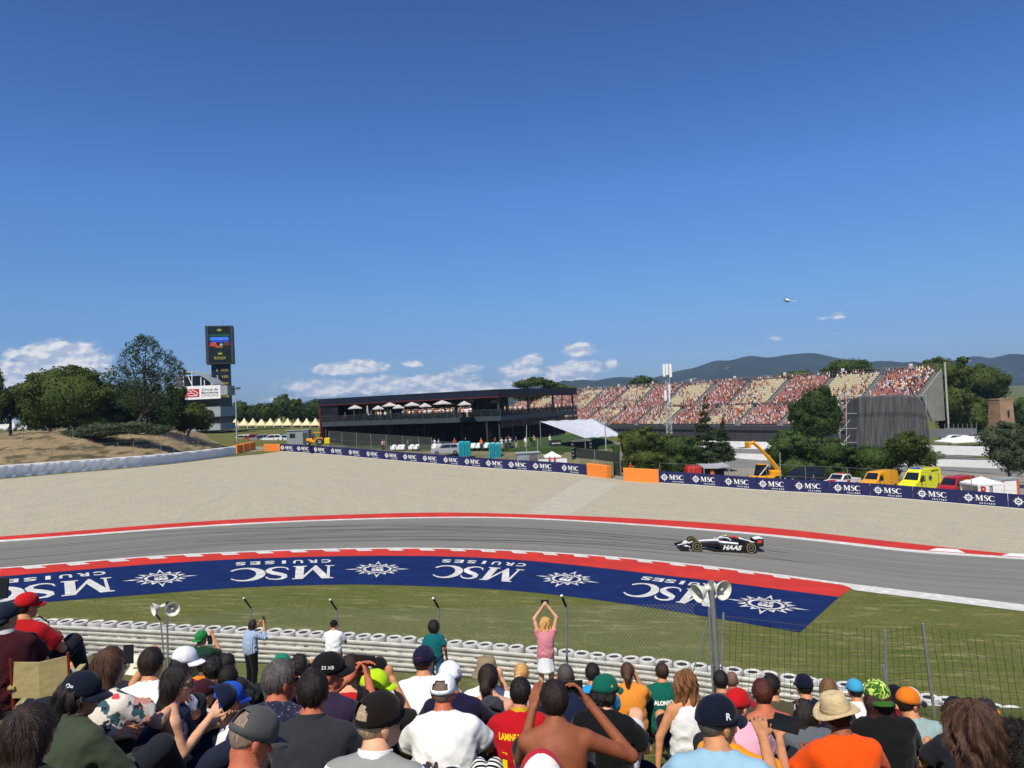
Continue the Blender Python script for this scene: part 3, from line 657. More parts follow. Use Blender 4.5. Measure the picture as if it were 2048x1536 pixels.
# ------------------------------------------------------------------ mountains
from mathutils import noise as mnoise
M_forest = mat('forest_hill', (.012, .024, .014), .95, spec=.02, bump=40, bscale=.03, scale=.006, c2=(.036, .050, .026), coord='Object', detail=10, contrast=(.35, .65))
def rocky(m):
    t = m.node_tree; b = t.nodes['Principled BSDF']; src = b.inputs['Base Color'].links[0].from_socket
    tcn = t.nodes.new('ShaderNodeTexCoord'); n = t.nodes.new('ShaderNodeTexNoise'); n.inputs['Scale'].default_value = .012; n.inputs['Detail'].default_value = 7; t.links.new(tcn.outputs['Object'], n.inputs[0])
    r = t.nodes.new('ShaderNodeMapRange'); r.inputs[1].default_value = .66; r.inputs[2].default_value = .72; t.links.new(n.outputs[0], r.inputs[0])
    mx = t.nodes.new('ShaderNodeMix'); mx.data_type = 'RGBA'; t.links.new(r.outputs[0], mx.inputs[0]); t.links.new(src, mx.inputs[6]); mx.inputs[7].default_value = (.30, .25, .20, 1); t.links.new(mx.outputs[2], b.inputs['Base Color'])
rocky(M_forest)
def mountain(ridge, D0, depth, label, amp=26):
    f = curve(ridge); us = np.arange(ridge[0][0], ridge[-1][0] + 1, 7.0); mb = MB(); nj = 26; V = []
    for u in us:
        top = P(u, f(u), D0); H = top.z + 8
        for j in range(nj):
            s = j / (nj - 5.0); y = D0 - depth * (1 - s); x = top.x * (.55 + .45 * y / D0) if False else top.x
            q = mnoise.fractal((x * .0022, y * .0022, 3.1), 1.0, 2.1, 6); spur = abs(mnoise.noise((x * .0035 + .4 * q, y * .0009, 7.7)))
            sh = s if s <= 1 else 2 - s
            z = -14 + H * (max(0, sh) ** 1.25) + (amp * 1.6 * q - amp * 3.0 * spur + amp * 1.0) * math.sin(PI * min(1, max(0, sh))) * 1.2 + (4 * mnoise.noise((x * .02, y * .02, 0)) if 0 < sh else 0)
            if s >= .99 and s <= 1.01: z = H - 8
            V.append((x, y, z))
    nu = len(us); F = [(i * nj + j, (i + 1) * nj + j, (i + 1) * nj + j + 1, i * nj + j + 1) for i in range(nu - 1) for j in range(nj - 1)]
    mb.add(V, F); return mb.build('mountains', M_forest, smooth=True, autosmooth=180, kind='structure', label=label)
mountain([(1010, 780), (1070, 776), (1127, 768), (1162, 759), (1188, 761), (1218, 756), (1266, 755), (1302, 756), (1350, 743), (1393, 734), (1437, 721), (1457, 721), (1497, 712), (1535, 715), (1565, 711), (1602, 707), (1640, 708), (1671, 717), (1733, 723), (1790, 728), (1821, 731), (1880, 727), (1928, 716), (1960, 713), (1995, 716), (2010, 710), (2048, 710), (2200, 700)], 3600, 1300, 'wooded mountain ridge fading to blue behind the grandstand')
mountain([(540, 828), (590, 812), (612, 803), (634, 799), (660, 806), (720, 812), (800, 822)], 3300, 900, 'low blue hill far behind the cream marquees', amp=12)
# bare earth bank at the left
M_earth = mat('earth_bank', (.090, .080, .040), .95, spec=.05, scale=.5, c2=(.28, .21, .12), bump=3, bscale=2.2, detail=12, contrast=(.49, .62), stretch=(1, .6, 2.2))
crest = curve([(-320, 880), (0, 876), (60, 868), (120, 864), (250, 864), (345, 865), (400, 880), (440, 888), (475, 894)])
mb = MB(); us = np.arange(-320, 476, 9.0); nj = 22; V = []
for u in us:
    a = G(u, board_bot(u)); b = P(u, crest(u), 98 + .055 * max(u, 0)); a2 = a + (b - a).normalized() * 1.2; a2.z = a.z - .1
    if u > 400: b = b.lerp(a2, (u - 400) / 120)
    for j in range(nj):
        t = j / (nj - 1) * 1.6
        if t <= 1:
            p = a2.lerp(b, t); e = t * t * (3 - 2 * t); p.z = a2.z + (b.z - a2.z) * (.35 * t + .65 * e)
            p.z += .5 * mnoise.fractal((p.x * .3, p.y * .3, 1.0), 1.0, 2.0, 5) * math.sin(PI * t)
        else:
            p = b + Vector((b.x, b.y, 0)).normalized() * (t - 1) * 160; p.z = b.z - .15 + .1 * math.sin(u)
        V.append(tuple(p))
F = [(i * nj + j, (i + 1) * nj + j, (i + 1) * nj + j + 1, i * nj + j + 1) for i in range(len(us) - 1) for j in range(nj - 1)]
mb.add(V, F).build('earth_bank', M_earth, smooth=True, autosmooth=180, kind='structure', label='bare yellow earth bank with dry grass behind the white barrier')
# wire fence lines on the bank
def wire_fence(us_v, h, label, arms=True, D=None, m=M_post, mesh=None, rail=True, base=None, name='wire_fence', group=None, rr=.035):
    pts = [(base(u) if base else P(u, v, D(u) if callable(D) else D)) for u, v in us_v]; o = pts[0].copy()
    r = empty(name, o, label=label, cat='fence', group=group)
    for p in pts:
        MB().tube([p - o - Vector((0, 0, .3)), p - o + Vector((0, 0, h))] + ([p - o + Vector((-.3, -.15, h + .35))] if arms else []), rr, 6).build('post', m, r)
    if rail:
        for k in (1.0, .55): MB().tube([p - o + Vector((0, 0, h * k)) for p in pts], .014, 4).build('wire', M_wire, r)
    if mesh:
        for a, b in zip(pts, pts[1:]):
            q = [a - o, b - o, b - o + Vector((0, 0, h)), a - o + Vector((0, 0, h))]; t = Vector((0, .03, 0))
            MB().add([tuple(x) for x in q] + [tuple(x + t) for x in q], [(0, 1, 2, 3), (7, 6, 5, 4), (3, 2, 6, 7), (0, 4, 5, 1), (0, 3, 7, 4), (1, 5, 6, 2)]).build('mesh_sheet', mesh, r)
    return r
DB = lambda u: 96 + .055 * max(u, 0)
wire_fence([(-60, 880), (47, 882), (96, 880), (146, 878), (183, 877), (224, 876), (262, 876), (301, 875), (336, 877), (368, 886), (398, 893)], 1.5, 'upper wire fence with bent posts along the earth bank crest', D=lambda u: DB(u) - 4)
wire_fence([(-40, 930), (28, 926), (104, 920), (141, 916), (169, 911), (236, 905), (267, 903), (322, 899), (348, 898), (372, 897)], 1.3, 'lower wire fence halfway up the earth bank', arms=False, D=lambda u: DB(u) - 13)

# ------------------------------------------------------------------ trees
def leafmats(name, c, c2):
    m = mat(name, c, .75, scale=.9, c2=c2, spec=.04, detail=3); b = m.node_tree.nodes['Principled BSDF']
    return m
LM = {
 'pine': leafmats('pine_foliage', (.034, .056, .014), (.085, .105, .028)),
 'dark': leafmats('dark_foliage', (.022, .042, .014), (.054, .080, .024)),
 'mid': leafmats('green_foliage', (.034, .062, .018), (.070, .105, .030)),
 'light': leafmats('light_foliage', (.060, .090, .024), (.110, .140, .040)),
 'olive': leafmats('grey_green_foliage', (.045, .064, .034), (.085, .105, .055)),
 'blue': leafmats('cedar_foliage', (.026, .048, .020), (.064, .092, .036)),
}
M_bark = mat('bark', (.085, .065, .05), .95, scale=4, var=.35, bump=.8, bscale=12)
def leaf_mesh(name, lobes, n, size, m, parent, seed=0, flat=0.0, core=.72, gaps=.5, outward=.55):
    """lobes: (cx, cy, cz, rx, ry, rz); many leaf clump faces through the crown"""
    r = np.random.default_rng(seed); L_ = np.array(lobes, float); vol = (L_[:, 3] * L_[:, 4] * L_[:, 5]) ** (2 / 3.); pk = vol / vol.sum()
    n = int(n * 2.6); size = size * .62; idx = r.choice(len(L_), n, p=pk); d = r.normal(size=(n, 3)); d /= np.linalg.norm(d, axis=1)[:, None]
    rad = .66 + .40 * r.random(n) ** .8
    # clumps: directions pulled to sub-centres, uneven radius
    ph = r.random(3) * 9
    lump = .5 + .5 * np.sin(d[:, 0] * 7 + idx * 1.7 + ph[0]) * np.sin(d[:, 1] * 6 + ph[1] + idx) * np.sin(d[:, 2] * 8 + ph[2] + idx * .6)
    rad *= .84 + .26 * lump
    keep = r.random(n) > gaps * (lump < .38)
    c = L_[idx, :3] + d * L_[idx, 3:6] * rad[:, None]
    c = c[keep]; d = d[keep]; n = len(c)
    # drop leaves deep inside another lobe
    nrm = d * outward + r.normal(size=(n, 3)) * .55; nrm[:, 2] += flat; nrm /= np.linalg.norm(nrm, axis=1)[:, None]
    t = np.cross(nrm, r.normal(size=(n, 3))); t /= np.linalg.norm(t, axis=1)[:, None] + 1e-9; b = np.cross(nrm, t)
    s = size * (.4 + .8 * r.random(n) ** 1.6)[:, None]; asp = (.5 + .4 * r.random(n))[:, None]
    V = np.stack([c - t * s, c - b * s * asp + nrm * s * .15, c + t * s, c + b * s * asp + nrm * s * .15], 1).reshape(-1, 3)
    me = bpy.data.meshes.new(name)
    cv, cf = [], []
    if core:
        mb = MB()
        for k, q in enumerate(L_):
            mb.ell(tuple(q[:3]), tuple(q[3:6] * core), 9, 6)
        cv = [tuple(np.array(v_) + .06 * q[3] * r.normal(size=3)) for v_ in mb.v]; cf = mb.f
    nv = len(V); allv = np.concatenate([V.reshape(-1), np.array(cv, float).reshape(-1)]); lp = list(range(nv)); st = list(range(0, nv, 4)); tot = [4] * (nv // 4)
    for f in cf: st.append(len(lp)); tot.append(len(f)); lp.extend(i + nv for i in f)
    me.vertices.add(len(allv) // 3); me.vertices.foreach_set('co', allv); me.loops.add(len(lp)); me.loops.foreach_set('vertex_index', lp)
    me.polygons.add(len(st)); me.polygons.foreach_set('loop_start', st); me.polygons.foreach_set('loop_total', tot); me.update(calc_edges=True)
    me.materials.append(m); me.update(); o = bpy.data.objects.new(name, me); col.objects.link(o)
    if parent is not None: o.parent = parent; _kids.setdefault(parent.name, []).append(o)
    return o
def tree(kind, lobes_px, D, label, lm='mid', n=5000, size=.28, trunk=None, group=None, seed=1, depth=1.0, flat=0.0, core=.72, tr=.25, cat='tree', gaps=.5, base=None, limbs=4, outward=.55):
    k = D / FPX
    lob = []
    for i, l in enumerate(lobes_px):
        u, v, ru, rv = l[:4]; dd = D + (l[4] if len(l) > 4 else (((i * 37) % 11) - 5) / 5 * ru * k * .45)
        c = P(u, v, dd); lob.append((c.x, c.y, c.z, ru * k, ru * k * .85 * depth, rv * k))
    bu, bv = trunk if trunk else (lobes_px[0][0], None)
    b = P(bu, bv or 860, D); bz = b.z if bv else terr(b.x, b.y)
    if kind in ('hedge_bush', 'tamarisk_bush', 'juniper_bush'):
        lob += [(q[0], q[1], (q[2] - q[5] + bz) / 2 + .2, q[3] * .95, q[4], max(.6, (q[2] - q[5] - bz) / 2 + q[5] * .4)) for q in lob]; n = int(n * 1.4)
    if base is not None: bz = base
    if kind in ('leafy_tree', 'holm_oak', 'stone_pine', 'umbrella_pine', 'tamarisk_bush', 'hedge_bush'):
        r2 = random.Random(seed * 7 + 1); sat = []
        for q in list(lob):
            for _ in range(4 if kind != 'leafy_tree' or lm != 'blue' else 6):
                a, e = r2.uniform(0, 2 * PI), r2.uniform(-.15, 1.25); f = r2.uniform(.22, .36); d = (math.cos(a) * math.cos(e), math.sin(a) * math.cos(e), math.sin(e)); sat.append((q[0] + d[0] * q[3] * .95, q[1] + d[1] * q[4] * .95, q[2] + d[2] * q[5] * .95, q[3] * f, q[4] * f, q[5] * f * .9))
        lob += sat
    o = Vector((b.x, b.y, bz)); root = empty(kind, o, label=label, cat=cat, group=group)
    lob = [(a[0] - o.x, a[1] - o.y, a[2] - o.z, a[3], a[4], a[5]) for a in lob]
    mb = MB(); big = sorted(lob, key=lambda q: -q[3] * q[5]); allob = lob; lob = big[:max(len(lobes_px), 1)]
    ct = Vector((sum(q[0] for q in lob) / len(lob), sum(q[1] for q in lob) / len(lob), max(.5, min(q[2] for q in lob))))
    fork = ct * .6 + Vector((0, 0, 0)); fork.z = max(.4, min(q[2] - q[5] * .6 for q in lob))
    mb.tube([(0, 0, -.5), (fork.x * .3, fork.y * .3, fork.z * .5), tuple(fork)], [tr, tr * .8, tr * .6], 8)
    for q in big[:limbs]:
        e = Vector(q[:3]); mid = fork.lerp(e, .5) + Vector((0, 0, .08 * (e - fork).length))
        mb.tube([tuple(fork - Vector((0, 0, .1))), tuple(mid), tuple(e)], [tr * .5, tr * .32, tr * .12], 6)
    mb.build('trunk', M_bark, root, smooth=True)
    leaf_mesh('crown', allob, n, size, LM[lm], root, seed, flat, core, gaps, outward)
    return root
tree('holm_oak', [(135, 795, 82, 55), (80, 812, 42, 46), (195, 812, 45, 45), (120, 762, 55, 28), (160, 760, 45, 26), (95, 840, 55, 22), (185, 845, 55, 20)], 118, 'broad domed dark green tree on the earth bank at left', 'pine', 11000, .32, trunk=(140, 866), seed=3, core=.8)
tree('leafy_tree', [(287, 712, 32, 36), (262, 728, 26, 30), (325, 735, 34, 32), (236, 748, 24, 20), (300, 775, 52, 42), (350, 765, 22, 28), (292, 688, 22, 18), (262, 790, 34, 34), (335, 805, 26, 30), (225, 765, 15, 10), (362, 745, 10, 10)], 110, 'tall loose leafed tree with a pale forked trunk on the bank', 'blue', 6600, .24, trunk=(272, 866), seed=5, core=0, tr=.42, gaps=.9, limbs=9)
tree('leafy_tree', [(278, 805, 50, 40), (330, 830, 38, 34), (245, 835, 30, 26), (352, 800, 22, 30)], 122, 'dark rounded tree just behind the forked trunk', 'dark', 5500, .3, trunk=(300, 866), seed=6, core=.75)
tree('umbrella_pine', [(385, 835, 34, 24), (405, 842, 22, 22), (366, 848, 20, 18), (390, 818, 22, 12)], 128, 'small round topped pine in front of the race control building', 'pine', 4000, .25, trunk=(374, 878), seed=7, core=.8)
tree('conifer', [(-4, 765, 12, 30), (6, 795, 14, 20), (-10, 800, 20, 40)], 116, 'yellow green conifer cut by the left edge of the picture', 'light', 1800, .25, trunk=(-12, 872), seed=8)
tree('leafy_tree', [(22, 812, 24, 26), (5, 825, 22, 22), (38, 822, 14, 18)], 120, 'small dark tree with a bare trunk above the parked white cars', 'dark', 2600, .26, trunk=(21, 866), seed=9, core=.6)
tree('conifer', [(40, 784, 26, 14), (60, 795, 20, 14)], 170, 'light green pine top peeping out behind the domed tree', 'light', 1200, .4, seed=10)
tree('juniper_bush', [(205, 856, 46, 10), (262, 850, 40, 6), (315, 856, 26, 7), (165, 864, 40, 8)], 104, 'low spreading grey green juniper under the tall trees', 'olive', 4500, .22, trunk=(200, 870), seed=11, cat='bush', flat=.5, core=.55, tr=.1)
for i, (u, v, a, b, s) in enumerate([(478, 822, 20, 20, 'mid'), (505, 826, 18, 16, 'dark'), (530, 824, 20, 17, 'pine'), (563, 812, 20, 22, 'mid'), (590, 818, 18, 20, 'pine'), (612, 824, 16, 16, 'dark'), (632, 818, 16, 20, 'mid')]):
    tree('leafy_tree', [(u, v, a, b), (u - a * .5, v + 10, a * .7, b * .7), (u + a * .5, v + 8, a * .7, b * .7)], 235, ['bright tree beside the light mast', 'dark low tree second from the light mast', 'rounded pine third from the light mast', 'tallest tree above the cream marquees', 'pine right of the tallest marquee tree', 'dark tree second left of the pavilion', 'green tree touching the left end of the pavilion'][i], s, 1800, .5, seed=20 + i, group='trees behind the cream marquees', base=1.5, core=.8)
tree('leafy_tree', [(1050, 768, 26, 9), (1075, 764, 22, 10), (1098, 770, 18, 9), (1060, 790, 40, 12)], 190, 'green tree rising behind the pavilion roof', 'mid', 2200, .4, seed=31, base=0)
tree('leafy_tree', [(1120, 775, 14, 7), (1140, 780, 14, 6)], 200, 'small tree between the pavilion roof and the grandstand', 'light', 800, .4, seed=32, base=0)
tree('leafy_tree', [(1283, 764, 20, 14), (1268, 772, 16, 10), (1305, 770, 18, 10)], 320, 'round tree poking above the left part of the grandstand', 'mid', 1500, .6, seed=33, base=-2)
tree('leafy_tree', [(1595, 750, 28, 8), (1570, 752, 16, 6)], 270, 'low light tree just behind the grandstand back rail', 'light', 900, .5, seed=34, base=-2)
tree('leafy_tree', [(1695, 735, 36, 18), (1665, 742, 22, 14), (1725, 740, 24, 14), (1700, 760, 46, 22)], 225, 'big green tree behind the right part of the grandstand', 'mid', 3200, .45, seed=35, base=-3)
tree('stone_pine', [(1880, 745, 44, 28), (1850, 765, 30, 26), (1910, 760, 34, 30), (1895, 800, 46, 44), (1870, 735, 30, 16), (1905, 838, 34, 40), (1925, 720, 12, 8)], 185, 'huge stone pine right of the grandstand end', 'pine', 7500, .42, seed=36, base=-4, core=.82, tr=.6)
tree('stone_pine', [(1965, 760, 36, 30), (1990, 770, 30, 34), (1955, 790, 34, 34), (1945, 835, 34, 40)], 195, 'second large pine left of the ruined brick tower', 'pine', 5000, .42, seed=37, base=-4, core=.82, tr=.6)
tree('leafy_tree', [(2045, 825, 22, 30), (2060, 850, 30, 30)], 210, 'green tree behind the brick tower at the right edge', 'mid', 1600, .5, seed=38, base=-4)
tree('leafy_tree', [(1985, 875, 32, 20), (2015, 868, 34, 24), (2040, 885, 32, 30), (2000, 905, 30, 26), (2030, 920, 34, 30)], 95, 'grey green tree at the right edge above the marshal gazebo', 'olive', 5500, .2, seed=39, core=.7, trunk=(2020, 985), tr=.2)
tree('leafy_tree', [(1632, 808, 34, 34), (1606, 832, 26, 34), (1660, 830, 28, 36), (1632, 850, 46, 26)], 120, 'tall rounded dark tree in front of the grandstand', 'dark', 6500, .28, seed=40, base=-4, core=.8)
tree('hedge_bush', [(1585, 888, 42, 28), (1560, 905, 28, 28), (1610, 905, 36, 30), (1575, 872, 26, 14)], 101, 'light green bush behind the yellow loader', 'mid', 4200, .2, seed=41, core=.75, cat='bush')
tree('hedge_bush', [(1665, 905, 40, 26), (1700, 912, 36, 24), (1640, 915, 36, 24)], 100, 'dark bush behind the black van', 'dark', 3800, .2, seed=42, core=.78, cat='bush')
tree('hedge_bush', [(1745, 915, 40, 24), (1770, 925, 30, 20)], 98, 'low green bush behind the orange van', 'mid', 3000, .2, seed=43, core=.75, cat='bush')
tree('leafy_tree', [(1812, 888, 34, 24), (1835, 905, 32, 28), (1790, 908, 30, 28), (1850, 918, 22, 20)], 96, 'compact leafy tree behind the yellow ambulance', 'pine', 4800, .2, seed=44, core=.75, trunk=(1815, 975))
tree('leafy_tree', [(1872, 912, 18, 8), (1860, 925, 14, 8)], 94, 'loose sprig of leaves above the ambulance roof', 'light', 500, .16, seed=45, core=0)
tree('tamarisk_bush', [(1285, 880, 36, 26), (1258, 890, 24, 34), (1310, 895, 34, 28), (1290, 915, 46, 20)], 103, 'large feathery green bush beside the white canopy', 'pine', 6000, .18, seed=46, core=.75, cat='bush')
tree('tamarisk_bush', [(1350, 892, 34, 22), (1375, 900, 26, 22), (1345, 912, 40, 20)], 104, 'feathery bush at the foot of the antenna mast', 'mid', 4500, .18, seed=47, core=.7, cat='bush')
def cedar(u, vt, vb, D, w, label, seed, n=5200):
    lob = []; rr = random.Random(seed)
    for k in range(11):
        t = k / 10; v = vt + (vb - vt) * (t ** .9); r = w * (.06 + .94 * t ** .8)
        nb = 1 if k == 0 else 3 + k // 3
        for j in range(nb):
            a = 2 * PI * (j + rr.random()) / nb; q = r * (.45 + .3 * rr.random())
            lob.append((u + math.cos(a) * q, v + rr.uniform(-3, 3) + 2, max(3, r * .5), 2.6 + 3.0 * (1 - t) + 2 * t, math.sin(a) * q * D / FPX))
    return tree('cedar', lob, D, label, 'blue', n, .2, seed=seed, core=.35, flat=.6, tr=.16, gaps=.2, limbs=26, outward=.3)
cedar(1410, 795, 918, 107, 34, 'tall cedar with drooping layered branches in front of the grandstand', 51)
cedar(1445, 833, 915, 109, 26, 'shorter cedar just right of the tall one', 52, 3200)

# ------------------------------------------------------------------ small far people
SK = ['#c79a7c', '#a87455', '#8a5a40']
M_skin0 = mat('tan_skin', '#c08a6c', .6, var=.06)
M_hair0 = mat('dark_hair', '#2a1f1a', .7)
def shirtmat(c): return mat('cloth_' + c[1:], c, .85, var=.08, scale=6)
def far_person_mesh(pose, shirt, pants, hair):
    mb = MB(); s = 0; rg = lambda z, w, d, y=0, x=0: [(x + w * math.cos(a) , y + d * math.sin(a), z) for a in [2 * PI * k / 8 for k in range(8)]]
    sit = pose == 'sit'; h = .48 if sit else .86
    if sit:
        for sx in (-1, 1):
            mb.tube([(sx * .1, 0, .5), (sx * .12, -.42, .5), (sx * .12, -.45, .05)], [.085, .065, .05], 6, 1)
    else:
        for sx in (-1, 1):
            mb.tube([(sx * .09, 0, .9), (sx * .1, -.02, .48), (sx * .11, .02, .04)], [.09, .065, .05], 6, 1); mb.cbox((sx * .11, -.05, .04), (.09, .24, .08), 3)
    mb.loft([rg(h, .165, .11), rg(h + .18, .15, .10), rg(h + .40, .19, .115), rg(h + .53, .17, .09), rg(h + .58, .07, .06)], 0)
    mb.tube([(0, 0, h + .55), (0, -.01, h + .66)], .05, 6, 2)
    mb.ell((0, -.015, h + .76), (.078, .095, .115), 8, 6, 2); mb.ell((0, .012, h + .785), (.086, .095, .105), 8, 6, 3)
    for sx in (-1, 1):
        sh = (sx * .19, 0, h + .50)
        if pose == 'stand' or sit: pts = [sh, (sx * .24, .02, h + .24), (sx * .22, -.10, h + .02)]
        elif pose == 'phone': pts = [sh, (sx * .25, -.12, h + .30), (sx * .07, -.28, h + .62)]
        elif pose == 'up': pts = [sh, (sx * .26, -.08, h + .78), (sx * .08, -.12, h + 1.0)]
        else: pts = [sh, (sx * .24, -.05, h + .24), (-sx * .04, -.2, h + .28)]
        mb.tube([pts[0], Vector(pts[0]).lerp(Vector(pts[1]), .6)], [.06, .055], 6, 0); mb.tube(pts, [.042, .038, .03], 6, 2); mb.ell(pts[-1], (.04, .04, .05), 6, 4, 2)
    if pose in ('phone', 'up'): p = Vector(pts[-1]); mb.cbox((0, p.y - .04, p.z + .03), (.14, .012, .075), 3)
    o = mb.build('spectator', [shirtmat(shirt), shirtmat(pants), M_skin0, shirtmat(hair)], smooth=True, autosmooth=60); me = o.data; bpy.data.objects.remove(o); return me
_fp = {}
def far_person(loc, face, pose='stand', shirt='#e8e8ea', pants='#22252c', hair='#241a15', label='', group=None, sc_=1.0):
    k = (pose, shirt, pants, hair)
    if k not in _fp: _fp[k] = far_person_mesh(*k)
    o = bpy.data.objects.new('person', _fp[k]); col.objects.link(o); o.location = loc; o.rotation_euler = (0, 0, face); o.scale = (sc_,) * 3
    return tag(o, label, 'person', group)
CN = {'#e8e8ea': 'white', '#d9dde2': 'pale grey', '#1b1d22': 'black', '#b9302c': 'red', '#e07a2a': 'orange', '#24365e': 'navy', '#7fa8c9': 'light blue', '#d9a79a': 'pink', '#56642f': 'olive', '#c9b48a': 'beige'}
SHIRTS = ['#e8e8ea', '#e8e8ea', '#e8e8ea', '#d9dde2', '#1b1d22', '#b9302c', '#e07a2a', '#24365e', '#7fa8c9', '#d9a79a', '#56642f', '#c9b48a']
PANTS = ['#22252c', '#2b3a55', '#c9b48a', '#e8e8ea']
HAIRS = ['#241a15', '#4a3322', '#1b1d22', '#e8e8ea', '#8a6a44']

# ------------------------------------------------------------------ hospitality pavilion
M_nav = mat('dark_navy_cladding', (.010, .013, .026), .5, var=.2, scale=.4, spec=.3)
M_slate = mat('slate_steel', (.045, .058, .068), .5, var=.15, scale=1)
M_glass = glassmat('dark_glass', (.012, .015, .022))
M_maroon = mat('maroon_steel', (.12, .018, .016), .6, var=.1)
M_int = mat('dim_interior', (.05, .042, .04), .9, scale=1.2, c2=(.012, .012, .014))  # for solid panels; the dimness of the rooms is put into the colour
Lp = Vector((-39.0, 150.0, 0)); Cp = Vector((-2.2, 130.0, 0)); Ep = Vector((13.3, 155.0, 0))
pv = empty('hospitality_pavilion', (-15, 145, 2.5), label='long two storey black glass hospitality pavilion with open terraces', cat='building'); po = pv.location.copy()
def wallbox(a, b, th, z0, z1, off=0.0, inset=(0, 0)):
    """upright slab from ground point a to b; off moves it towards the camera side, th is its depth behind that"""
    d = (b - a).normalized(); n = Vector((d.y, -d.x, 0)); a = a + d * inset[0] + n * off; b = b - d * inset[1] + n * off
    q = [a, b, b - n * th, a - n * th]; v = [(p.x - po.x, p.y - po.y, z - po.z) for z in (z0, z1) for p in q]
    return v, [(0, 3, 2, 1), (4, 5, 6, 7), (0, 1, 5, 4), (1, 2, 6, 5), (2, 3, 7, 6), (3, 0, 4, 7)]
RT = 11.75
ap = Cp + (Lp - Cp).normalized() * 0
back = Vector((.5, .86, 0)).normalized() * 18
nA = Vector(((Cp - Lp).y, -(Cp - Lp).x, 0)).normalized()
foot = [Lp + nA * .6, Cp + nA * .6, Ep + Vector((.2, -.2, 0)), Ep + Vector((-1.5, 5, 0)), Cp + back, Lp - nA * 16]
mb = MB(); k = len(foot); v = [(p.x - po.x, p.y - po.y, z - po.z) for z in (RT - 1.25, RT) for p in foot]
mb.add(v, [tuple(range(k - 1, -1, -1)), tuple(range(k, 2 * k))] + [(i, (i + 1) % k, (i + 1) % k + k, i + k) for i in range(k)]); mb.build('roof', M_nav, pv)
mb = MB(); v = [(p.x * .999 - po.x, p.y - po.y, z - po.z) for z in (RT - 1.42, RT - 1.252) for p in foot]
mb.add(v, [tuple(range(k - 1, -1, -1)), tuple(range(k, 2 * k))] + [(i, (i + 1) % k, (i + 1) % k + k, i + k) for i in range(k)]); mb.build('soffit', M_maroon, pv)
inA = 5.0
def facade(a, b, z0, z1, off, n, m=M_glass):
    mb = MB(); mb.add(*wallbox(a, b, .3, z0, z1, off)); f = mb.build('facade', m, pv)
    L_ = (b - a).length; d = (b - a).normalized(); fr = MB()
    for i in range(n + 1):
        c = a + d * (L_ * i / n); fr.add(*wallbox(c - d * .06, c + d * .06, .12, z0, z1, off + .1))
    for z in (z0 + (z1 - z0) * .33, z0 + (z1 - z0) * .66): fr.add(*wallbox(a, b, .06, z - .04, z + .04, off + .07))
    fr.build('mullions', M_slate, f)
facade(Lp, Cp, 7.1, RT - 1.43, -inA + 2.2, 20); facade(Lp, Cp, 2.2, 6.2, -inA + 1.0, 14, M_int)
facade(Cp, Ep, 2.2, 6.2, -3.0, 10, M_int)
for (a, b, z) in ((Lp, Cp, 6.2), (Cp, Ep, 6.2)):
    MB().add(*wallbox(a, b, 15 if a is Lp else 10, z, z + .88, .1)).build('floor_slab', M_slate, pv)
mb = MB(); mb.add(*wallbox(Lp, Lp + (Cp - Lp).normalized() * .35, 12, 2.2, RT - 1.43, .45)); mb.build('end_wall', M_maroon, pv)
MB().add(*wallbox(Lp + (Cp - Lp).normalized() * .4, Lp + (Cp - Lp).normalized() * 4.8, .35, 7.1, RT - 1.43, .3)).build('facade', M_glass, pv)
# hanging terrace
tA = Lp + (Cp - Lp) * .10; tB = Lp + (Cp - Lp) * .86
MB().add(*wallbox(tA, tB, 4.2, 6.25, 7.12, 4.3)).build('terrace_slab', M_slate, pv)
def railing(a, b, off, z, n):
    mb = MB(); d = (b - a); L_ = d.length; d = d.normalized()
    for i in range(n + 1):
        c = a + d * (L_ * i / n); mb.add(*wallbox(c - d * .05, c + d * .05, .08, z, z + 1.1, off))
    mb.add(*wallbox(a, b, .1, z + 1.1, z + 1.18, off)); r = mb.build('railing', M_slate, pv)
    p = MB(); p.add(*wallbox(a, b, .02, z + .08, z + 1.0, off - .03)); p.build('railing_panel', mat('smoked_glass', (.02, .025, .03), .15, alpha=.72), r)
railing(tA, tB, 4.22, 7.12, 12); railing(tB, Cp, .05, 7.1, 3); railing(Cp, Ep, .0, 7.1, 8)
railing(Cp, Ep, .2, 4.9, 8)
for t, a, b in [(0.02, Lp, Cp), (.2, Lp, Cp), (.40, Lp, Cp), (.6, Lp, Cp), (.8, Lp, Cp), (.985, Lp, Cp), (.35, Cp, Ep), (.68, Cp, Ep), (.97, Cp, Ep)]:
    c = a.lerp(b, t); d = (b - a).normalized(); MB().add(*wallbox(c - d * .14, c + d * .14, .28, 2.0, RT - 1.43, -.3)).build('column', M_slate, pv)
# lawn platform in front of it
M_turf = mat('clipped_hedge', (.028, .06, .016), .95, scale=3, c2=(.05, .09, .025), bump=1.5, bscale=6)
def slab(name, pts, z0, z1, m, **k):
    n = len(pts); v = [(p[0], p[1], z0) for p in pts] + [(p[0], p[1], z1) for p in pts]
    return MB().add(v, [tuple(range(n - 1, -1, -1)), tuple(range(n, 2 * n))] + [(i, (i + 1) % n, (i + 1) % n + n, i + n) for i in range(n)]).build(name, m, **k)
lawnF = [P(700, 890, 138), P(860, 890, 122), P(1000, 893, 113), P(1080, 893, 109), P(1240, 900, 108)]
slab('lawn', [(p.x, p.y) for p in lawnF] + [(16, 150), (-40, 155)], -2, 2.35, M_turf, kind='structure', label='raised green lawn in front of the pavilion')
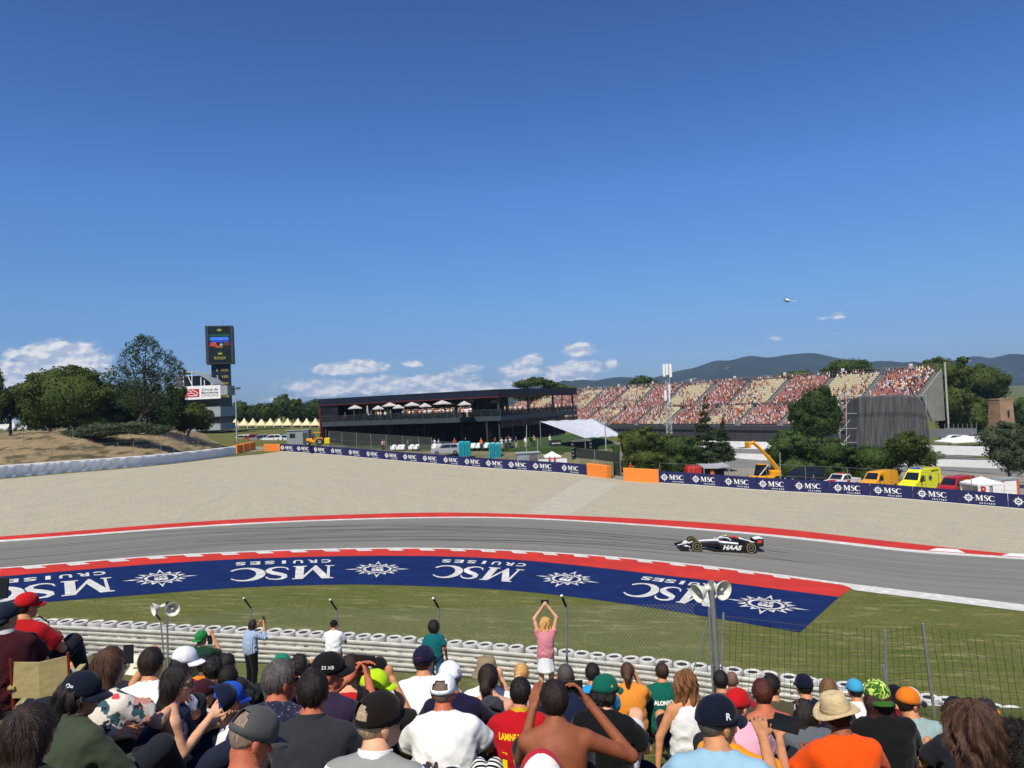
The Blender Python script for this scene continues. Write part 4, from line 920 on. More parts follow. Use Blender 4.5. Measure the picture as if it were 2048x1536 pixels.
# parasols on the terrace
M_para = mat('pale_canvas', (.50, .47, .44), .8, var=.06)
def parasol(c, r, h, closed=False, label=''):
    root = empty('parasol', c, rz=.3, label=label, cat='parasol', group='pale parasols on the pavilion terrace')
    MB().tube([(0, 0, 0), (0, 0, h)], .04, 6).build('pole', M_slate, root)
    mb = MB()
    if closed: mb.lathe([(.12, h - 1.7), (.2, h - 1.2), (.12, h - .4), (.02, h)], 8)
    else:
        q = [(r, r), (-r, r), (-r, -r), (r, -r)]; mid = [(r * 1.0, 0), (0, r), (-r, 0), (0, -r)]
        ring = [(r, r, h - .62), (0, r * 1.02, h - .56), (-r, r, h - .62), (-r * 1.02, 0, h - .56), (-r, -r, h - .62), (0, -r * 1.02, h - .56), (r, -r, h - .62), (r * 1.02, 0, h - .56)]
        top = [(x * .06, y * .06, h) for x, y, z in ring]; skirt = [(x, y, z - .16) for x, y, z in ring]
        mb.loft([skirt, ring, top], 0, caps=False); mb.loft([[(x * .97, y * .97, z - .03) for x, y, z in ring], [(x, y, z - .04) for x, y, z in top]][::-1], 0, caps=False)
    mb.build('canopy', M_para, root)
def terr_pt(u, off, z):
    """point on the terrace line (off metres in front of facade A) under picture column u"""
    a = Lp + nA * off; d = (Cp - Lp).normalized(); r = ray(u, 820); # solve a + d s = t * r (xy)
    A_ = np.array([[d.x, -r[0]], [d.y, -r[1]]]); s, t = np.linalg.solve(A_, [-a.x, -a.y]); p = a + d * s; p.z = z; return p
for i, (u, v, hw, cl) in enumerate([(710, 810, 16, 0), (735, 810, 8, 1), (756, 811, 13, 0), (780, 805, 17, 0), (797, 809, 13, 0), (824, 804, 17, 0), (850, 806, 14, 0), (884.6, 800.5, 19, 0), (929, 802, 14, 0)]):
    c = terr_pt(u, 1.5 + (i % 3) * .5, 7.12); D = c.y; h = P(u, v, D).z - 7.12
    parasol(c, hw * D / FPX * .8, h, bool(cl), ['leftmost open parasol on the pavilion terrace', 'folded pale parasol on the terrace', 'small open parasol right of the folded one', 'wide parasol fourth from the left on the terrace', 'low parasol fifth from the left on the terrace', 'wide parasol sixth from the left on the terrace', 'small parasol seventh from the left on the terrace', 'widest and highest parasol on the terrace', 'rightmost parasol on the terrace'][i])
def crowd_on(us_, zf, off, group, where, poses=('stand', 'hold', 'phone', 'stand'), seed=0, facing=None):
    rr = random.Random(seed)
    for i, u in enumerate(us_):
        c = terr_pt(u, off + rr.uniform(-.5, .25), zf); s = rr.choice(SHIRTS)
        far_person(c, (facing if facing is not None else -.5) + rr.uniform(-.5, .5), rr.choice(poses), s, rr.choice(PANTS), rr.choice(HAIRS), 'tiny spectator in a %s top %s' % (CN[s], where), group, rr.uniform(.96, 1.06))
rr = random.Random(4)
uT = [737, 742, 752, 756, 761, 770, 781] + list(np.linspace(806, 842, 12)) + list(np.linspace(845, 886, 17)) + list(np.linspace(892, 908, 7)) + list(np.linspace(917, 941, 8)) + [690]
crowd_on(uT, 7.12, 3.7, 'spectators on the pavilion terrace', 'on the pavilion terrace', seed=3)
crowd_on([808, 818, 828, 848, 856, 864, 873, 882, 896, 904, 922, 934], 7.12, 2.9, 'spectators on the pavilion terrace', 'on the pavilion terrace', seed=9)
# ground level guests with white chairs
def lawn_pt(u, D): x = P(u, 880, D).x; return Vector((x, D, 2.36))
M_wplastic = mat('white_plastic', (.74, .74, .72), .5, var=.05)
def tub_chair(c, rz, lab):
    root = empty('garden_chair', c, rz, label=lab, cat='chair', group='white garden chairs on the pavilion lawn')
    MB().bbox((0, 0, .3), (.7, .7, .32), .06).build('seat', M_wplastic, root); MB().bbox((0, .34, .58), (.76, .14, .62), .05).build('backrest', M_wplastic, root)
    for s in (-1, 1): MB().bbox((s * .36, 0, .45), (.12, .7, .5), .04).build('armrest', M_wplastic, root)
for i, u in enumerate([786, 797, 804, 822, 832, 868, 880, 893, 901, 912, 934, 945, 956, 972, 984, 996]):
    tub_chair(lawn_pt(u, 121 - (u - 786) * .035), rr.uniform(-.6, .6), 'bulky white garden chair on the lawn before the pavilion')
for i, (u, D) in enumerate([(765, 124), (769, 125), (815, 122), (821, 122), (869, 119), (877, 118), (909, 118), (931, 117), (962, 114), (991, 113), (1003, 112), (1012, 112), (1020, 113), (1032, 112), (1017, 116), (1051, 112), (1100, 114), (1068, 116)]):
    s = ['#d9a79a', '#e8e8ea', '#e8e8ea', '#1b1d22', '#e8e8ea', '#7fa8c9', '#b9302c', '#1b1d22', '#e07a2a', '#1b1d22', '#e8e8ea', '#7fa8c9', '#e8e8ea', '#24365e', '#1b1d22', '#e8e8ea', '#e8e8ea', '#c9b48a'][i]
    far_person(lawn_pt(u, D), rr.uniform(-1, 1), rr.choice(['stand', 'hold', 'stand', 'phone']), s, rr.choice(PANTS[:3]), rr.choice(HAIRS[:3]), 'distant guest in a %s top standing on the pavilion lawn' % CN[s], 'guests standing on the pavilion lawn')
for i in range(16):
    u = 1010 + i * 8.3; s = rr.choice(SHIRTS); c = Cp.lerp(Ep, .05 + .058 * i); far_person(Vector((c.x, c.y - .0, 7.1)), rr.uniform(-1.4, .4), rr.choice(['stand', 'hold']), s, PANTS[0], HAIRS[0], 'dim figure in a %s top on the right deck of the pavilion' % CN[s], 'figures on the right deck of the pavilion')
# ------------------------------------------------------------------ grandstand
M_conc2 = mat('grey_concrete', (.20, .205, .205), .9, scale=.8, var=.15)
M_seatR = mat('red_seats', (.44, .20, .18), .6, scale=2.5, var=.15); M_seatY = mat('yellow_seats', (.62, .54, .36), .6, scale=2.5, var=.12)
BR = P(1876, 745, 176); BL = P(1090, 795, 318); BR = Vector((BR.x, BR.y, 0)); BL = Vector((BL.x, BL.y, 0))
sdv = (BL - BR).normalized(); snv = Vector((-sdv.y, sdv.x, 0))          # towards the track
if snv.y > 0: snv = -snv
SL = (BL - BR).length + 14
st = empty('grandstand', BR, label='long open grandstand with alternating red and yellow seat blocks full of people', cat='grandstand')
LO0, LO1, NLO = .3, 4.9, 12
UP0, UP1, NUP = 5.9, 12.0, 14
def row_pos(tier, i):
    """(distance from the back line, z) of a row"""
    if tier == 0: return 20.0 - i * .70, LO0 + (LO1 - LO0) * i / (NLO - 1)
    return 10.2 - i * .70, UP0 + (UP1 - UP0) * i / (NUP - 1)
def spt(s, off, z): p = BR + sdv * s + snv * off; return (p.x - BR.x, p.y - BR.y, z)
mb = MB()
for tier, n in ((0, NLO), (1, NUP)):
    for i in range(n):
        off, z = row_pos(tier, i); 
        q = [spt(-.5, off + .35, z - 1.2), spt(SL, off + .35, z - 1.2), spt(SL, off - .35, z - 1.2), spt(-.5, off - .35, z - 1.2)]
        mb.add([(a, b, z - 1.0) for a, b, c in q] + [(a, b, z) for a, b, c in q], [(0, 3, 2, 1), (4, 5, 6, 7), (0, 1, 5, 4), (1, 2, 6, 5), (2, 3, 7, 6), (3, 0, 4, 7)])
o1, z1 = row_pos(0, NLO - 1); o2, z2 = row_pos(1, 0)
def sbox(mb, s0, s1, o0, o1, z0, z1, mi=0):
    q = [spt(s0, o0, 0), spt(s1, o0, 0), spt(s1, o1, 0), spt(s0, o1, 0)]
    mb.add([(a, b, z0) for a, b, c in q] + [(a, b, z1) for a, b, c in q], [(0, 3, 2, 1), (4, 5, 6, 7), (0, 1, 5, 4), (1, 2, 6, 5), (2, 3, 7, 6), (3, 0, 4, 7)], mi)
sbox(mb, -.5, SL, o1 - .36, o2 + .36, z1 - .7, z1 + .0)
mb.build('terracing', M_conc2, st)
mb = MB(); sbox(mb, -.5, SL, o2 + .36, o2 + .5, z1 - .1, z2 - .1); mb.build('walkway_wall', M_dark, st)
mb = MB(); sbox(mb, -.5, SL, 20.5, 20.8, -1.0, .25); sbox(mb, -.5, SL, 20.2, 20.4, -6, -1.0)
for k in range(34): sbox(mb, k * 5 - .1, k * 5 + .1, 20.3, 20.65, -6, -.9)
mb.build('under_structure', M_dark, st)
mb = MB(); sbox(mb, -.5, SL, 20.4, 20.46, .9, .98); sbox(mb, -.5, SL, 10.7, 10.76, z1 + .9, z1 + .98)
for k in range(80): sbox(mb, k * 2.1, k * 2.1 + .06, 20.4, 20.46, .2, .9); sbox(mb, k * 2.1, k * 2.1 + .06, 10.7, 10.76, z1, z1 + .9)
for z in (13.0, 13.9): sbox(mb, -.5, SL, .1, .16, z, z + .05)
for k in range(60): sbox(mb, k * 2.8, k * 2.8 + .07, .1, .16, 11.5, 13.95)
mb.build('rails', M_post, st)
BL_ = 14.0; AI = 2.0; blocks = []
for tier, n in ((0, NLO), (1, NUP)):
    for b in range(13):
        s0 = .1 + b * BL_ + (7.5 if tier == 0 else 0) - (7.5 if tier == 0 else 0) * 0; s1 = s0 + BL_ - AI
        if tier == 0: s0 -= 7.5 - 3; s1 -= 7.5 - 3
        s0 = max(s0, 0); s1 = min(s1, SL)
        if s1 - s0 < 2: continue
        red = (b % 2 == (0 if tier == 1 else 0)); mb = MB()
        for i in range(n):
            off, z = row_pos(tier, i)
            k = int((s1 - s0) / .5)
            # seat row: shell with backs, small gaps every seat
            for j in range(k):
                a = s0 + j * .5; sbox(mb, a + .03, a + .47, off - .1, off + .28, z + .30, z + .36); sbox(mb, a + .03, a + .47, off - .16, off - .1, z + .32, z + .72)
        mb.build('seat_block', M_seatR if red else M_seatY, st); blocks.append((tier, s0, s1, n, red))
mb = MB()
for k in range(9): sbox(mb, 6 + k * 18.5, 6.9 + k * 18.5, -.05, .08, 13.5, 14.4)
mb.build('sign_plate', M_white, st)
# right end wall and mast
mb = MB(); v = [spt(-.7, 5.5, .5), spt(-.7, 9.2, 6.6), spt(-.7, 0, 12.6), spt(-.7, 0, .5)]; v2 = [spt(-1.0, 5.5, .5), spt(-1.0, 9.2, 6.6), spt(-1.0, 0, 12.6), spt(-1.0, 0, .5)]
mb.add(v + v2, [(0, 1, 2, 3), (7, 6, 5, 4), (0, 4, 5, 1), (1, 5, 6, 2), (2, 6, 7, 3)]); mb.build('end_wall', mat('grey_sheet', (.26, .25, .21), .9, scale=.4, var=.15), st)
MB().tube([spt(-1.6, -.2, -6), spt(-1.6, -.2, 14.2)], .22, 8).build('corner_mast', M_galv, st)
mb = MB()
for k in range(3): sbox(mb, -9, -1.8, 2 + k * 3, 2.2 + k * 3, -3, -1.2 + k * .0)
for k in range(8): sbox(mb, -9 + k, -8.9 + k, 2, 2.1, -3, -.2)
sbox(mb, -9, -1.8, 2, 8, -2.6, -2.4); mb.build('scaffold_stair', M_post, st)
# spectators in the stand
rr = random.Random(12)
CW = ['#e8e8ea', '#f0eeea', '#e8e8ea', '#f0eeea', '#d9dde2', '#b9302c', '#8a2a2a', '#e07a2a', '#1b1d22', '#1b1d22', '#24365e', '#7fa8c9', '#c98a7a', '#3b3f46', '#6a6460', '#3b3f46', '#2a2426']
spots = []
for tier, s0, s1, n, red in blocks:
    for i in range(n):
        for j in range(int((s1 - s0) / .5)):
            s = s0 + j * .5 + .25; nz = mnoise.noise((s * .10, i * .2 + tier * 9, 4.2)) + .5 * mnoise.noise((s * .5, i * .5, 1.0))
            p = (.50 if red else .42) + nz * 1.25 + (.25 if (s < 14 and tier == 1) else 0) + (.12 if tier == 0 else 0)
            if i in (0, n - 1): p += .3
            if rr.random() < p: spots.append((tier, s, i))
for s in np.arange(1, SL, .7):
    if rr.random() < .65: spots.append((2, s, 0))
    if rr.random() < .75: spots.append((3, s, 0))
def spot_xyz(t, s, i):
    if t == 2: off, z = 11.0, z1 + .1
    elif t == 3: off, z = .9, 12.15
    else: off, z = row_pos(t, i)
    p = BR + sdv * s + snv * off; return p.x, p.y, z
infront = sorted([q for q in spots], key=lambda q: (spot_xyz(*q)[1]))
inview = [q for q in infront if not (q[0] == 0 and q[1] < 34) and not (q[0] == 1 and q[1] < 26 and q[2] < 5)]
indiv = set(inview[:110])
face = math.atan2(snv.y, snv.x) + PI / 2
for q in indiv:
    x, y, z = spot_xyz(*q); s = rr.choice(CW if True else 0); s = s if s in CN else rr.choice(['#1b1d22', '#e8e8ea', '#c9b48a'])
    far_person((x, y, z), face + rr.uniform(-.3, .3), 'sit' if q[0] < 2 else 'stand', s, rr.choice(PANTS[:3]), rr.choice(HAIRS), 'tiny spectator in a %s top near the right end of the grandstand' % CN[s], 'spectators near the right end of the grandstand')
crowd_cols = sorted(set(CW)); cm_ = [shirtmat(c) for c in crowd_cols] + [M_skin0, M_hair0, mat('pale_cap', '#e6e6e4', .8)]; ci = {c: i for i, c in enumerate(crowd_cols)}; nc = len(crowd_cols)
mb = MB()
for q in spots:
    if q in indiv: continue
    x, y, z = spot_xyz(*q); x -= BR.x; y -= BR.y; st_ = q[0] > 1 or rr.random() < .06; h = z + (.86 if st_ else .42); a = face + rr.uniform(-.4, .4); c, s_ = math.cos(a), math.sin(a)
    def T(px, py): return (x + px * c - py * s_, y + px * s_ + py * c)
    rings = []
    for dz, w_, d_ in ((0, .16, .12), (.3, .2, .13), (.52, .15, .09)):
        rings.append([(*T(px * w_, py * d_), h + dz) for px, py in ((1, 0), (0, 1), (-1, 0), (0, -1))])
    mb.loft(rings, ci[rr.choice(CW)])
    hr = [[(*T(px * w_, py * w_ * 1.1 - .02), h + dz) for px, py in ((1, .5), (0, 1), (-1, .5), (-.7, -1), (.7, -1))] for dz, w_ in ((.56, .06), (.68, .1), (.78, .09))]
    mb.loft(hr, nc, caps=False); top = [[(*T(px * .1, py * .11), h + .72) for px, py in ((1, 0), (0, 1), (-1, 0), (0, -.7))], [(*T(px * .05, py * .06), h + .84) for px, py in ((1, 0), (0, 1), (-1, 0), (0, -.7))]]
    mb.loft(top, rr.choice([nc + 1, nc + 1, nc + 2, ci['#b9302c']]))
    # legs or arms
    for sx in (-1, 1):
        e = rr.uniform(0, .25); p0 = T(sx * .19, 0); p1 = T(sx * .2, -.25); mb.add([(p0[0], p0[1], h + .45), (p0[0], p0[1], h + .35), (p1[0], p1[1], h + .1 + e), (p1[0], p1[1], h + .18 + e)], [(0, 1, 2, 3)], nc)
        k0 = T(sx * .1, -.1); k1 = T(sx * .1, -.45) if not st_ else T(sx * .1, -.02); lz = h + .1 if not st_ else h - .8
        mb.add([(k0[0] - .07, k0[1], h + .1), (k0[0] + .07, k0[1], h + .1), (k1[0] + .07, k1[1], lz), (k1[0] - .07, k1[1], lz)], [(0, 1, 2, 3)], rr.choice([nc, ci['#24365e'], ci['#1b1d22']]))
mb.build('grandstand_crowd', cm_, loc=BR, kind='stuff', label='dense crowd of small spectators filling the grandstand rows')

# ------------------------------------------------------------------ black drape on scaffold
def pxdrape():
    D = 128; top = [(1694, 797), (1720, 791), (1770, 789), (1800, 788), (1832, 791), (1848, 802)]; bot = [(1692, 900), (1860, 900)]
    root = empty('draped_scaffold', P(1770, 893, D), label='scaffold tower hung with dark grey shade netting in front of the stand', cat='scaffold'); o = root.location.copy(); mb = MB(); V = []; nu = 130; nv = 26
    for i in range(nu):
        t = i / (nu - 1); u = 1694 + t * 154; vt = interp(top, u); sag = 2.2 * abs(math.sin(t * PI * 4.5)); ub = 1690 + t * 166
        for j in range(nv):
            s = j / (nv - 1); uu = u + (ub - u) * s + 6 * math.sin(s * 2.2) * (t > .85) * (t - .85) * 6; vv = vt + sag * (1 - s) + (902 - vt) * s
            dep = D + (5.5 * max(0, (.16 - t) / .16) if t < .16 else 0) + (.16 * math.sin(t * 70 + 3 * math.sin(s * 3)) + .1 * math.sin(t * 151 + s * 5) + .22 * math.sin(t * 23 + s * 2)) * (.3 + .7 * s) + (.4 if s > .33 else 0) * .5
            V.append(tuple(P(uu, vv, dep) - o))
    F = [(i * nv + j, (i + 1) * nv + j, (i + 1) * nv + j + 1, i * nv + j + 1) for i in range(nu - 1) for j in range(nv - 1)]
    ob = mb.add(V, F).build('netting', mat('shade_netting', (.055, .055, .057), .9, scale=.7, c2=(.11, .11, .108), stretch=(2.5, 2.5, .3), coord='Object'), root, smooth=True, autosmooth=180)
    m = ob.modifiers.new('thick', 'SOLIDIFY'); m.thickness = .03
    fr = MB()
    for u in (1680, 1693, 1735, 1780, 1825, 1852):
        for dd in (0.6, 5): fr.tube([P(u, 905, D + dd) - o, P(u, 790, D + dd) - o], .06, 5)
    for v in (792, 827, 857, 885):
        for dd in (0.6, 5): fr.tube([P(1676, v, D + dd) - o, P(1852, v, D + dd) - o], .05, 5)
    for v in (800, 840, 870): fr.tube([P(1676, v + 28, D + .6) - o, P(1700, v, D + .6) - o], .05, 5)
    fr.build('scaffold_pipes', M_galv, root)
pxdrape()

# ------------------------------------------------------------------ poles and masts
def pole(u, vt, vb, D, r, label, name='pole', cat='pole', m=None, u2=None):
    b = P(u2 if u2 else u, vb, D); t = P(u, vt, D); b.z = min(b.z, terr(b.x, b.y)); return MB().tube([(0, 0, 0), t - b], [r, r * .75], 8).build(name, m or M_galv, loc=b, smooth=True, label=label, cat=cat)
pole(1207, 790, 915, 104, .09, 'slim bare pole standing through the white canopy', u2=1213)
root = empty('antenna_mast', P(1341, 900, 110), label='lattice antenna mast with white panel antennas in front of the stand', cat='mast'); o = root.location.copy(); mb = MB()
c = [P(1334 + k, 735, 110) - o for k in (-4, 4)]; b_ = [P(1341 + k * 1.2, 905, 110) - o for k in (-4, 4)]
for dy in (0, .6):
    for k in (0, 1): mb.tube([b_[k] + Vector((0, dy, 0)), c[k] + Vector((0, dy, 0))], .05, 5)
for i in range(17):
    t = i / 17; t2 = (i + 1) / 17; p0 = b_[0].lerp(c[0], t); p1 = b_[1].lerp(c[1], t2); q0 = b_[1].lerp(c[1], t); mb.tube([p0, p1], .025, 4); mb.tube([p0, q0], .025, 4); mb.tube([p0 + Vector((0, .6, 0)), p1], .02, 4)
mb.build('lattice', M_galv, root)
for (u, v, w_, h_) in ((1328, 741, 5, 24), (1334, 739, 5, 22), (1341, 741, 5, 26), (1331, 791, 5, 20), (1339, 778, 4, 18), (1339, 795, 3, 20)):
    p = P(u, v, 109.6) - o; k = 110 / FPX; MB().bbox(tuple(p), (w_ * k, .2, h_ * k), .05).build('panel_antenna', M_white, root)
# light mast left
root = empty('light_mast', P(474, 886, 150), label='tall slim floodlight mast beside the timing tower', cat='light mast'); o = root.location.copy()
MB().tube([(0, 0, -1), P(471, 779, 150) - o], [.16, .1], 8).build('pole', M_galv, root, smooth=True)
MB().cbox(P(471, 778, 150) - o, (2.0, .25, .12)).build('crossbar', M_dark, root)
for k in (-.8, -.35, .35, .8): MB().bbox(P(471, 777, 150) - o + Vector((k, -.1, .1)), (.38, .4, .22), .05).build('floodlight', M_dark, root)
for u, vt, vb, D, lb in ((1053, 850, 925, 106, 'slim pole left of the white canopy'), (1075, 878, 925, 103, 'short post right of the grey container'), (1560, 905, 958, 88, 'fence post behind the yellow loader')):
    pole(u, vt, vb, D, .05, lb)

# ------------------------------------------------------------------ timing tower and race control
def signbox(root, o, pts, depth, m, name, lab=None): pass
M_scr = mat('dark_screen', (.012, .018, .016), .25, scale=.5, var=.4)
D = 200; k = D / FPX
tb = P(447, 872, D); root = empty('timing_tower', tb, label='tall black timing tower with a big video screen on top', cat='tower'); o = tb
up = Vector((0, 0, 1)); ang = R(14); ex = Vector((math.cos(ang), -math.sin(ang) * -1, 0)); ex = Vector((math.cos(ang), math.sin(ang), 0)); ey = Vector((-ex.y, ex.x, 0))
def tw(mb, x0, x1, y0, y1, z0, z1, mi=0):
    q = [(x0, y0), (x1, y0), (x1, y1), (x0, y1)]; v = [tuple(ex * a + ey * b + up * z) for z in (z0, z1) for a, b in q]
    mb.add(v, [(0, 3, 2, 1), (4, 5, 6, 7), (0, 1, 5, 4), (1, 2, 6, 5), (2, 3, 7, 6), (3, 0, 4, 7)], mi)
zt = P(441, 652, D).z - o.z; zb = P(441, 728, D).z - o.z
mb = MB(); tw(mb, -2.5, 2.2, 0, 2.6, 0, zb); mb.build('column', M_nav, root)
hd = MB(); tw(hd, -3.6, 3.3, -1.0, 3.0, zb, zt); hd = hd.build('video_box', M_dark, root)
mb = MB(); tw(mb, -2.9, 2.8, -1.04, -1.01, zb + .3, zt - .3); scr = mb.build('screen', M_scr, hd)
def col_emit(name, c, e=.6): return mat(name, c, .5, var=.25, scale=1.2, emit=e)
def tp(x, y, off=-1.07): return tuple(ex * x + ey * off + up * y)
H_ = zt - zb
for (x0, x1, a, b, c, nm, mi) in ((-2.6, 2.5, .62, .70, '#3468c8', 'blue', 0), (-2.4, 2.4, .56, .62, '#2a3a9a', 'deepblue', 0), (-2.6, -.6, .46, .56, '#a03828', 'redglow', 0), (-1.2, .8, .42, .47, '#8a5030', 'amber', 0), (.8, 2.6, .48, .56, '#602a20', 'darkred', 0), (-.1, .8, .48, .53, '#7fa890', 'mint', 0), (-2.8, 2.8, .72, .78, '#12402c', 'green', 0)):
    mb = MB(); mb.add([tp(x0 * 1.0, zb + H_ * a), tp(x1, zb + H_ * a), tp(x1 - .3, zb + H_ * b), tp(x0 + .3, zb + H_ * b)], [(0, 1, 2, 3)]); mb.build('screen_picture', col_emit('screen_' + nm, c, .5), hd)
mb = MB(); put_text(mb, 'ROLEX', lambda x, y: tp(x, zb + H_ * .12 + y, -1.06), 1.0, .02, width=3.0); mb.build('lettering', col_emit('gold_text', '#8a8430', .4), hd)
for a in (.24, .86):
    mb = MB(); cwn = [(-.5, 0), (.5, 0), (.6, .6), (.3, .3), (0, .75), (-.3, .3), (-.6, .6)]; mb.add([tp(x * 1.0, zb + H_ * a + y, -1.065) for x, y in cwn], [tuple(range(7))]); mb.build('crown_mark', col_emit('gold_text', 0), hd)
for i in range(10):
    z = zb - 1.2 - i * 1.78
    mb = MB(); mb.add([tp(-1.6, z - 1.0, -.03), tp(-.5, z - 1.0, -.03), tp(-.5, z + .1, -.03), tp(-1.6, z + .1, -.03)], [(0, 1, 2, 3)]); mb.build('number_plate', M_black, root)
    mb = MB(); put_text(mb, str(i + 1), lambda x, y: tp(-1.05 + x, z - .85 + y, -.05), 1.1, .02); mb.build('number', col_emit('white_text', '#a8acb4', .3), root)
    mb = MB(); put_text(mb, ['NOR', 'VER', 'PIA', 'RUS', 'HAM', 'ANT', 'LEC', 'GAS', 'ALO', 'HAD'][i], lambda x, y: tp(.9 + x, z - .8 + y, -.05), .95, .02, width=1.9); mb.build('lettering', col_emit('gold_text', 0), root)
MB().tube([tuple(ex * .8 + ey * 1 + up * zt), tuple(ex * .8 + ey * 1 + up * (zt + 1.7))], .04, 4).build('aerial', M_dark, root)
D = 186; o = P(400, 868, D); root = empty('race_control', o, label='grey race control building with a curved roof and a white billboard', cat='building')
def pbox(mb, u0, u1, v0, v1, D, dep, mi=0, o=o):
    a = P(u0, v0, D) - o; b = P(u1, v0, D) - o; c = P(u1, v1, D) - o; d = P(u0, v1, D) - o; bk = Vector((0, dep, 0)); f = [a, b, c, d]
    # keep edges upright and level
    x0, x1 = (a.x + d.x) / 2, (b.x + c.x) / 2; z1_, z0_ = (a.z + b.z) / 2, (c.z + d.z) / 2
    mb.box(x0, x1, a.y, a.y + dep, z0_, z1_, mi); return x0, x1, z0_, z1_
M_gcon = mat('pale_concrete', (.30, .33, .34), .85, scale=.5, var=.1)
mb = MB(); pbox(mb, 345, 441, 815, 835, D, 10); pbox(mb, 345, 441, 849, 862, D, 10); mb.build('floor_band', M_gcon, root)
mb = MB(); pbox(mb, 347, 438, 796, 866, D + .6, 9); mb.build('glass_wall', M_glass, root)
mb = MB(); x0, x1, z0, z1b = pbox(mb, 340, 441, 772, 799, D - .6, .4); bb = mb.build('billboard', M_white, root)
W_ = x1 - x0; H2 = z1b - z0; yb = P(400, 780, D - .6).y - o.y - .02
fb = lambda x, y: (x0 + W_ * x, yb, z0 + H2 * y)
mb = MB(); mb.add([fb(.16, .17), fb(.58, .17), fb(.58, .78), fb(.26, .78), fb(.22, .5)], [(0, 1, 2, 3, 4)])
for i, (a, b) in enumerate(((.12, .7), (.17, .62), (.20, .74), (.10, .45), (.145, .5), (.13, .28), (.085, .3))): mb.add([fb(a, b), fb(a + .025, b), fb(a + .025, b + .1), fb(a, b + .1)], [(0, 1, 2, 3)])
mb.build('red_field', mat('sign_red', '#b8202c', .6), bb)
mb = MB(); trk = [(.27, .6), (.30, .68), (.40, .66), (.42, .58), (.46, .70), (.55, .48), (.54, .36), (.50, .34), (.47, .44), (.42, .50), (.36, .46), (.33, .30), (.46, .28), (.54, .28)]
v, f = stroke([(a * W_ / H2, b) for a, b in trk], [.05] * len(trk)); mb.add([(x0 + a * H2, yb - .02, z0 + H2 * b) for a, b in v], f); mb.build('track_outline', M_white, bb)
for txt, y, c, w_ in (('Circuit de', .62, '#202428', .33), ('Barcelona', .40, '#202428', .35), ('CATALUNYA', .18, '#8a8f96', .35)):
    mb = MB(); put_text(mb, txt, lambda x, q: (x0 + W_ * .79 + x, yb - .01, z0 + H2 * y + q), .8, .012, width=W_ * w_ * .95); mb.build('lettering', mat('text_' + c[1:], c, .6), bb)
mb = MB(); pbox(mb, 441, 455, 771, 790, D - .5, 5); mb.build('balcony', M_gcon, root)
# curved roof on white struts
mb = MB(); rings = []
for i in range(15):
    a = i / 14; u = 350 + 78 * a; v = 742 + (26 * ((a - .35) / .65) ** 2 if a > .35 else 3 * ((.35 - a) / .35) ** 2); p = P(u, v, D + 2) - o
    rings.append([tuple(p), tuple(p + Vector((0, 7, 0))), tuple(p + Vector((0, 7, -.35))), tuple(p + Vector((0, 0, -.5)))])
mb.loft(rings).build('curved_roof', M_gcon, root)
mb = MB()
for (u, vt) in ((384, 745), (367, 752), (402, 756), (409, 762), (423, 768), (430, 775)): mb.tube([P(u, vt - 2, D + .5) - o, P(u, 775, D + .5) - o], .12, 5)
mb.tube([P(375, 750, D + .5) - o, P(385, 772, D + .5) - o], .1, 5); mb.build('strut', M_white, root)
mb = MB(); pbox(mb, 352, 424, 752, 774, D + 6, 3); mb.build('upper_wall', mat('dark_grey_wall', (.12, .12, .14), .8), root)  # one even dark blue-grey over the whole wall
rr = random.Random(5)
for i in range(18):
    u = 343 + i * 6.1; p = P(u, 778, D + .2 if u < 441 else D + 1); s = rr.choice(SHIRTS); far_person(Vector((p.x, p.y, P(400, 776, D).z - 1.15 + (u - 400) * 0)), rr.uniform(-.6, .6), 'stand', s, PANTS[0], rr.choice(HAIRS), 'tiny figure in a %s top on the race control roof terrace' % CN[s], 'figures on the race control roof terrace')
# ------------------------------------------------------------------ cream marquees
M_cream = mat('cream_canvas', (.72, .62, .38), .75, var=.05, scale=1); D = 232
for i in range(11):
    u = 463 + i * 17.4 + (3 if i > 6 else 0); c = P(u + 8.7, 852, D); w_ = 17.4 * D / FPX / 2; h = P(u + 8.7, 836, D).z - c.z; e = P(u + 8.7, 850.5, D).z - c.z
    root = empty('marquee', Vector((c.x, c.y, c.z - 3)), label='cream pyramid marquee in the long row left of the pavilion', cat='marquee', group='cream pointed marquees in a row')
    mb = MB(); q = lambda s, z, y0=0: [(-w_ * s, -w_ * s, z), (w_ * s, -w_ * s, z), (w_ * s, w_ * s, z), (-w_ * s, w_ * s, z)]
    mb.loft([q(1, 2.9 + e), q(1, 3.2 + e), q(.45, 3.2 + e + (h - e) * .42), q(.03, 3 + h)]); mb.build('canopy', M_cream, root)
    for sx in (-1, 1): MB().cbox((sx * w_ * .97, -w_ * .97, 1.4), (.1, .1, 3.4)).build('leg', M_white, root)
D = 231; o = P(550, 864, D); root = empty('low_building', o, label='long low brown building under the cream marquees', cat='building')
mb = MB(); pbox(mb, 460, 650, 853, 868, D, 5, o=o); mb.build('wall', mat('brown_brick', (.14, .085, .055), .9, scale=3, var=.3), root)
mb = MB()
for i in range(22): pbox(mb, 463 + i * 8.4, 467.5 + i * 8.4, 857, 863, D - .05, .2, o=o)
mb.build('window', M_glass, root)
o = P(560, 872, 205); root = empty('concrete_wall', o, label='low pale concrete wall in front of the brown building', cat='wall'); mb = MB(); pbox(mb, 470, 650, 866, 872, 205, .4, o=o); mb.build('wall_panel', M_gcon, root)

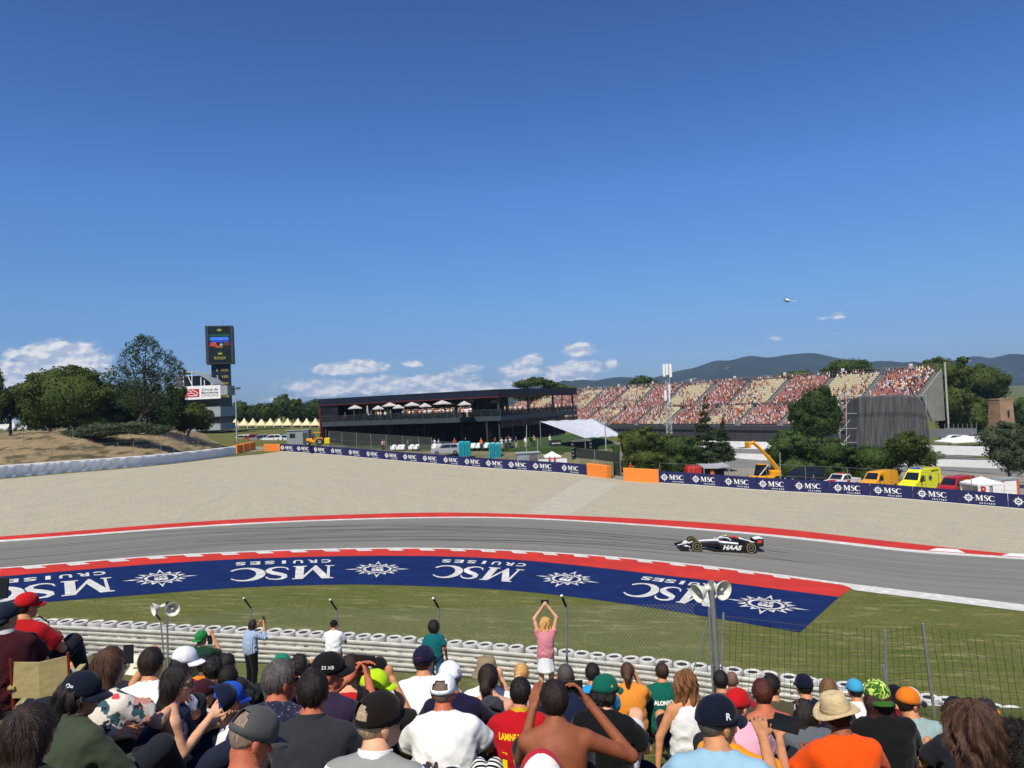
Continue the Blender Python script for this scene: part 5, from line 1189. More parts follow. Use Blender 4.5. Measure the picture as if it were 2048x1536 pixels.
# ------------------------------------------------------------------ vehicles
M_rubber = mat('rubber', (.018, .018, .019), .8); M_rim = mat('alloy', (.35, .35, .36), .35, metal=.7, var=.1)
def wheel(root, x, y, r, w_=.22, rim=.6, name='wheel'):
    T = Matrix.Translation((x, y, r)) @ Matrix.Rotation(PI / 2, 4, 'X')
    h = w_ / 2; wh = MB().lathe([(r * .55, -h), (r * .92, -h), (r, -h * .6), (r, h * .6), (r * .92, h), (r * .55, h)], 20, M=T).build(name, M_rubber, root, smooth=True)
    MB().lathe([(.001, -h * .75), (r * rim * .4, -h * .8), (r * rim, -h * .92), (r * rim, h * .92), (r * rim * .4, h * .8), (.001, h * .75)], 14, M=T).build('rim', M_rim, wh, smooth=True)
def vehicle(name, loc, rz, prof, W_, paint, wins, wheels, label, cat, belt=1.0, tum=.12, lights=None, glass=None, r=.33, screen=None, extra=None, group=None, rearlights=None, sc_=1.0):
    root = empty(name, loc, rz, label, cat, group); root.scale = (sc_,) * 3; hw = W_ / 2
    ymap = lambda z, ins=0: hw - tum * max(0, z - belt) / .8 - ins
    rings = []
    for side, ins in ((-1, .07), (-1, 0), (1, 0), (1, .07)):
        cxp = sum(p[0] for p in prof) / len(prof); czp = sum(p[1] for p in prof) / len(prof); f = .975 if ins else 1
        rings.append([(cxp + (x - cxp) * f, side * (ymap(z) + (0 if ins else -.05)) if ins else side * (ymap(z) - .06), czp + (z - czp) * f) for x, z in prof])
    mb = MB(); mb.loft([rings[0], rings[1], rings[2], rings[3]], 0, caps=True); body = mb.build('body', paint, root, smooth=True, autosmooth=28)
    gm = glass or M_glass
    for wv in wins:
        for s in (-1, 1):
            v = [(x, s * (ymap(z) + .012), z) for x, z in wv] + [(x, s * (ymap(z) - .03), z) for x, z in wv]; n = len(wv)
            MB().add(v, [tuple(range(n)), tuple(range(2 * n - 1, n - 1, -1))] + [(i, i + n, (i + 1) % n + n, (i + 1) % n) for i in range(n)]).build('window', gm, root)
    for (x0, z0), (x1, z1_) in (screen or []):
        nx, nz = (z1_ - z0), -(x1 - x0); l = math.hypot(nx, nz); nx, nz = nx / l * .015, nz / l * .015
        if (x0 > 0) == (nx < 0): nx, nz = -nx, -nz
        if nz < 0 and abs(nz) > abs(nx): nx, nz = -nx, -nz
        a, b = ymap(z0) - .14, ymap(z1_) - .16
        MB().add([(x0 + nx, -a, z0 + nz), (x0 + nx, a, z0 + nz), (x1 + nx, b, z1_ + nz), (x1 + nx, -b, z1_ + nz)], [(0, 1, 2, 3)]).build('windscreen', gm, root)
    for x in wheels:
        for s in (-1, 1): wheel(root, x, s * (hw - .08), r)
    for (x, z) in (lights or []):
        for s in (-1, 1): MB().ell((x, s * (hw - .26), z), (.09, .17, .11), 8, 6).build('headlight', mat('lamp_glass', (.6, .62, .64), .15, spec=.8), root, smooth=True)
    for (x, z) in (rearlights or []):
        for s in (-1, 1): MB().cbox((x, s * (hw - .12), z), (.06, .14, .3)).build('tail_light', mat('lamp_red', (.4, .02, .02), .3), root)
    if extra: extra(root, body, hw, ymap)
    return root
SUV = [(-2.2, .35), (-2.28, .8), (-2.2, 1.05), (-1.75, 1.6), (-1.2, 1.68), (.2, 1.66), (.55, 1.58), (1.15, 1.08), (2.05, .95), (2.28, .75), (2.3, .4), (2.0, .28), (-2.0, .28)]
SUVW = [[(-1.85, 1.1), (-1.6, 1.52), (-.75, 1.56), (-.75, 1.08)], [(-.68, 1.08), (-.68, 1.56), (.15, 1.56), (.55, 1.46), (.95, 1.08)]]
def ground_at(u, D, z=None):
    x = P(u, 880, D).x; zz = terr(x, D)
    for _ in range(4): q = proj((x, D, zz)); x += (u - q[0]) * D / FPX; zz = terr(x, D)
    return Vector((x, D, zz if z is None else z))
car_paint = lambda n, c: mat(n, c, .3, var=.04, spec=.5)
vehicle('parked_car', P(892, 909, 112) - Vector((0, 0, 0)), R(186), SUV, 1.85, car_paint('silver_paint', (.34, .35, .36)), SUVW, (-1.4, 1.4), 'silver estate car parked behind the navy boards beside the teal toilets', 'car', lights=[(2.2, .72)], screen=[((1.12, 1.12), (.58, 1.55)), ((-2.1, 1.12), (-1.78, 1.54))], rearlights=[(-2.24, .95)], sc_=.98)
lot = [(8, 861, 125, '#e6e8ea', 185, 'white car at the left edge under the small dark tree', 118), (38, 862, 130, '#d8dadd', 175, 'second white car right of the tree trunk', 122), (505, 884, 160, '#a02a2a', 190, 'red car behind the orange blocks', 0), (520, 885, 158, '#8a8f96', 200, 'grey car beside the red fence', 0), (532, 884, 160, '#b03030', 170, 'second red car in the crowded car park', 0), (543, 885, 157, '#dfe2e5', 195, 'white car fourth in the crowded car park', 0), (556, 884, 161, '#23262c', 180, 'black car fifth in the crowded car park', 0), (568, 885, 158, '#c9ccd0', 190, 'pale car at the right of the car park', 0), (483, 885, 162, '#eceef0', 186, 'white car left of the red cars behind the mast', 0), (230, 862, 126, '#1d3a70', 180, 'blue car half hidden under the tall tree', 0)]
for u, v, D, c, rz, lb, _ in lot: vehicle('parked_car', P(u, v, D), R(rz), SUV, 1.8, car_paint('paint_' + c[1:], c), SUVW, (-1.4, 1.4), lb, 'car', lights=[(2.2, .72)], screen=[((1.12, 1.12), (.58, 1.55))])
VAN = [(-2.7, .35), (-2.75, 2.0), (-2.65, 2.2), (-2.4, 2.3), (.9, 2.32), (1.25, 2.22), (1.95, 1.42), (2.65, 1.15), (2.82, .9), (2.85, .45), (2.5, .3), (-2.5, .3)]
VANW = [[(.75, 1.3), (.75, 1.95), (1.2, 1.95), (1.72, 1.4), (1.72, 1.3)]]
def van_extra(logo=None, amb=False):
    def f(root, body, hw, ym):
        for s in (-1, 1): MB().bbox((1.75, s * (hw + .14), 1.45), (.12, .2, .3), .03).build('mirror', M_black, root)
        MB().cbox((2.86, 0, .62), (.05, 1.3, .3)).build('grille', M_black, root)
        MB().cbox((2.84, 0, .4), (.1, 1.8, .16)).build('bumper', M_dark, root)
        for s in (-1, 1): MB().cbox((.70, s * (ym(1.2) + .004), 1.25), (.03, .02, 1.7)).build('door_seam', M_dark, root)
        if logo: mb = MB(); s = -1 if False else 1; put_text(mb, logo[0], lambda x, y: (-.9 - x, ym(1.5) + .02, 1.45 + y), .6, .02, width=logo[1]); mb.build('lettering', M_black, root)
        if amb:
            n = 6; mb = MB()
            for k in range(3):
                a = k * PI / 3; d = Vector((math.cos(a), 0, math.sin(a))); q = Vector((-d.z, 0, d.x)); c = Vector((-.4, ym(1.6) + .015 + k * .004, 1.65)); mb.add([tuple(c + d * .38 + q * .09), tuple(c - d * .38 + q * .09), tuple(c - d * .38 - q * .09), tuple(c + d * .38 - q * .09)], [(0, 1, 2, 3)])
            mb.build('star_of_life', mat('medical_blue', '#1d3f8f', .5), root)
            mb = MB(); put_text(mb, 'AMBULANCIA', lambda x, y: (-1.6 - x, ym(2.3) + .03, 2.32 + y), .3, .01, width=1.6); mb.build('lettering', M_black, root)
            MB().bbox((.6, 0, 2.78), (.4, 1.2, .16), .04).build('beacon_bar', mat('beacon_blue', '#2a5fc0', .3), root)
            MB().tube([(1.3, -.7, 2.4), (1.0, -.7, 2.82), (-2.4, -.7, 2.82)], .04, 6).build('roof_rack', M_galv, root); MB().tube([(1.3, .7, 2.4), (1.0, .7, 2.82), (-2.4, .7, 2.82)], .04, 6).build('roof_rack', M_galv, root)
    return f
def vpos(u, v, D): return ground_at(u, D)
# heading: front points to the left and towards the camera
vehicle('van', ground_at(1760, 89), R(214), VAN, 1.95, car_paint('orange_van_paint', '#e8a01c'), VANW, (-1.75, 1.9), 'orange yellow panel van between the white pickup and the ambulance', 'van', lights=[(2.72, .95)], screen=[((1.92, 1.46), (1.28, 2.18))], belt=1.2, extra=van_extra(), sc_=.98)
AMB = [(-3.0, .35), (-3.05, 2.4), (-2.95, 2.62), (-2.7, 2.7), (.95, 2.68), (1.35, 2.45), (2.05, 1.5), (2.85, 1.2), (3.05, .95), (3.08, .45), (2.7, .3), (-2.8, .3)]
vehicle('ambulance', ground_at(1842, 88.5), R(212), AMB, 2.05, car_paint('ambulance_yellow', '#e4e01e'), [[(.8, 1.4), (.8, 2.05), (1.3, 2.05), (1.85, 1.5), (1.85, 1.4)]], (-2.0, 2.1), 'bright yellow ambulance with a blue star and roof rack', 'ambulance', lights=[(2.9, 1.0)], screen=[((2.02, 1.54), (1.4, 2.36))], belt=1.3, extra=van_extra(amb=True))
PICK = [(-2.55, .45), (-2.6, 1.05), (-.75, 1.08), (-.6, 1.65), (-.2, 1.74), (.65, 1.72), (1.3, 1.12), (2.35, 1.02), (2.6, .8), (2.6, .42), (2.2, .32), (-2.3, .32)]
def pick_extra(root, body, hw, ym):
    MB().cbox((.1, 0, 1.79), (.3, 1.1, .1)).build('beacon_bar', mat('lamp_red', 0), root)
    mb = MB()
    for s in (-1, 1): mb.add([(-.3, s * (hw + .004), .5), (.2, s * (hw + .004), .5), (.35, s * (hw + .004), 1.02), (-.3, s * (hw + .004), 1.02)], [(0, 1, 2, 3)])
    mb.add([(1.4, -.5, 1.125), (1.4, .5, 1.125), (2.2, .5, 1.05), (2.2, -.5, 1.05)], [(0, 1, 2, 3)]); mb.build('red_panel', mat('sign_red', 0), root)
vehicle('pickup_truck', ground_at(1684, 90), R(212), PICK, 1.9, car_paint('white_paint_car', (.74, .74, .74)), [[(-.55, 1.12), (-.42, 1.58), (.02, 1.6), (.02, 1.12)], [(.08, 1.12), (.08, 1.6), (.6, 1.58), (1.08, 1.14)]], (-1.6, 1.65), 'white course pickup with red bonnet markings and a roof light', 'pickup', lights=[(2.5, .8)], screen=[((1.27, 1.16), (.69, 1.68))], extra=pick_extra, belt=1.05)
vehicle('van', ground_at(1610, 93), R(200), VAN, 1.95, car_paint('black_van_paint', (.012, .016, .022)), VANW + [[(-.4, 1.3), (-.4, 1.95), (.55, 1.95), (.55, 1.3)], [(-1.7, 1.3), (-1.7, 1.95), (-.6, 1.95), (-.6, 1.3)]], (-1.75, 1.9), 'black minivan parked under the trees right of the yellow loader', 'van', lights=[(2.72, .95)], screen=[((1.92, 1.46), (1.28, 2.18))], belt=1.2, extra=van_extra(), sc_=.9)
def red_extra(root, body, hw, ym):
    van_extra()(root, body, hw, ym); mb = MB()
    for s in (-1, 1): mb.add([(-.9, s * (ym(1.2) + .02), .5), (.4, s * (ym(.6) + .02), .5), (.1, s * (ym(1.9) + .02), 1.95), (-.9, s * (ym(1.9) + .02), 1.95)], [(0, 1, 2, 3)])
    mb.build('yellow_panel', mat('ambulance_yellow', 0), root)
vehicle('rescue_truck', ground_at(1914, 85), R(212), VAN, 2.0, car_paint('red_truck_paint', '#a81c1c'), VANW, (-1.75, 1.9), 'red rescue truck with yellow side panels left of the white gazebo', 'truck', lights=[(2.72, .95)], screen=[((1.92, 1.46), (1.28, 2.18))], belt=1.2, extra=red_extra, sc_=.95)
# telescopic handler
M_jy = mat('loader_yellow', '#e8a010', .45, var=.08); b = ground_at(1530, 90); root = empty('telehandler', b, R(187), label='yellow telescopic handler with its boom raised over the boards', cat='loader'); 
MB().bbox((0, 0, .95), (3.6, 1.5, .6), .08).build('chassis', M_jy, root); MB().bbox((-1.3, 0, 1.5), (1.3, 1.4, .7), .12).build('engine_cover', M_jy, root)
for x in (-1.3, 1.4):
    for s in (-1, 1): wheel(root, x, s * .95, .62, .42, .5)
MB().loft([[(x, y, z) for x, y in ((.95, -.75), (.95, .05), (-.45, .05), (-.45, -.75))] for z in (1.1, 1.2)] + [[(x, y, 2.55) for x, y in ((.6, -.7), (.6, .0), (-.45, .0), (-.45, -.7))]]).build('cab', M_glass, root)
MB().cbox((.05, -.35, 2.6), (1.25, .85, .1)).build('cab_roof', M_jy, root)
for x, x2 in ((.97, .62), (-.47, -.47)):
    for y in (-.77, .07): MB().tube([(x, y, 1.1), (x2, y, 2.58)], .05, 5).build('cab_pillar', M_black, root)
MB().tube([(-1.6, .42, 1.9), (-.3, .42, 3.6)], [.26, .25], 4).build('boom', M_jy, root); MB().tube([(-.5, .42, 3.35), (.9, .42, 4.9)], [.2, .19], 4).build('inner_boom', M_jy, root)
MB().tube([(.85, .42, 4.85), (1.45, .42, 5.35), (1.9, .42, 5.2)], [.22, .2, .2], 4).build('boom_head', M_jy, root)
MB().bbox((2.1, .42, 5.1), (.25, 1.3, .7), .05).build('carriage', M_jy, root)
for y in (.05, .8): MB().cbox((2.7, y, 4.78), (1.1, .1, .06)).build('fork', M_dark, root)
MB().tube([(.9, .42, 1.2), (-.4, .42, 2.6)], .09, 6).build('ram', M_galv, root)
# tractor by the kiosk
b = P(630, 891, 122); root = empty('tractor', b, R(190), label='small yellow and black tractor left of the fence posts', cat='tractor')
MB().bbox((.6, 0, .9), (1.5, .8, .6), .1).build('bonnet', M_jy, root); MB().bbox((-.8, 0, 1.0), (1.0, .9, .5), .08).build('rear_body', M_jy, root)
for x, r_ in ((-.8, .6), (1.1, .42)):
    for s in (-1, 1): wheel(root, x, s * .75, r_, .3, .5)
for x in (-.9, .1):
    for y in (-.4, .4): MB().tube([(x, y, 1.1), (x, y, 2.1)], .04, 5).build('roll_bar', M_black, root)
MB().cbox((-.4, 0, 2.12), (1.2, .95, .08)).build('roof', M_jy, root); MB().bbox((-2.0, 0, .7), (.9, 1.4, .9), .1).build('hopper', mat('hopper_yellow', '#d8c024', .6), root)
far_person(P(626, 891, 121.6) + Vector((0, 0, .55)), 2.6, 'sit', '#1b1d22', '#22252c', '#241a15', 'driver in black sitting on the small yellow tractor')
# kiosk, container, toilets, tents
def simple_box(name, c, d, rz, m, label, cat, parts=(), group=None):
    root = empty(name, c, rz, label, cat, group); MB().bbox((0, 0, d[2] / 2), d, .05).build('shell', m, root)
    for nm, cc, dd, mm in parts: MB().cbox(cc, dd).build(nm, mm, root)
    return root
M_gbox = mat('grey_cabin_paint', (.24, .27, .28), .6, var=.08)
simple_box('site_cabin', P(599, 888, 135), (3.9, 2.6, 2.5), .05, M_gbox, 'small grey cabin left of the yellow tractor', 'cabin', [('window', (-.9, -1.31, 1.6), (1.0, .03, .8), M_glass), ('door', (1.4, -1.31, 1.1), (.9, .03, 2.0), M_slate), ('roof', (0, 0, 2.55), (4.2, 2.9, .12), M_gcon)])
simple_box('container', P(1056, 925, 103), (3.1, 2.4, 1.35), .05, M_gbox, 'grey metal container behind the navy boards', 'container', [('door', (.7, -1.21, .65), (1.2, .03, 1.1), mat('mid_grey', (.12, .12, .125), .6)), ('roof', (0, 0, 1.4), (3.4, 2.7, .1), M_gcon)])
M_teal = mat('teal_plastic', '#1f9fae', .5, var=.06); M_teal2 = mat('teal_dark', '#187a88', .5)
for i, (u, v, lab) in enumerate([(924, 912, 'leftmost teal portable toilet, beside the silver car'), (936, 912, 'second teal portable toilet of the left pair'), (984.5, 915.5, 'left teal portable toilet of the right pair'), (997, 916, 'rightmost teal portable toilet')]):
    root = empty('portable_toilet', P(u, v, 109), R(-4), lab, 'portable toilet', 'teal portable toilets behind the boards')
    sx = 1.0 if u < 950 or True else 1; MB().bbox((0, 0, 1.0), (.8, .9, 2.0), .04).build('shell', M_teal, root); MB().cbox((0, -.46, .98), (.58, .03, 1.75)).build('door', M_teal2, root); MB().loft([[(x * q, y * q, z) for x, y in ((.43, .48), (-.43, .48), (-.43, -.48), (.43, -.48))] for q, z in ((1, 2.0), (1, 2.06), (.75, 2.16))]).build('roof', M_teal, root)
def gazebo(c, w_, d, h, e, label, m=M_white, legs=True, wall=None, name='gazebo', group=None):
    root = empty(name, c, .05, label, 'gazebo', group); q = lambda s, z: [(x * s * w_ / 2, y * s * d / 2, z) for x, y in ((-1, -1), (1, -1), (1, 1), (-1, 1))]
    MB().loft([q(1, e - .2), q(1, e), q(.5, e + (h - e) * .45), q(.03, h)]).build('canopy', m, root)
    for x, y in ((-1, -1), (1, -1), (1, 1), (-1, 1)): MB().cbox((x * w_ * .49, y * d * .49, (e - .2) / 2), (.05, .05, e - .2)).build('leg', M_galv, root)
    if wall: MB().cbox((0, d * .47, (e - .2) / 2), (w_ * .96, .03, e - .25)).build('back_wall', wall, root)
    return root
gazebo(P(1105, 929, 104), 2.3, 2.3, 1.85, 1.2, 'small white gazebo beside the grey container', wall=M_white)
o = P(1106, 931, 101.5); MB().cbox((0, 0, .45), (3.9, .06, .9)).build('white_screen', M_white, loc=o, label='low white screen in front of the small white gazebo', cat='screen')
for i, u in enumerate((1100, 1110)): far_person(P(u, 931, 100.5), 0, 'stand', '#8a2a2a' if 0 else '#b9302c', '#22252c', '#241a15', ['left', 'right'][i] + ' one of two figures in red behind the board below the white gazebo', 'two figures in red below the gazebo', .75)
g2 = gazebo(ground_at(1965, 82), 3.0, 3.0, 2.5, 1.85, 'white marshal gazebo printed with a red letter R', wall=M_white)
mb = MB(); mb.box(-1.45, -.2, -1.5, -1.46, .3, 1.7); mb.box(.2, 1.45, -1.5, -1.46, .3, 1.7); wl = mb.build('side_wall', M_white, g2)
mb = MB(); put_text(mb, 'R', lambda x, y: (-.85 + x, -1.51, .7 + y), 1.3, .05); mb.build('lettering', mat('sign_red', 0), g2)
simple_box('equipment_cabin', ground_at(2012, 82), (1.9, 1.6, 2.3), .05, M_white, 'white cabin with orange corner posts at the right', 'cabin', [('corner_post', (-.85, -.82, 1.1), (.3, .06, 2.1), mat('sign_orange', '#d8602a', .6)), ('corner_post', (.85, -.82, 1.1), (.3, .06, 2.1), mat('sign_orange', 0)), ('roof', (0, 0, 2.36), (2.1, 1.8, .12), M_gcon)])
MB().bbox((0, 0, .35), (2.4, .5, .7), .06).build('crate', mat('hopper_yellow', 0), loc=ground_at(1948, 80.5), label='low yellow crate in front of the white gazebo', cat='crate')
# marshal shelter red/black/grey
b = ground_at(1412, 94); root = empty('marshal_shelter', b, .03, 'low marshal shelter with a red cover and a grey canopy', 'shelter')
MB().bbox((-1.6, 0, 1.25), (1.8, 2.2, 1.5), .25).build('red_cover', mat('red_canvas', '#b02a24', .7, bump=.5, bscale=3), root, smooth=True)
MB().loft([[(-.6, y, z) for y, z in ((-1.3, 1.7), (-1.3, 1.85), (1.2, 2.1), (1.2, 1.95))], [(1.0, y, z) for y, z in ((-1.3, 1.62), (-1.3, 1.74), (1.2, 2.0), (1.2, 1.88))], [(2.7, y, z) for y, z in ((-1.3, 1.7), (-1.3, 1.85), (1.2, 2.1), (1.2, 1.95))]]).build('canopy', mat('grey_canvas', (.36, .37, .38), .7, bump=.6, bscale=3), root)
MB().cbox((1.05, 1.1, .85), (3.3, .1, 1.7)).build('back_wall', M_black, root)
for x in (-.55, 2.65): MB().cbox((x, -1.25, .85), (.07, .07, 1.75)).build('leg', M_galv, root)
far_person(b + Vector((.6, -.9, 0)), 0, 'stand', '#e07a2a', '#22252c', '#e8e8ea', 'marshal in orange inside the low shelter')
far_person(ground_at(1628, 87), .3, 'stand', '#24365e', '#22252c', '#241a15', 'marshal in navy standing before the black minivan')
far_person(ground_at(1262, 99) + Vector((0, 0, 0)), .3, 'stand', '#b9302c', '#22252c', '#241a15', 'figure in red under the feathery bush at the gap')
# ground rising from the boards to the lawn
mb = MB(); V = []; us = list(range(640, 1236, 12)); 
for u in us:
    a = G(u, board_bot(u)); n_ = Vector((a.x, a.y, 0)).normalized()
    for k, (d_, dz) in enumerate(((1.2, -.15), (3.0, .05), (5.5, 1.0), (9, 1.45), (13, 1.6), (30, 1.7))): q = a + n_ * d_; V.append((q.x, q.y, a.z * (1 - k / 5) + (.55 * k / 5) + dz))
mb.add(V, [(i * 6 + j, (i + 1) * 6 + j, (i + 1) * 6 + j + 1, i * 6 + j + 1) for i in range(len(us) - 1) for j in range(5)]).build('rising_verge', mat('verge_soil', (.10, .105, .045), .95, scale=.5, c2=(.20, .17, .10), detail=8), smooth=True, autosmooth=180, kind='structure', label='rough verge rising behind the left boards')
# white canopy and stage frame
M_canv = mat('white_canopy', (.66, .67, .70), .8, scale=2.2, c2=(.52, .54, .60), bump=.5, bscale=3, contrast=(.5, .6)); D = 112
o = P(1150, 880, 112); root = empty('shade_canopy', o, label='large sloping white canopy on poles right of the pavilion', cat='canopy'); V = []; nn = 14
A, B, C_, Dd = P(1080, 843, 116), P(1188, 838, 128), P(1246, 872, 116), P(1170, 876, 104)
for i in range(nn):
    for j in range(nn):
        s, t = i / (nn - 1), j / (nn - 1); p = A.lerp(B, s).lerp(Dd.lerp(C_, s), t); p.z -= .8 * math.sin(PI * s) * math.sin(PI * t) * .7 + .06 * math.sin(s * 25) ; V.append(tuple(p - o))
ob = MB().add(V, [(i * nn + j, (i + 1) * nn + j, (i + 1) * nn + j + 1, i * nn + j + 1) for i in range(nn - 1) for j in range(nn - 1)]).build('canvas', M_canv, root, smooth=True, autosmooth=180); md = ob.modifiers.new('thick', 'SOLIDIFY'); md.thickness = .03
for p in (A, B, C_, Dd): MB().tube([p - o, Vector((p.x - o.x, p.y - o.y, -2))], .07, 6).build('leg', M_post, root)
o = P(1164, 915, 104); root = empty('stage_gantry', o, label='black trussed entrance gantry under the white canopy', cat='gantry'); k = 104 / FPX; hh = P(1164, 880, 104).z - o.z
for x in (-18, 18): 
    MB().cbox((x * k, 0, hh / 2), (.35, .35, hh)).build('tower', M_black, root)
    for z in np.arange(.4, hh, .5): MB().cbox((x * k, -.2, z), (.3, .03, .06)).build('truss_bar', M_galv, root)
MB().cbox((0, 0, hh), (40 * k, .35, .35)).build('beam', M_black, root); MB().cbox((0, -.2, hh + .05), (34 * k, .03, .05)).build('truss_bar', M_galv, root); MB().cbox((0, -.2, hh - .12), (34 * k, .03, .05)).build('truss_bar', M_galv, root)
for u0, u1, v0, v1, D, lab in ((1102, 1123, 880, 893, 107, 'dark sign panel with small white marks on the green hedge'),):
    o = P((u0 + u1) / 2, v1, D); root = empty('sign_board', o, label=lab, cat='sign'); w_ = (u1 - u0) * D / FPX; h_ = (v1 - v0) * D / FPX
    MB().cbox((0, 0, h_ / 2), (w_, .1, h_)).build('panel', M_black, root); mb = MB(); put_text(mb, '== = ==', lambda x, y: (x, -.06, h_ * .35 + y), .4, .01, width=w_ * .8); mb.build('lettering', M_white, root)
# palm-like potted plant
o = P(1064, 900, 113); root = empty('banana_plant', o, label='broad leafed potted plant in front of the right pavilion deck', cat='plant'); MB().tube([(0, 0, 0), (0, 0, 1.2)], .08, 6).build('trunk', M_bark, root)
mb = MB()
for kx in range(9):
    a = kx * .7; d = Vector((math.cos(a), math.sin(a), 0)); q = Vector((-d.y, d.x, 0)); pts = [Vector((0, 0, 1.1)), d * .5 + Vector((0, 0, 1.9)), d * 1.0 + Vector((0, 0, 1.9)), d * 1.3 + Vector((0, 0, 1.5))]; ws = [.03, .14, .13, .02]
    mb.add([tuple(p + q * w_) for p, w_ in zip(pts, ws)] + [tuple(p - q * w_) for p, w_ in zip(pts, ws)], [(i, i + 1, i + 5, i + 4) for i in range(3)])
mb.build('leaves', LM['light'], root)
# fence with dark sheeting behind the boards
M_sheet = mat('dark_fence_sheet', (.035, .045, .035), .9, var=.2, scale=1.5, alpha=.8)
fb_ = lambda u: G(u, board_bot(u) - 10.5)
wire_fence([(u, 0) for u in (659, 685, 714, 743, 774, 807, 839, 865)], 3.3, 'tall mesh fence behind the left part of the navy boards', arms=False, base=fb_, mesh=mat('light_fence_mesh', (.07, .08, .07), .9, alpha=.35), rr=.05)
wire_fence([(u, 0) for u in (865, 912, 961, 1009, 1040, 1075)], 2.6, 'dark sheeted fence behind the silver car and toilets', arms=False, base=lambda u: G(u, board_bot(u) - 14), mesh=M_sheet, rr=.05)
wire_fence([(u, 0) for u in (1145, 1191, 1242)], 3.1, 'dark sheeted fence between the gazebo and the gap', arms=False, base=lambda u: G(u, board_bot(u) - 9), mesh=M_sheet, rr=.06)
wire_fence([(u, 0) for u in (1321, 1388, 1458)], 2.3, 'wire fence in front of the marshal shelter', arms=False, base=lambda u: G(u, board_bot(u) - 3), rr=.05)
wire_fence([(u, 0) for u in (1535, 1613, 1697, 1785, 1880, 1945, 2040)], 2.9, 'wire fence with slim posts behind the right navy boards', arms=False, base=lambda u: G(u, board_bot(u) - 3.5), rr=.04)
wire_fence([(470, 0), (497, 0), (523, 0), (548, 0)], 1.6, 'red rail fence behind the orange blocks', arms=False, base=lambda u: P(u, 893, 135), m=mat('red_steel', '#a03030', .6), rr=.05)
# white pit walls
def wall_strip(name, us_, vt, hgt, m, label, z=None, D0=None, dz=0):
    rings = []; o = None
    for u, D in us_:
        p = P(u, vt(u), D); 
        if o is None: o = p.copy()
        q = p - o; rings.append([tuple(q), tuple(q + Vector((.0, .35, 0))), tuple(q + Vector((0, .35, -hgt))), tuple(q + Vector((0, 0, -hgt)))])
    return MB().loft(rings).build(name, m, loc=o, label=label, cat='wall')
wall_strip('pit_wall', [(1400, 160), (1480, 152), (1560, 147), (1870, 122), (2150, 106)], lambda u: 883 + (u - 1480) * .0205, 1.45, M_white, 'upper white wall of the main straight behind the trees')
strip('straight_track', lambda u: 898 + (u - 1480) * .021, lambda u: 936 + (u - 1480) * .022, .008, M_service, u0=1400, u1=2200, label='grey asphalt of the straight beyond the service area').data.materials[0] = mat('old_asphalt', (.20, .195, .185), .9, scale=.3, var=.1)
wall_strip('pit_wall', [(1400, 148), (1480, 138), (1870, 113), (2150, 97)], lambda u: 907 + (u - 1480) * .028, 1.1, M_white, 'lower white wall of the main straight nearer the vehicles')
gazebo(P(1930, 890, 150), 9, 6, 1.9, .9, 'wide white tent roof beyond the pit wall beside the pines')
for i, (u, v) in enumerate(((1905, 884), (1920, 885), (1950, 886))): vehicle('parked_car', P(u, v, 158), R(180), SUV, 1.8, car_paint('paint_e6e8ea', '#e6e8ea'), SUVW, (-1.4, 1.4), ['first', 'second', 'third'][i] + ' from the left of the pale cars beside the wide white tent', 'car', sc_=.9)
# ruined brick tower
M_brick = mat('old_brick', (.42, .26, .16), .95, scale=.5, c2=(.22, .15, .10), bump=1.5, bscale=3, detail=9); b = P(2005, 870, 175); root = empty('brick_tower', b, R(8), 'ruined square brick tower between the pines and the right edge', 'tower')
zt = P(2005, 799, 175).z - b.z; mb = MB(); w_ = 1.7
ring = lambda s, z: [(x * w_ * s, y * w_ * s, z + (rr.uniform(-.25, .25) if z > 5 else 0)) for x, y in ((-1, -1), (-.3, -1), (.3, -1), (1, -1), (1, -.3), (1, .3), (1, 1), (0, 1), (-1, 1), (-1, 0))]
mb.loft([ring(1.12, -3), ring(1.05, zt * .5), ring(1, zt)]).build('wall', M_brick, root)
MB().cbox((.3, -w_ - .03, zt * .6), (.45, .3, 1.6)).build('window', M_black, root); MB().cbox((0, 0, zt + .1), (w_ * 2.1, w_ * 2.1, .25)).build('parapet', M_brick, root)

# ------------------------------------------------------------------ helicopter
c = P(1575, 601, 420); root = empty('helicopter', c, 0, 'small white and dark helicopter hovering in the blue sky', 'helicopter'); root.rotation_euler = (0, R(-16), R(188)); root.scale = (.72,) * 3
rings = []
for x, w_, h_, z in ((3.6, .1, .1, -.5), (3.2, .55, .55, -.35), (2.3, .95, .95, -.05), (1.0, 1.1, 1.15, .1), (-.5, 1.05, 1.05, .2), (-1.6, .6, .65, .45), (-2.4, .3, .32, .6), (-6.4, .14, .16, .9)):
    rings.append([(x, w_ * math.cos(a), z + h_ * math.sin(a)) for a in [2 * PI * k / 12 for k in range(12)]])
fus = MB().loft(rings).build('fuselage', M_white, root, smooth=True)
MB().ell((2.55, 0, -.1), (1.0, .92, .72), 12, 8).build('cockpit_glass', M_glass, root, smooth=True); MB().cbox((.6, 0, -.6), (3.2, 1.9, .5)).build('belly', mat('heli_dark', (.03, .05, .05), .5), root)
MB().bbox((0, 0, 1.35), (1.6, .8, .5), .1).build('engine_cowl', M_white, root); MB().tube([(0, 0, 1.5), (0, 0, 2.0)], .09, 6).build('rotor_mast', M_dark, root)
for k in range(4): a = .5 + k * PI / 2; MB().cbox((math.cos(a) * 2.7, math.sin(a) * 2.7, 2.0), (5.2, .22, .04), rz=a).build('rotor_blade', M_dark, root)
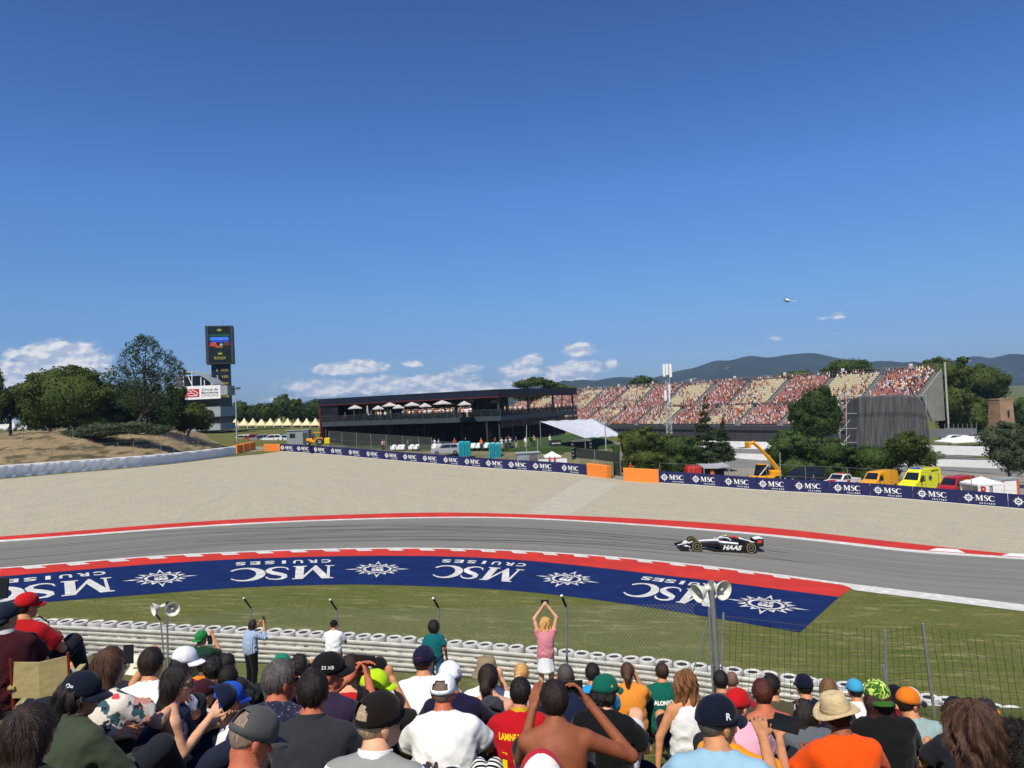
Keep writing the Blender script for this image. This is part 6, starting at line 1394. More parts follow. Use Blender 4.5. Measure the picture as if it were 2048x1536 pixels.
MB().add([(-6.0, 0, .9), (-6.9, .0, 2.1), (-7.2, .0, 2.1), (-6.6, 0, .8), (-6.0, .06, .9), (-6.9, .06, 2.1), (-7.2, .06, 2.1), (-6.6, .06, .8)], [(0, 1, 2, 3), (7, 6, 5, 4), (0, 4, 5, 1), (1, 5, 6, 2), (2, 6, 7, 3), (3, 7, 4, 0)]).build('tail_fin', M_white, root)
for s in (-1, 1): MB().tube([(-1.2, s * 1.0, -1.5), (2.2, s * 1.0, -1.5), (2.7, s * 1.0, -1.3)], .06, 6).build('skid', M_dark, root); MB().tube([(1.2, s * .6, -.6), (1.2, s * 1.0, -1.5)], .05, 5).build('skid_strut', M_dark, root); MB().tube([(-.6, s * .6, -.6), (-.6, s * 1.0, -1.5)], .05, 5).build('skid_strut', M_dark, root)

# ------------------------------------------------------------------ racing car
fr_ = G(1393.5, 1103.5, .016); re_ = G(1502, 1107, .016); ax = (fr_ - re_); ax = Vector((ax.x, ax.y, 0)).normalized(); lat = Vector((ax.y, -ax.x, 0))    # towards the far side
if lat.y < 0: lat = -lat
sl = -TX; X = Vector((ax.x, ax.y, sl * ax.x)).normalized(); Zv = Vector((TX, 0, 1)).normalized(); Y = Zv.cross(X).normalized()
half = .86; wb = (fr_ - re_).length; ctr = (fr_ + re_) / 2 + (Y if Y.y > 0 else -Y) * half
root = empty('racing_car', ctr, label='black and white open wheel racing car with yellow ringed tyres on the track', cat='racing car')
root.matrix_world = Matrix(((X.x, Y.x, Zv.x, ctr.x), (X.y, Y.y, Zv.y, ctr.y), (X.z, Y.z, Zv.z, ctr.z), (0, 0, 0, 1))); near = 1 if Y.y < 0 else -1
print('wheelbase', wb); S = wb / 3.6; root.scale = (S,) * 3
M_carb = mat('carbon_black', (.012, .012, .015), .35, var=.3, spec=.5); M_cw = mat('racing_white', (.78, .78, .78), .35, var=.03); M_cr = mat('racing_red', (.62, .05, .03), .4)
def sec(x, w_, z0, z1, n=10, p=.6):
    zc, h_ = (z0 + z1) / 2, (z1 - z0) / 2; out = []
    for k in range(n):
        a = 2 * PI * (k + .5) / n; c_, s_ = math.cos(a), math.sin(a); out.append((x, w_ / 2 * math.copysign(abs(c_) ** p, c_), zc + h_ * math.copysign(abs(s_) ** p, s_)))
    return out
mb = MB(); mb.loft([sec(2.95, .12, .16, .24), sec(2.6, .2, .18, .34), sec(1.9, .32, .2, .5), sec(1.2, .46, .16, .62), sec(.5, .62, .12, .68), sec(-.1, .66, .1, .60), sec(-.5, .66, .08, .56)]); mb.build('nose', M_carb, root, smooth=True)
mb = MB(); mb.loft([sec(2.9, .13, .2, .262), sec(2.5, .17, .30, .375), sec(1.9, .24, .46, .522), sec(1.2, .32, .58, .65), sec(.45, .46, .62, .71), sec(.15, .5, .62, .70)]); mb.build('nose_cover', M_cw, root, smooth=True)
mb = MB(); mb.loft([sec(-.35, .62, .08, .62), sec(-.6, .5, .08, .92), sec(-.85, .4, .08, .98), sec(-1.5, .3, .08, .82), sec(-2.2, .2, .1, .62), sec(-2.6, .12, .2, .48)]); mb.build('engine_cover', M_carb, root, smooth=True)
mb = MB(); mb.loft([sec(-.62, .34, .62, .95), sec(-.9, .3, .62, 1.0), sec(-1.15, .28, .6, .93)]); mb.build('airbox', M_cr, root, smooth=True)
mb = MB(); mb.loft([sec(-1.2, .27, .62, .925), sec(-1.7, .2, .6, .78), sec(-2.3, .1, .52, .61)]); mb.build('spine', M_cw, root, smooth=True)
for s in (-1, 1):
    T = Matrix.Translation((0, s * .5, 0)); mb = MB(); mb.loft([sec(.35, .1, .3, .5), sec(.2, .5, .16, .56), sec(-.4, .6, .1, .56), sec(-1.2, .5, .1, .46), sec(-1.9, .3, .1, .34), sec(-2.3, .12, .1, .26)], M=T); sp = mb.build('sidepod', M_carb, root, smooth=True)
    if s == near:
        mb = MB()
        # slanted block letters following the pod
        def pod(x, y): return (x, s * (.5 + .305 - .02 * 0 + (0 if x > -1.2 else -.06)) + s * .012 + s * .0, y)
        put_text(mb, 'HAAS', lambda x, y: (-.55 - s * 0 + (x + y * .35) * (-1 if (near * 1) == 1 else 1) * 1.0, s * .822, .20 + y), .40, .02, width=1.2); mb.build('lettering', M_cw, root)
    else: pass
mb = MB(); mb.loft([[(x, s * .78, z) for x, z in ((1.2, .04),)] * 0 or [(.9, -.3, .04), (.9, .3, .04), (.9, .3, .07), (.9, -.3, .07)], [(.5, -.8, .03), (.5, .8, .03), (.5, .8, .07), (.5, -.8, .07)], [(-2.2, -.8, .03), (-2.2, .8, .03), (-2.2, .8, .07), (-2.2, -.8, .07)]]); mb.build('floor', M_carb, root)
for s in (-1, 1): MB().loft([[(.7, s * .78, .05), (.7, s * .8, .05), (.7, s * .8, .2), (.7, s * .78, .2)], [(-1.9, s * .79, .05), (-1.9, s * .81, .05), (-1.9, s * .81, .15), (-1.9, s * .79, .15)]]).build('floor_fence', M_carb, root)
# front wing
for k in range(3):
    x = 2.95 - k * .2; z = .10 + k * .07; fl = MB(); fl.loft([[(x - .13 * abs(t), t * .93, z + .05 * abs(t)), (x - .19 - .13 * abs(t), t * .93, z + .045 + .05 * abs(t)), (x - .19 - .13 * abs(t), t * .93, z + .03 + .05 * abs(t))] for t in (-1, -.5, 0, .5, 1)]).build('front_wing_flap', M_carb if k < 2 else M_cw, root)
for s in (-1, 1): MB().loft([[(2.95, s * .93, .05), (2.95, s * .95, .05), (2.95, s * .95, .2), (2.95, s * .93, .2)], [(2.35, s * .93, .05), (2.35, s * .95, .05), (2.35, s * .95, .36), (2.35, s * .93, .36)]]).build('endplate', M_carb, root)
# rear wing
for s in (-1, 1): MB().loft([[(x, s * .5, z), (x, s * .52, z)] + [(x + .02, s * .52, z2), (x + .02, s * .5, z2)] for x, z, z2 in ((-2.15, .5, .88), (-2.5, .38, .93), (-2.75, .45, .93))]).build('rear_endplate', M_carb, root)
MB().loft([[(-2.2, t, .84), (-2.55, t, .93), (-2.72, t, .95), (-2.72, t, .92), (-2.55, t, .89)] for t in (-.5, .5)]).build('rear_wing', M_cw, root); MB().loft([[(-2.25, t, .74), (-2.65, t, .82), (-2.65, t, .78)] for t in (-.5, .5)]).build('rear_wing_flap', M_cr, root)
MB().loft([[(-2.35, t, .40), (-2.6, t, .46), (-2.6, t, .43)] for t in (-.48, .48)]).build('beam_wing', M_cw, root)
MB().loft([[(-2.3, near * .523, .62), (-2.62, near * .523, .66), (-2.62, near * .523, .86), (-2.35, near * .523, .82)], [(-2.3, near * .53, .62), (-2.62, near * .53, .66), (-2.62, near * .53, .86), (-2.35, near * .53, .82)]]).build('wing_decal', M_cr, root)
MB().loft([[(.1, near * .4, .565), (-1.1, near * .42, .50), (-1.1, near * .25, .56), (.1, near * .25, .66)], [(.1, near * .4, .575), (-1.1, near * .42, .51), (-1.1, near * .25, .57), (.1, near * .25, .67)]]).build('sidepod_top', M_cw, root)
MB().box(-2.55, -2.35, -.02, .02, .3, .85).build('wing_pylon', M_carb, root)
# halo, cockpit, mirrors, suspension, wheels
MB().tube([(.28, 0, .70), (.1, 0, .86), (-.1, .2, .90), (-.45, .28, .86), (-.62, .28, .72)], .035, 8).build('halo', M_cw, root, smooth=True); MB().tube([(.1, 0, .86), (-.1, -.2, .90), (-.45, -.28, .86), (-.62, -.28, .72)], .035, 8).build('halo', M_cw, root, smooth=True)
MB().lathe([(.001, 0), (.24, 0), (.27, .03), (.25, .05)], 14, M=Matrix.Translation((-.25, 0, .66)) @ Matrix.Scale(1.3, 4, (1, 0, 0))).build('cockpit_rim', M_carb, root)
for s in (-1, 1):
    MB().bbox((.25, s * .62, .68), (.08, .2, .08), .02).build('mirror', M_cw, root)
    for z in (.25, .48): MB().tube([(1.5, s * .15, z), (1.8, s * .7, z * .95)], .02, 5).build('wishbone', M_carb, root); MB().tube([(2.05, s * .12, z), (1.8, s * .7, z * .95)], .02, 5).build('wishbone', M_carb, root); MB().tube([(-1.4, s * .15, z), (-1.8, s * .7, z * .95)], .02, 5).build('wishbone', M_carb, root)
M_yel = mat('tyre_ring_yellow', (.75, .55, .05), .6)
def f1wheel(x, s, w_):
    T = Matrix.Translation((x, s * (.95 - w_ / 2), .36)) @ Matrix.Rotation(PI / 2, 4, 'X'); h = w_ / 2; r = .36
    wh = MB().lathe([(r * .6, -h), (r * .93, -h * .98), (r, -h * .8), (r, h * .8), (r * .93, h * .98), (r * .6, h)], 28, M=T).build('wheel', M_rubber, root, smooth=True)
    for q in (-1, 1):
        MB().lathe([(r * .80, q * (h + .004)), (r * .845, q * (h + .004)), (r * .845, q * (h - .01)), (r * .80, q * (h - .01))], 28, M=T).build('tyre_ring', M_yel, wh)
        MB().lathe([(.001, q * h * .9), (r * .2, q * h * .95), (r * .3, q * h * .97)], 20, M=T).build('hub', M_carb, wh); MB().lathe([(r * .32, q * (h + .003)), (r * .46, q * (h + .003)), (r * .46, q * h * .8), (r * .32, q * h * .8)], 20, M=T).build('rim', M_rim, wh); MB().lathe([(r * .46, q * h * .9), (r * .62, q * h * .95)], 20, M=T).build('wheel_cover', M_carb, wh)
for s in (-1, 1): f1wheel(1.8, s, .33); f1wheel(-1.8, s, .40)
mb = MB(); mb.cbox((-2.0, near * .24, .66), (.26, .02, .16)); 
put_text(MB(), '31', lambda x, y: (0, 0, 0), .2)
for (xx, zz, hh_) in ((-2.0, .5, .2), (2.4, .42, .16)):
    mb = MB(); mb.ell((xx, near * (.12 if xx < 0 else .13), zz + .05), (.16, .05, .12), 10, 6); mb.build('number_disc', M_cw, root)
mw = root.matrix_world
dr = MB(); dr.ell((0, 0, .16), (.14, .125, .15), 14, 10, 0); dr.loft([[(x, y, z) for x, y in ((.13, .2), (-.13, .22), (-.13, -.22), (.13, -.2))] for z in (-.25, .02)], 1); dr.box(.06, .145, -.09, .09, .12, .2, 2); dr.ell((0, 0, .255), (.11, .1, .07), 12, 6, 3)
d = dr.build('person', [mat('helmet_blue', '#1c2a6c', .3), M_carb, M_glass, mat('helmet_yellow', '#c8d020', .3)], smooth=True, label='racing driver with a yellow topped dark helmet in the car cockpit', cat='person'); d.matrix_world = mw @ Matrix.Translation((-.3, 0, .72 - .04))
for k in range(3): pass
# ------------------------------------------------------------------ haze
hz = MB(); hz.box(-3600, 3600, -120, 5400, -60, 235); hv = hz.build('haze', bpy.data.materials.new('haze_air'), kind='stuff', label='thin summer haze between the circuit and the hills')
hm = hv.data.materials[0]; hm.use_nodes = True; t = hm.node_tree; t.nodes.remove(t.nodes['Principled BSDF']); pvn = t.nodes.new('ShaderNodeVolumePrincipled'); pvn.inputs['Color'].default_value = (.42, .62, 1.0, 1); pvn.inputs['Density'].default_value = .00010; pvn.inputs['Anisotropy'].default_value = 0.0
t.links.new(pvn.outputs[0], t.nodes['Material Output'].inputs['Volume'])
# ------------------------------------------------------------------ people: bodies as one surface grown from a distance field
from mathutils.bvhtree import BVHTree
class Field:
    def __init__(s, lo, hi, h):
        s.h = h; s.lo = np.array(lo, np.float32); n = np.ceil((np.array(hi) - s.lo) / h).astype(int) + 1; s.n = n
        s.D = np.full(n, 1.0, np.float32); s.ax = [s.lo[i] + h * np.arange(n[i], dtype=np.float32) for i in range(3)]
    def sl(s, lo, hi):
        a = np.clip(np.floor((np.array(lo) - s.lo) / s.h).astype(int), 0, s.n); b = np.clip(np.ceil((np.array(hi) - s.lo) / s.h).astype(int) + 1, 0, s.n)
        if (b <= a).any(): return None, None
        S = tuple(slice(a[i], b[i]) for i in range(3)); return S, np.stack(np.meshgrid(*[s.ax[i][S[i]] for i in range(3)], indexing='ij'), -1)
    def join(s, S, d, k):
        D = s.D[S]
        if k > 0: hh = np.clip(.5 + .5 * (D - d) / k, 0, 1); s.D[S] = D + (d - D) * hh - k * hh * (1 - hh)
        else: s.D[S] = np.minimum(D, d)
    def cap(s, a, b, ra, rb, k=.02, flat=None):
        a = np.array(a, np.float32); b = np.array(b, np.float32); m = max(ra, rb) + .03 + k
        S, p = s.sl(np.minimum(a, b) - m, np.maximum(a, b) + m)
        if S is None: return
        ba = b - a; pa = p - a; t = np.clip((pa @ ba) / (ba @ ba + 1e-9), 0, 1); s.join(S, np.linalg.norm(pa - t[..., None] * ba, axis=-1) - (ra + (rb - ra) * t), k)
    def ell(s, c, r, Rm=None, k=.03, cut=None):
        c = np.array(c, np.float32); r = np.array(r, np.float32); m = r.max() + .03 + k; S, p = s.sl(c - m, c + m)
        if S is None: return
        q = p - c
        if Rm is not None: q = q @ Rm          # world -> local
        k0 = np.linalg.norm(q / r, axis=-1); k1 = np.linalg.norm(q / (r * r), axis=-1) + 1e-9; d = k0 * (k0 - 1) / k1
        if cut is not None: d = np.maximum(d, cut(q))
        s.join(S, d, k)
    def grid(s): return np.stack(np.meshgrid(*s.ax, indexing='ij'), -1)
    def mesh(s):
        D = s.D; I = D < 0; nx, ny, nz = D.shape
        c = [(0, 0, 0), (1, 0, 0), (0, 1, 0), (1, 1, 0), (0, 0, 1), (1, 0, 1), (0, 1, 1), (1, 1, 1)]
        cn = sum(I[a:nx - 1 + a, b:ny - 1 + b, g:nz - 1 + g].astype(np.int8) for a, b, g in c); M = (cn > 0) & (cn < 8); idx = np.full(M.shape, -1, np.int32); ii = np.argwhere(M); idx[M] = np.arange(len(ii))
        acc = np.zeros((len(ii), 3), np.float32); cnt = np.zeros(len(ii), np.float32)
        for e0 in range(8):
            for e1 in range(e0 + 1, 8):
                a, b = np.array(c[e0]), np.array(c[e1])
                if np.abs(a - b).sum() != 1: continue
                d0 = D[tuple((ii + a).T)]; d1 = D[tuple((ii + b).T)]; x = (d0 < 0) != (d1 < 0); t = np.where(x, d0 / (d0 - d1 + 1e-12), 0)
                acc += np.where(x[:, None], a + (b - a) * t[:, None], 0); cnt += x
        V = s.lo + s.h * (ii + acc / np.maximum(cnt, 1)[:, None]); F = []
        for ax in range(3):
            A = I; B0 = [slice(None)] * 3; B1 = [slice(None)] * 3; B0[ax] = slice(0, -1); B1[ax] = slice(1, None); x = A[tuple(B0)] != A[tuple(B1)]; e = np.argwhere(x); o = [k for k in range(3) if k != ax]
            e = e[(e[:, o[0]] > 0) & (e[:, o[1]] > 0) & (e[:, o[0]] < D.shape[o[0]] - 1) & (e[:, o[1]] < D.shape[o[1]] - 1)]
            q = []
            for da, db in ((1, 1), (0, 1), (0, 0), (1, 0)):
                f = e.copy(); f[:, o[0]] -= da; f[:, o[1]] -= db; q.append(idx[tuple(f.T)])
            Q = np.stack(q, 1); fl = A[tuple(e.T)] ^ (ax == 1); Q[~fl] = Q[~fl][:, ::-1]; F.append(Q)
        F = np.concatenate(F); F = F[(F >= 0).all(1)]; return V, F
def smesh(name, parts, mats, parent=None, relax=1):
    """parts: list of (V, F, material index); a light relaxation smooths the grid steps"""
    Vs, Fs, Ms, off = [], [], [], 0
    for V, F, mi in parts:
        for _ in range(relax):
            n = len(V); acc = np.zeros_like(V); cnt = np.zeros(n)
            for a, b in ((0, 1), (1, 2), (2, 3), (3, 0)):
                np.add.at(acc, F[:, a], V[F[:, b]]); np.add.at(cnt, F[:, a], 1); np.add.at(acc, F[:, b], V[F[:, a]]); np.add.at(cnt, F[:, b], 1)
            V = V * .5 + .5 * acc / np.maximum(cnt, 1)[:, None]
        Vs.append(V); Fs.append(F + off); Ms += [mi] * len(F); off += len(V)
    V = np.concatenate(Vs); F = np.concatenate(Fs); me = bpy.data.meshes.new(name)
    me.vertices.add(len(V)); me.vertices.foreach_set('co', V.astype(np.float32).ravel()); me.loops.add(F.size); me.loops.foreach_set('vertex_index', F.ravel().astype(np.int32))
    me.polygons.add(len(F)); me.polygons.foreach_set('loop_start', np.arange(0, F.size, 4, dtype=np.int32)); me.polygons.foreach_set('loop_total', np.full(len(F), 4, np.int32))
    for m in mats: me.materials.append(m)
    me.polygons.foreach_set('material_index', np.array(Ms, np.int32)); me.polygons.foreach_set('use_smooth', np.ones(len(F), bool)); me.update(calc_edges=True)
    o = bpy.data.objects.new(name, me); col.objects.link(o)
    if parent is not None: o.parent = parent
    return o
SKIN = {'pale': '#d9a384', 'tan': '#c08560', 'red': '#b5654a', 'brown': '#8e5238', 'dark': '#6b3e2a'}
def skinmat(k):
    m = mat('skin_' + k, SKIN[k], .6, var=.17, scale=13, spec=.25, bump=.15, bscale=120); b = m.node_tree.nodes['Principled BSDF']; b.inputs['Subsurface Weight'].default_value = .08; b.inputs['Subsurface Radius'].default_value = (.01, .004, .002); return m
def hairmat(c): 
    m = mat('hair_' + c[1:], tuple(x * 1.0 for x in lin(c)), .55, scale=22, c2=tuple(min(1, x * 2.4 + .006) for x in lin(c)), stretch=(6, 6, .9), coord='Object', bump=.4, bscale=50, spec=.35, contrast=(.35, .65)); return m
def cloth(c, kind='plain'):
    k = 'fabric_' + c[1:] + '_' + kind
    if k in _mats: return _mats[k]
    m = mat(k, c, .88, var=.10, scale=5, bump=.5, bscale=9, spec=.12); t = m.node_tree; b = t.nodes['Principled BSDF']
    b.inputs['Sheen Weight'].default_value = .08
    if kind == 'plain': return m
    tcn = t.nodes.new('ShaderNodeTexCoord'); src = b.inputs['Base Color'].links[0].from_socket
    def mixin(fac, colr, s_):
        mx = t.nodes.new('ShaderNodeMix'); mx.data_type = 'RGBA'; t.links.new(fac, mx.inputs[0]); t.links.new(s_, mx.inputs[6]); mx.inputs[7].default_value = (*lin(colr), 1); return mx.outputs[2]
    def rng_(sock, a, b_):
        r = t.nodes.new('ShaderNodeMapRange'); r.inputs[1].default_value = a; r.inputs[2].default_value = b_; t.links.new(sock, r.inputs[0]); return r.outputs[0]
    if kind == 'floral':
        o = src
        for i, (sc__, cc) in enumerate(((9, '#c8454a'), (11, '#3d5a66'), (8, '#e39a8a'), (13, '#2b2f38'))):
            n = t.nodes.new('ShaderNodeTexNoise'); n.inputs['Scale'].default_value = sc__; n.inputs['Detail'].default_value = 2; mp = t.nodes.new('ShaderNodeMapping'); mp.inputs['Location'].default_value = (i * 3.3, i, i * 7); t.links.new(tcn.outputs['Object'], mp.inputs[0]); t.links.new(mp.outputs[0], n.inputs[0]); o = mixin(rng_(n.outputs[0], .57, .60), cc, o)
    elif kind == 'paisley':
        v = t.nodes.new('ShaderNodeTexVoronoi'); v.inputs['Scale'].default_value = 32; t.links.new(tcn.outputs['Object'], v.inputs[0]); s_ = t.nodes.new('ShaderNodeMath'); s_.operation = 'SINE'; ml = t.nodes.new('ShaderNodeMath'); ml.operation = 'MULTIPLY'; ml.inputs[1].default_value = 17; t.links.new(v.outputs['Distance'], ml.inputs[0]); t.links.new(ml.outputs[0], s_.inputs[0]); o = mixin(rng_(s_.outputs[0], .1, .5), '#aeb2bc', src)
    elif kind == 'leafy':
        n = t.nodes.new('ShaderNodeTexNoise'); n.inputs['Scale'].default_value = 34; n.inputs['Detail'].default_value = 2; n.inputs['Distortion'].default_value = 1.5; t.links.new(tcn.outputs['Object'], n.inputs[0]); o = mixin(rng_(n.outputs[0], .60, .63), '#6c6a84', src)
    elif kind == 'stripe':
        w_ = t.nodes.new('ShaderNodeTexWave'); w_.inputs['Scale'].default_value = 13; w_.bands_direction = 'X'; w_.inputs['Distortion'].default_value = .6; t.links.new(tcn.outputs['Object'], w_.inputs[0]); o = mixin(rng_(w_.outputs[0], .55, .7), '#4d6a9c', src)
    elif kind == 'collarstripe':
        w_ = t.nodes.new('ShaderNodeTexWave'); w_.inputs['Scale'].default_value = 3.2; w_.bands_direction = 'Z'; t.links.new(tcn.outputs['Object'], w_.inputs[0]); o = mixin(rng_(w_.outputs[0], .8, .84), '#e6e6e4', src)
    elif kind == 'camo':
        n = t.nodes.new('ShaderNodeTexNoise'); n.inputs['Scale'].default_value = 26; n.inputs['Detail'].default_value = 3; n.inputs['Distortion'].default_value = 1; t.links.new(tcn.outputs['Object'], n.inputs[0]); o = mixin(rng_(n.outputs[0], .5, .56), '#c6dc6a', src)
    elif kind == 'shoe':
        w_ = t.nodes.new('ShaderNodeTexWave'); w_.inputs['Scale'].default_value = 9; w_.bands_direction = 'Y'; t.links.new(tcn.outputs['Object'], w_.inputs[0]); o = mixin(rng_(w_.outputs[0], .55, .6), '#0c0c0e', src)
    t.links.new(o, b.inputs['Base Color']); return m
def rot(yaw=0, pitch=0, roll=0):
    return np.array(Matrix.Rotation(R(yaw), 3, 'Z') @ Matrix.Rotation(R(pitch), 3, 'X') @ Matrix.Rotation(R(roll), 3, 'Y'))
ARMS = {'rest': ((.25, .16, .30), (.10, .36, .33)), 'rest2': ((.27, .12, .28), (.05, .34, .24)), 'phone': ((.25, .20, .40), (.09, .30, .665)), 'low': ((.24, .14, .30), (.09, .33, .46)), 'side': ((.29, -.05, .29), (.33, -.12, .05)), 'up': ((.24, .06, .82), (.05, .10, 1.04)),
        'shade': ((.31, .12, .58), (.13, .14, .74)), 'down': ((.24, -.01, .27), (.25, .07, .04)), 'face': ((.22, .18, .36), (.10, .22, .63)), 'flare': ((.36, .04, .33), (.20, .24, .60)), 'reach': ((.27, .22, .40), (.15, .52, .50)), 'cross': ((.24, .15, .30), (-.05, .28, .34))}
def hand_field(wr, dr, nrm, side, curl, sc_=1.0, h=.0048):
    """five-fingered hand at wrist `wr`, pointing along `dr`, palm towards `nrm`"""
    z = np.array(dr, float); z /= np.linalg.norm(z); n = np.array(nrm, float); n -= z * (n @ z); n /= np.linalg.norm(n) + 1e-9; x = np.cross(n, z) * side * -1
    wr = np.array(wr, float); T = lambda a, b, c: wr + (x * a + n * b + z * c) * sc_
    f = Field(wr - .20, wr + .20, h); f.cap(wr - z * .03, T(0, 0, .01), .026 * sc_, .024 * sc_, .01)
    for i in range(4):
        xx = (-.030 + .020 * i); f.cap(T(xx * .5, 0, .012), T(xx, 0, .082 - .004 * abs(i - 1.3)), .013 * sc_, .0105 * sc_, .012)
        L_ = (.040, .044, .041, .032)[i]; p = T(xx, 0, .084 - .005 * abs(i - 1.3)); a = curl * .5
        for j in range(3):
            q = p + (z * math.cos(a) + n * math.sin(a)) * L_ * (1, .68, .55)[j] * sc_ + x * (i - 1.5) * .002; f.cap(p, q, (.0098 - .0008 * j) * sc_, (.0092 - .0009 * j) * sc_, .0015); p = q; a += curl * (1.0, .8, .6)[j]
    p = T(-.026, .004, .02); q = T(-.052, .018, .052); f.cap(p, q, .014 * sc_, .011 * sc_, .01); q2 = q + (z * .8 + n * .35 * min(1.4, curl) - x * .25) * .032 * sc_; f.cap(q, q2, .0105 * sc_, .009 * sc_, .003); q3 = q2 + (z * .8 + n * .3) * .022 * sc_; f.cap(q2, q3, .0088 * sc_, .0076 * sc_, .002)
    return f.mesh()
PEOPLE = []
def strands(ho, HV, Hc, Rh, hs, D, ht, capped, rs):
    """thin ribbons of hair laid over the hair volume, merged into the same mesh"""
    n = int({'buzz': 0, 'short': 900, 'curly': 1500, 'afro': 2200, 'long': 1900, 'pony': 1300, 'longcurly': 2000, 'wavy': 1500}[ht] * (2.6 if D < 4.6 else 1.2 if D < 7 else .35))
    if not n: return
    me = ho.data; nv = len(me.vertices); nr = np.zeros(nv * 3, np.float32); me.vertices.foreach_get('normal', nr); nr = nr.reshape(-1, 3); co = np.zeros(nv * 3, np.float32); me.vertices.foreach_get('co', co); co = co.reshape(-1, 3)
    loc = (co - Hc) @ Rh / hs; ok = np.where((loc[:, 2] < .04) if capped else (loc[:, 2] < 9))[0]
    if len(ok) < 20: return
    ix = rs.choice(ok, n); p = co[ix].copy(); N_ = nr[ix]; crown = Hc + Rh @ np.array((0, -.055, .115)) * hs
    flow = (p - crown); flow /= np.linalg.norm(flow, axis=1)[:, None] + 1e-6; flow[:, 2] -= 1.3 if ht in ('long', 'longcurly', 'pony', 'wavy') else .25
    wav = {'curly': 1.0, 'afro': 1.6, 'longcurly': .34, 'wavy': .2}.get(ht, .12); w = (.0016 if ht not in ('curly', 'afro', 'longcurly') else .0022) * (.62 if D < 5 else 1.2)
    L_ = {'short': .009, 'curly': .011, 'afro': .013, 'long': .022, 'pony': .016, 'longcurly': .018, 'wavy': .014}[ht]; pts = []; d = flow + rs.normal(size=(n, 3)) * wav * .5
    for k in range(4):
        d = d - N_ * (d * N_).sum(1)[:, None] * (.75 if ht != 'afro' else .2); d /= np.linalg.norm(d, axis=1)[:, None] + 1e-6; pts.append(p + N_ * (.0010 + .0008 * k * rs.random((n, 1)) * (1 + wav)))
        p = p + d * L_ - N_ * .0012 * k; d = d + rs.normal(size=(n, 3)) * wav * .9; d[:, 2] -= .12 if ht in ('long', 'longcurly') else 0
    S_ = np.cross(N_, flow); S_ /= np.linalg.norm(S_, axis=1)[:, None] + 1e-6; V = []
    for k in range(4): q = w * (1, 1, .8, .15)[k]; V += [pts[k] - S_ * q, pts[k] + S_ * q]
    V = np.stack(V, 1).reshape(-1, 3); F = np.concatenate([np.stack([np.arange(n) * 8 + a for a in (2 * k, 2 * k + 1, 2 * k + 3, 2 * k + 2)], 1) for k in range(3)]) + nv
    fo_ = np.zeros(len(me.loops), np.int32); me.loops.foreach_get('vertex_index', fo_); F0 = fo_.reshape(-1, 4); allF = np.concatenate([F0, F]); allV = np.concatenate([co, V]); mt = me.materials[0]
    m2 = bpy.data.meshes.new('hair'); m2.vertices.add(len(allV)); m2.vertices.foreach_set('co', allV.astype(np.float32).ravel()); m2.loops.add(allF.size); m2.loops.foreach_set('vertex_index', allF.ravel().astype(np.int32)); m2.polygons.add(len(allF)); m2.polygons.foreach_set('loop_start', np.arange(0, allF.size, 4, dtype=np.int32)); m2.polygons.foreach_set('loop_total', np.full(len(allF), 4, np.int32)); m2.polygons.foreach_set('use_smooth', np.ones(len(allF), bool)); m2.materials.append(mt); m2.update(calc_edges=True); ho.data = m2; bpy.data.meshes.remove(me)
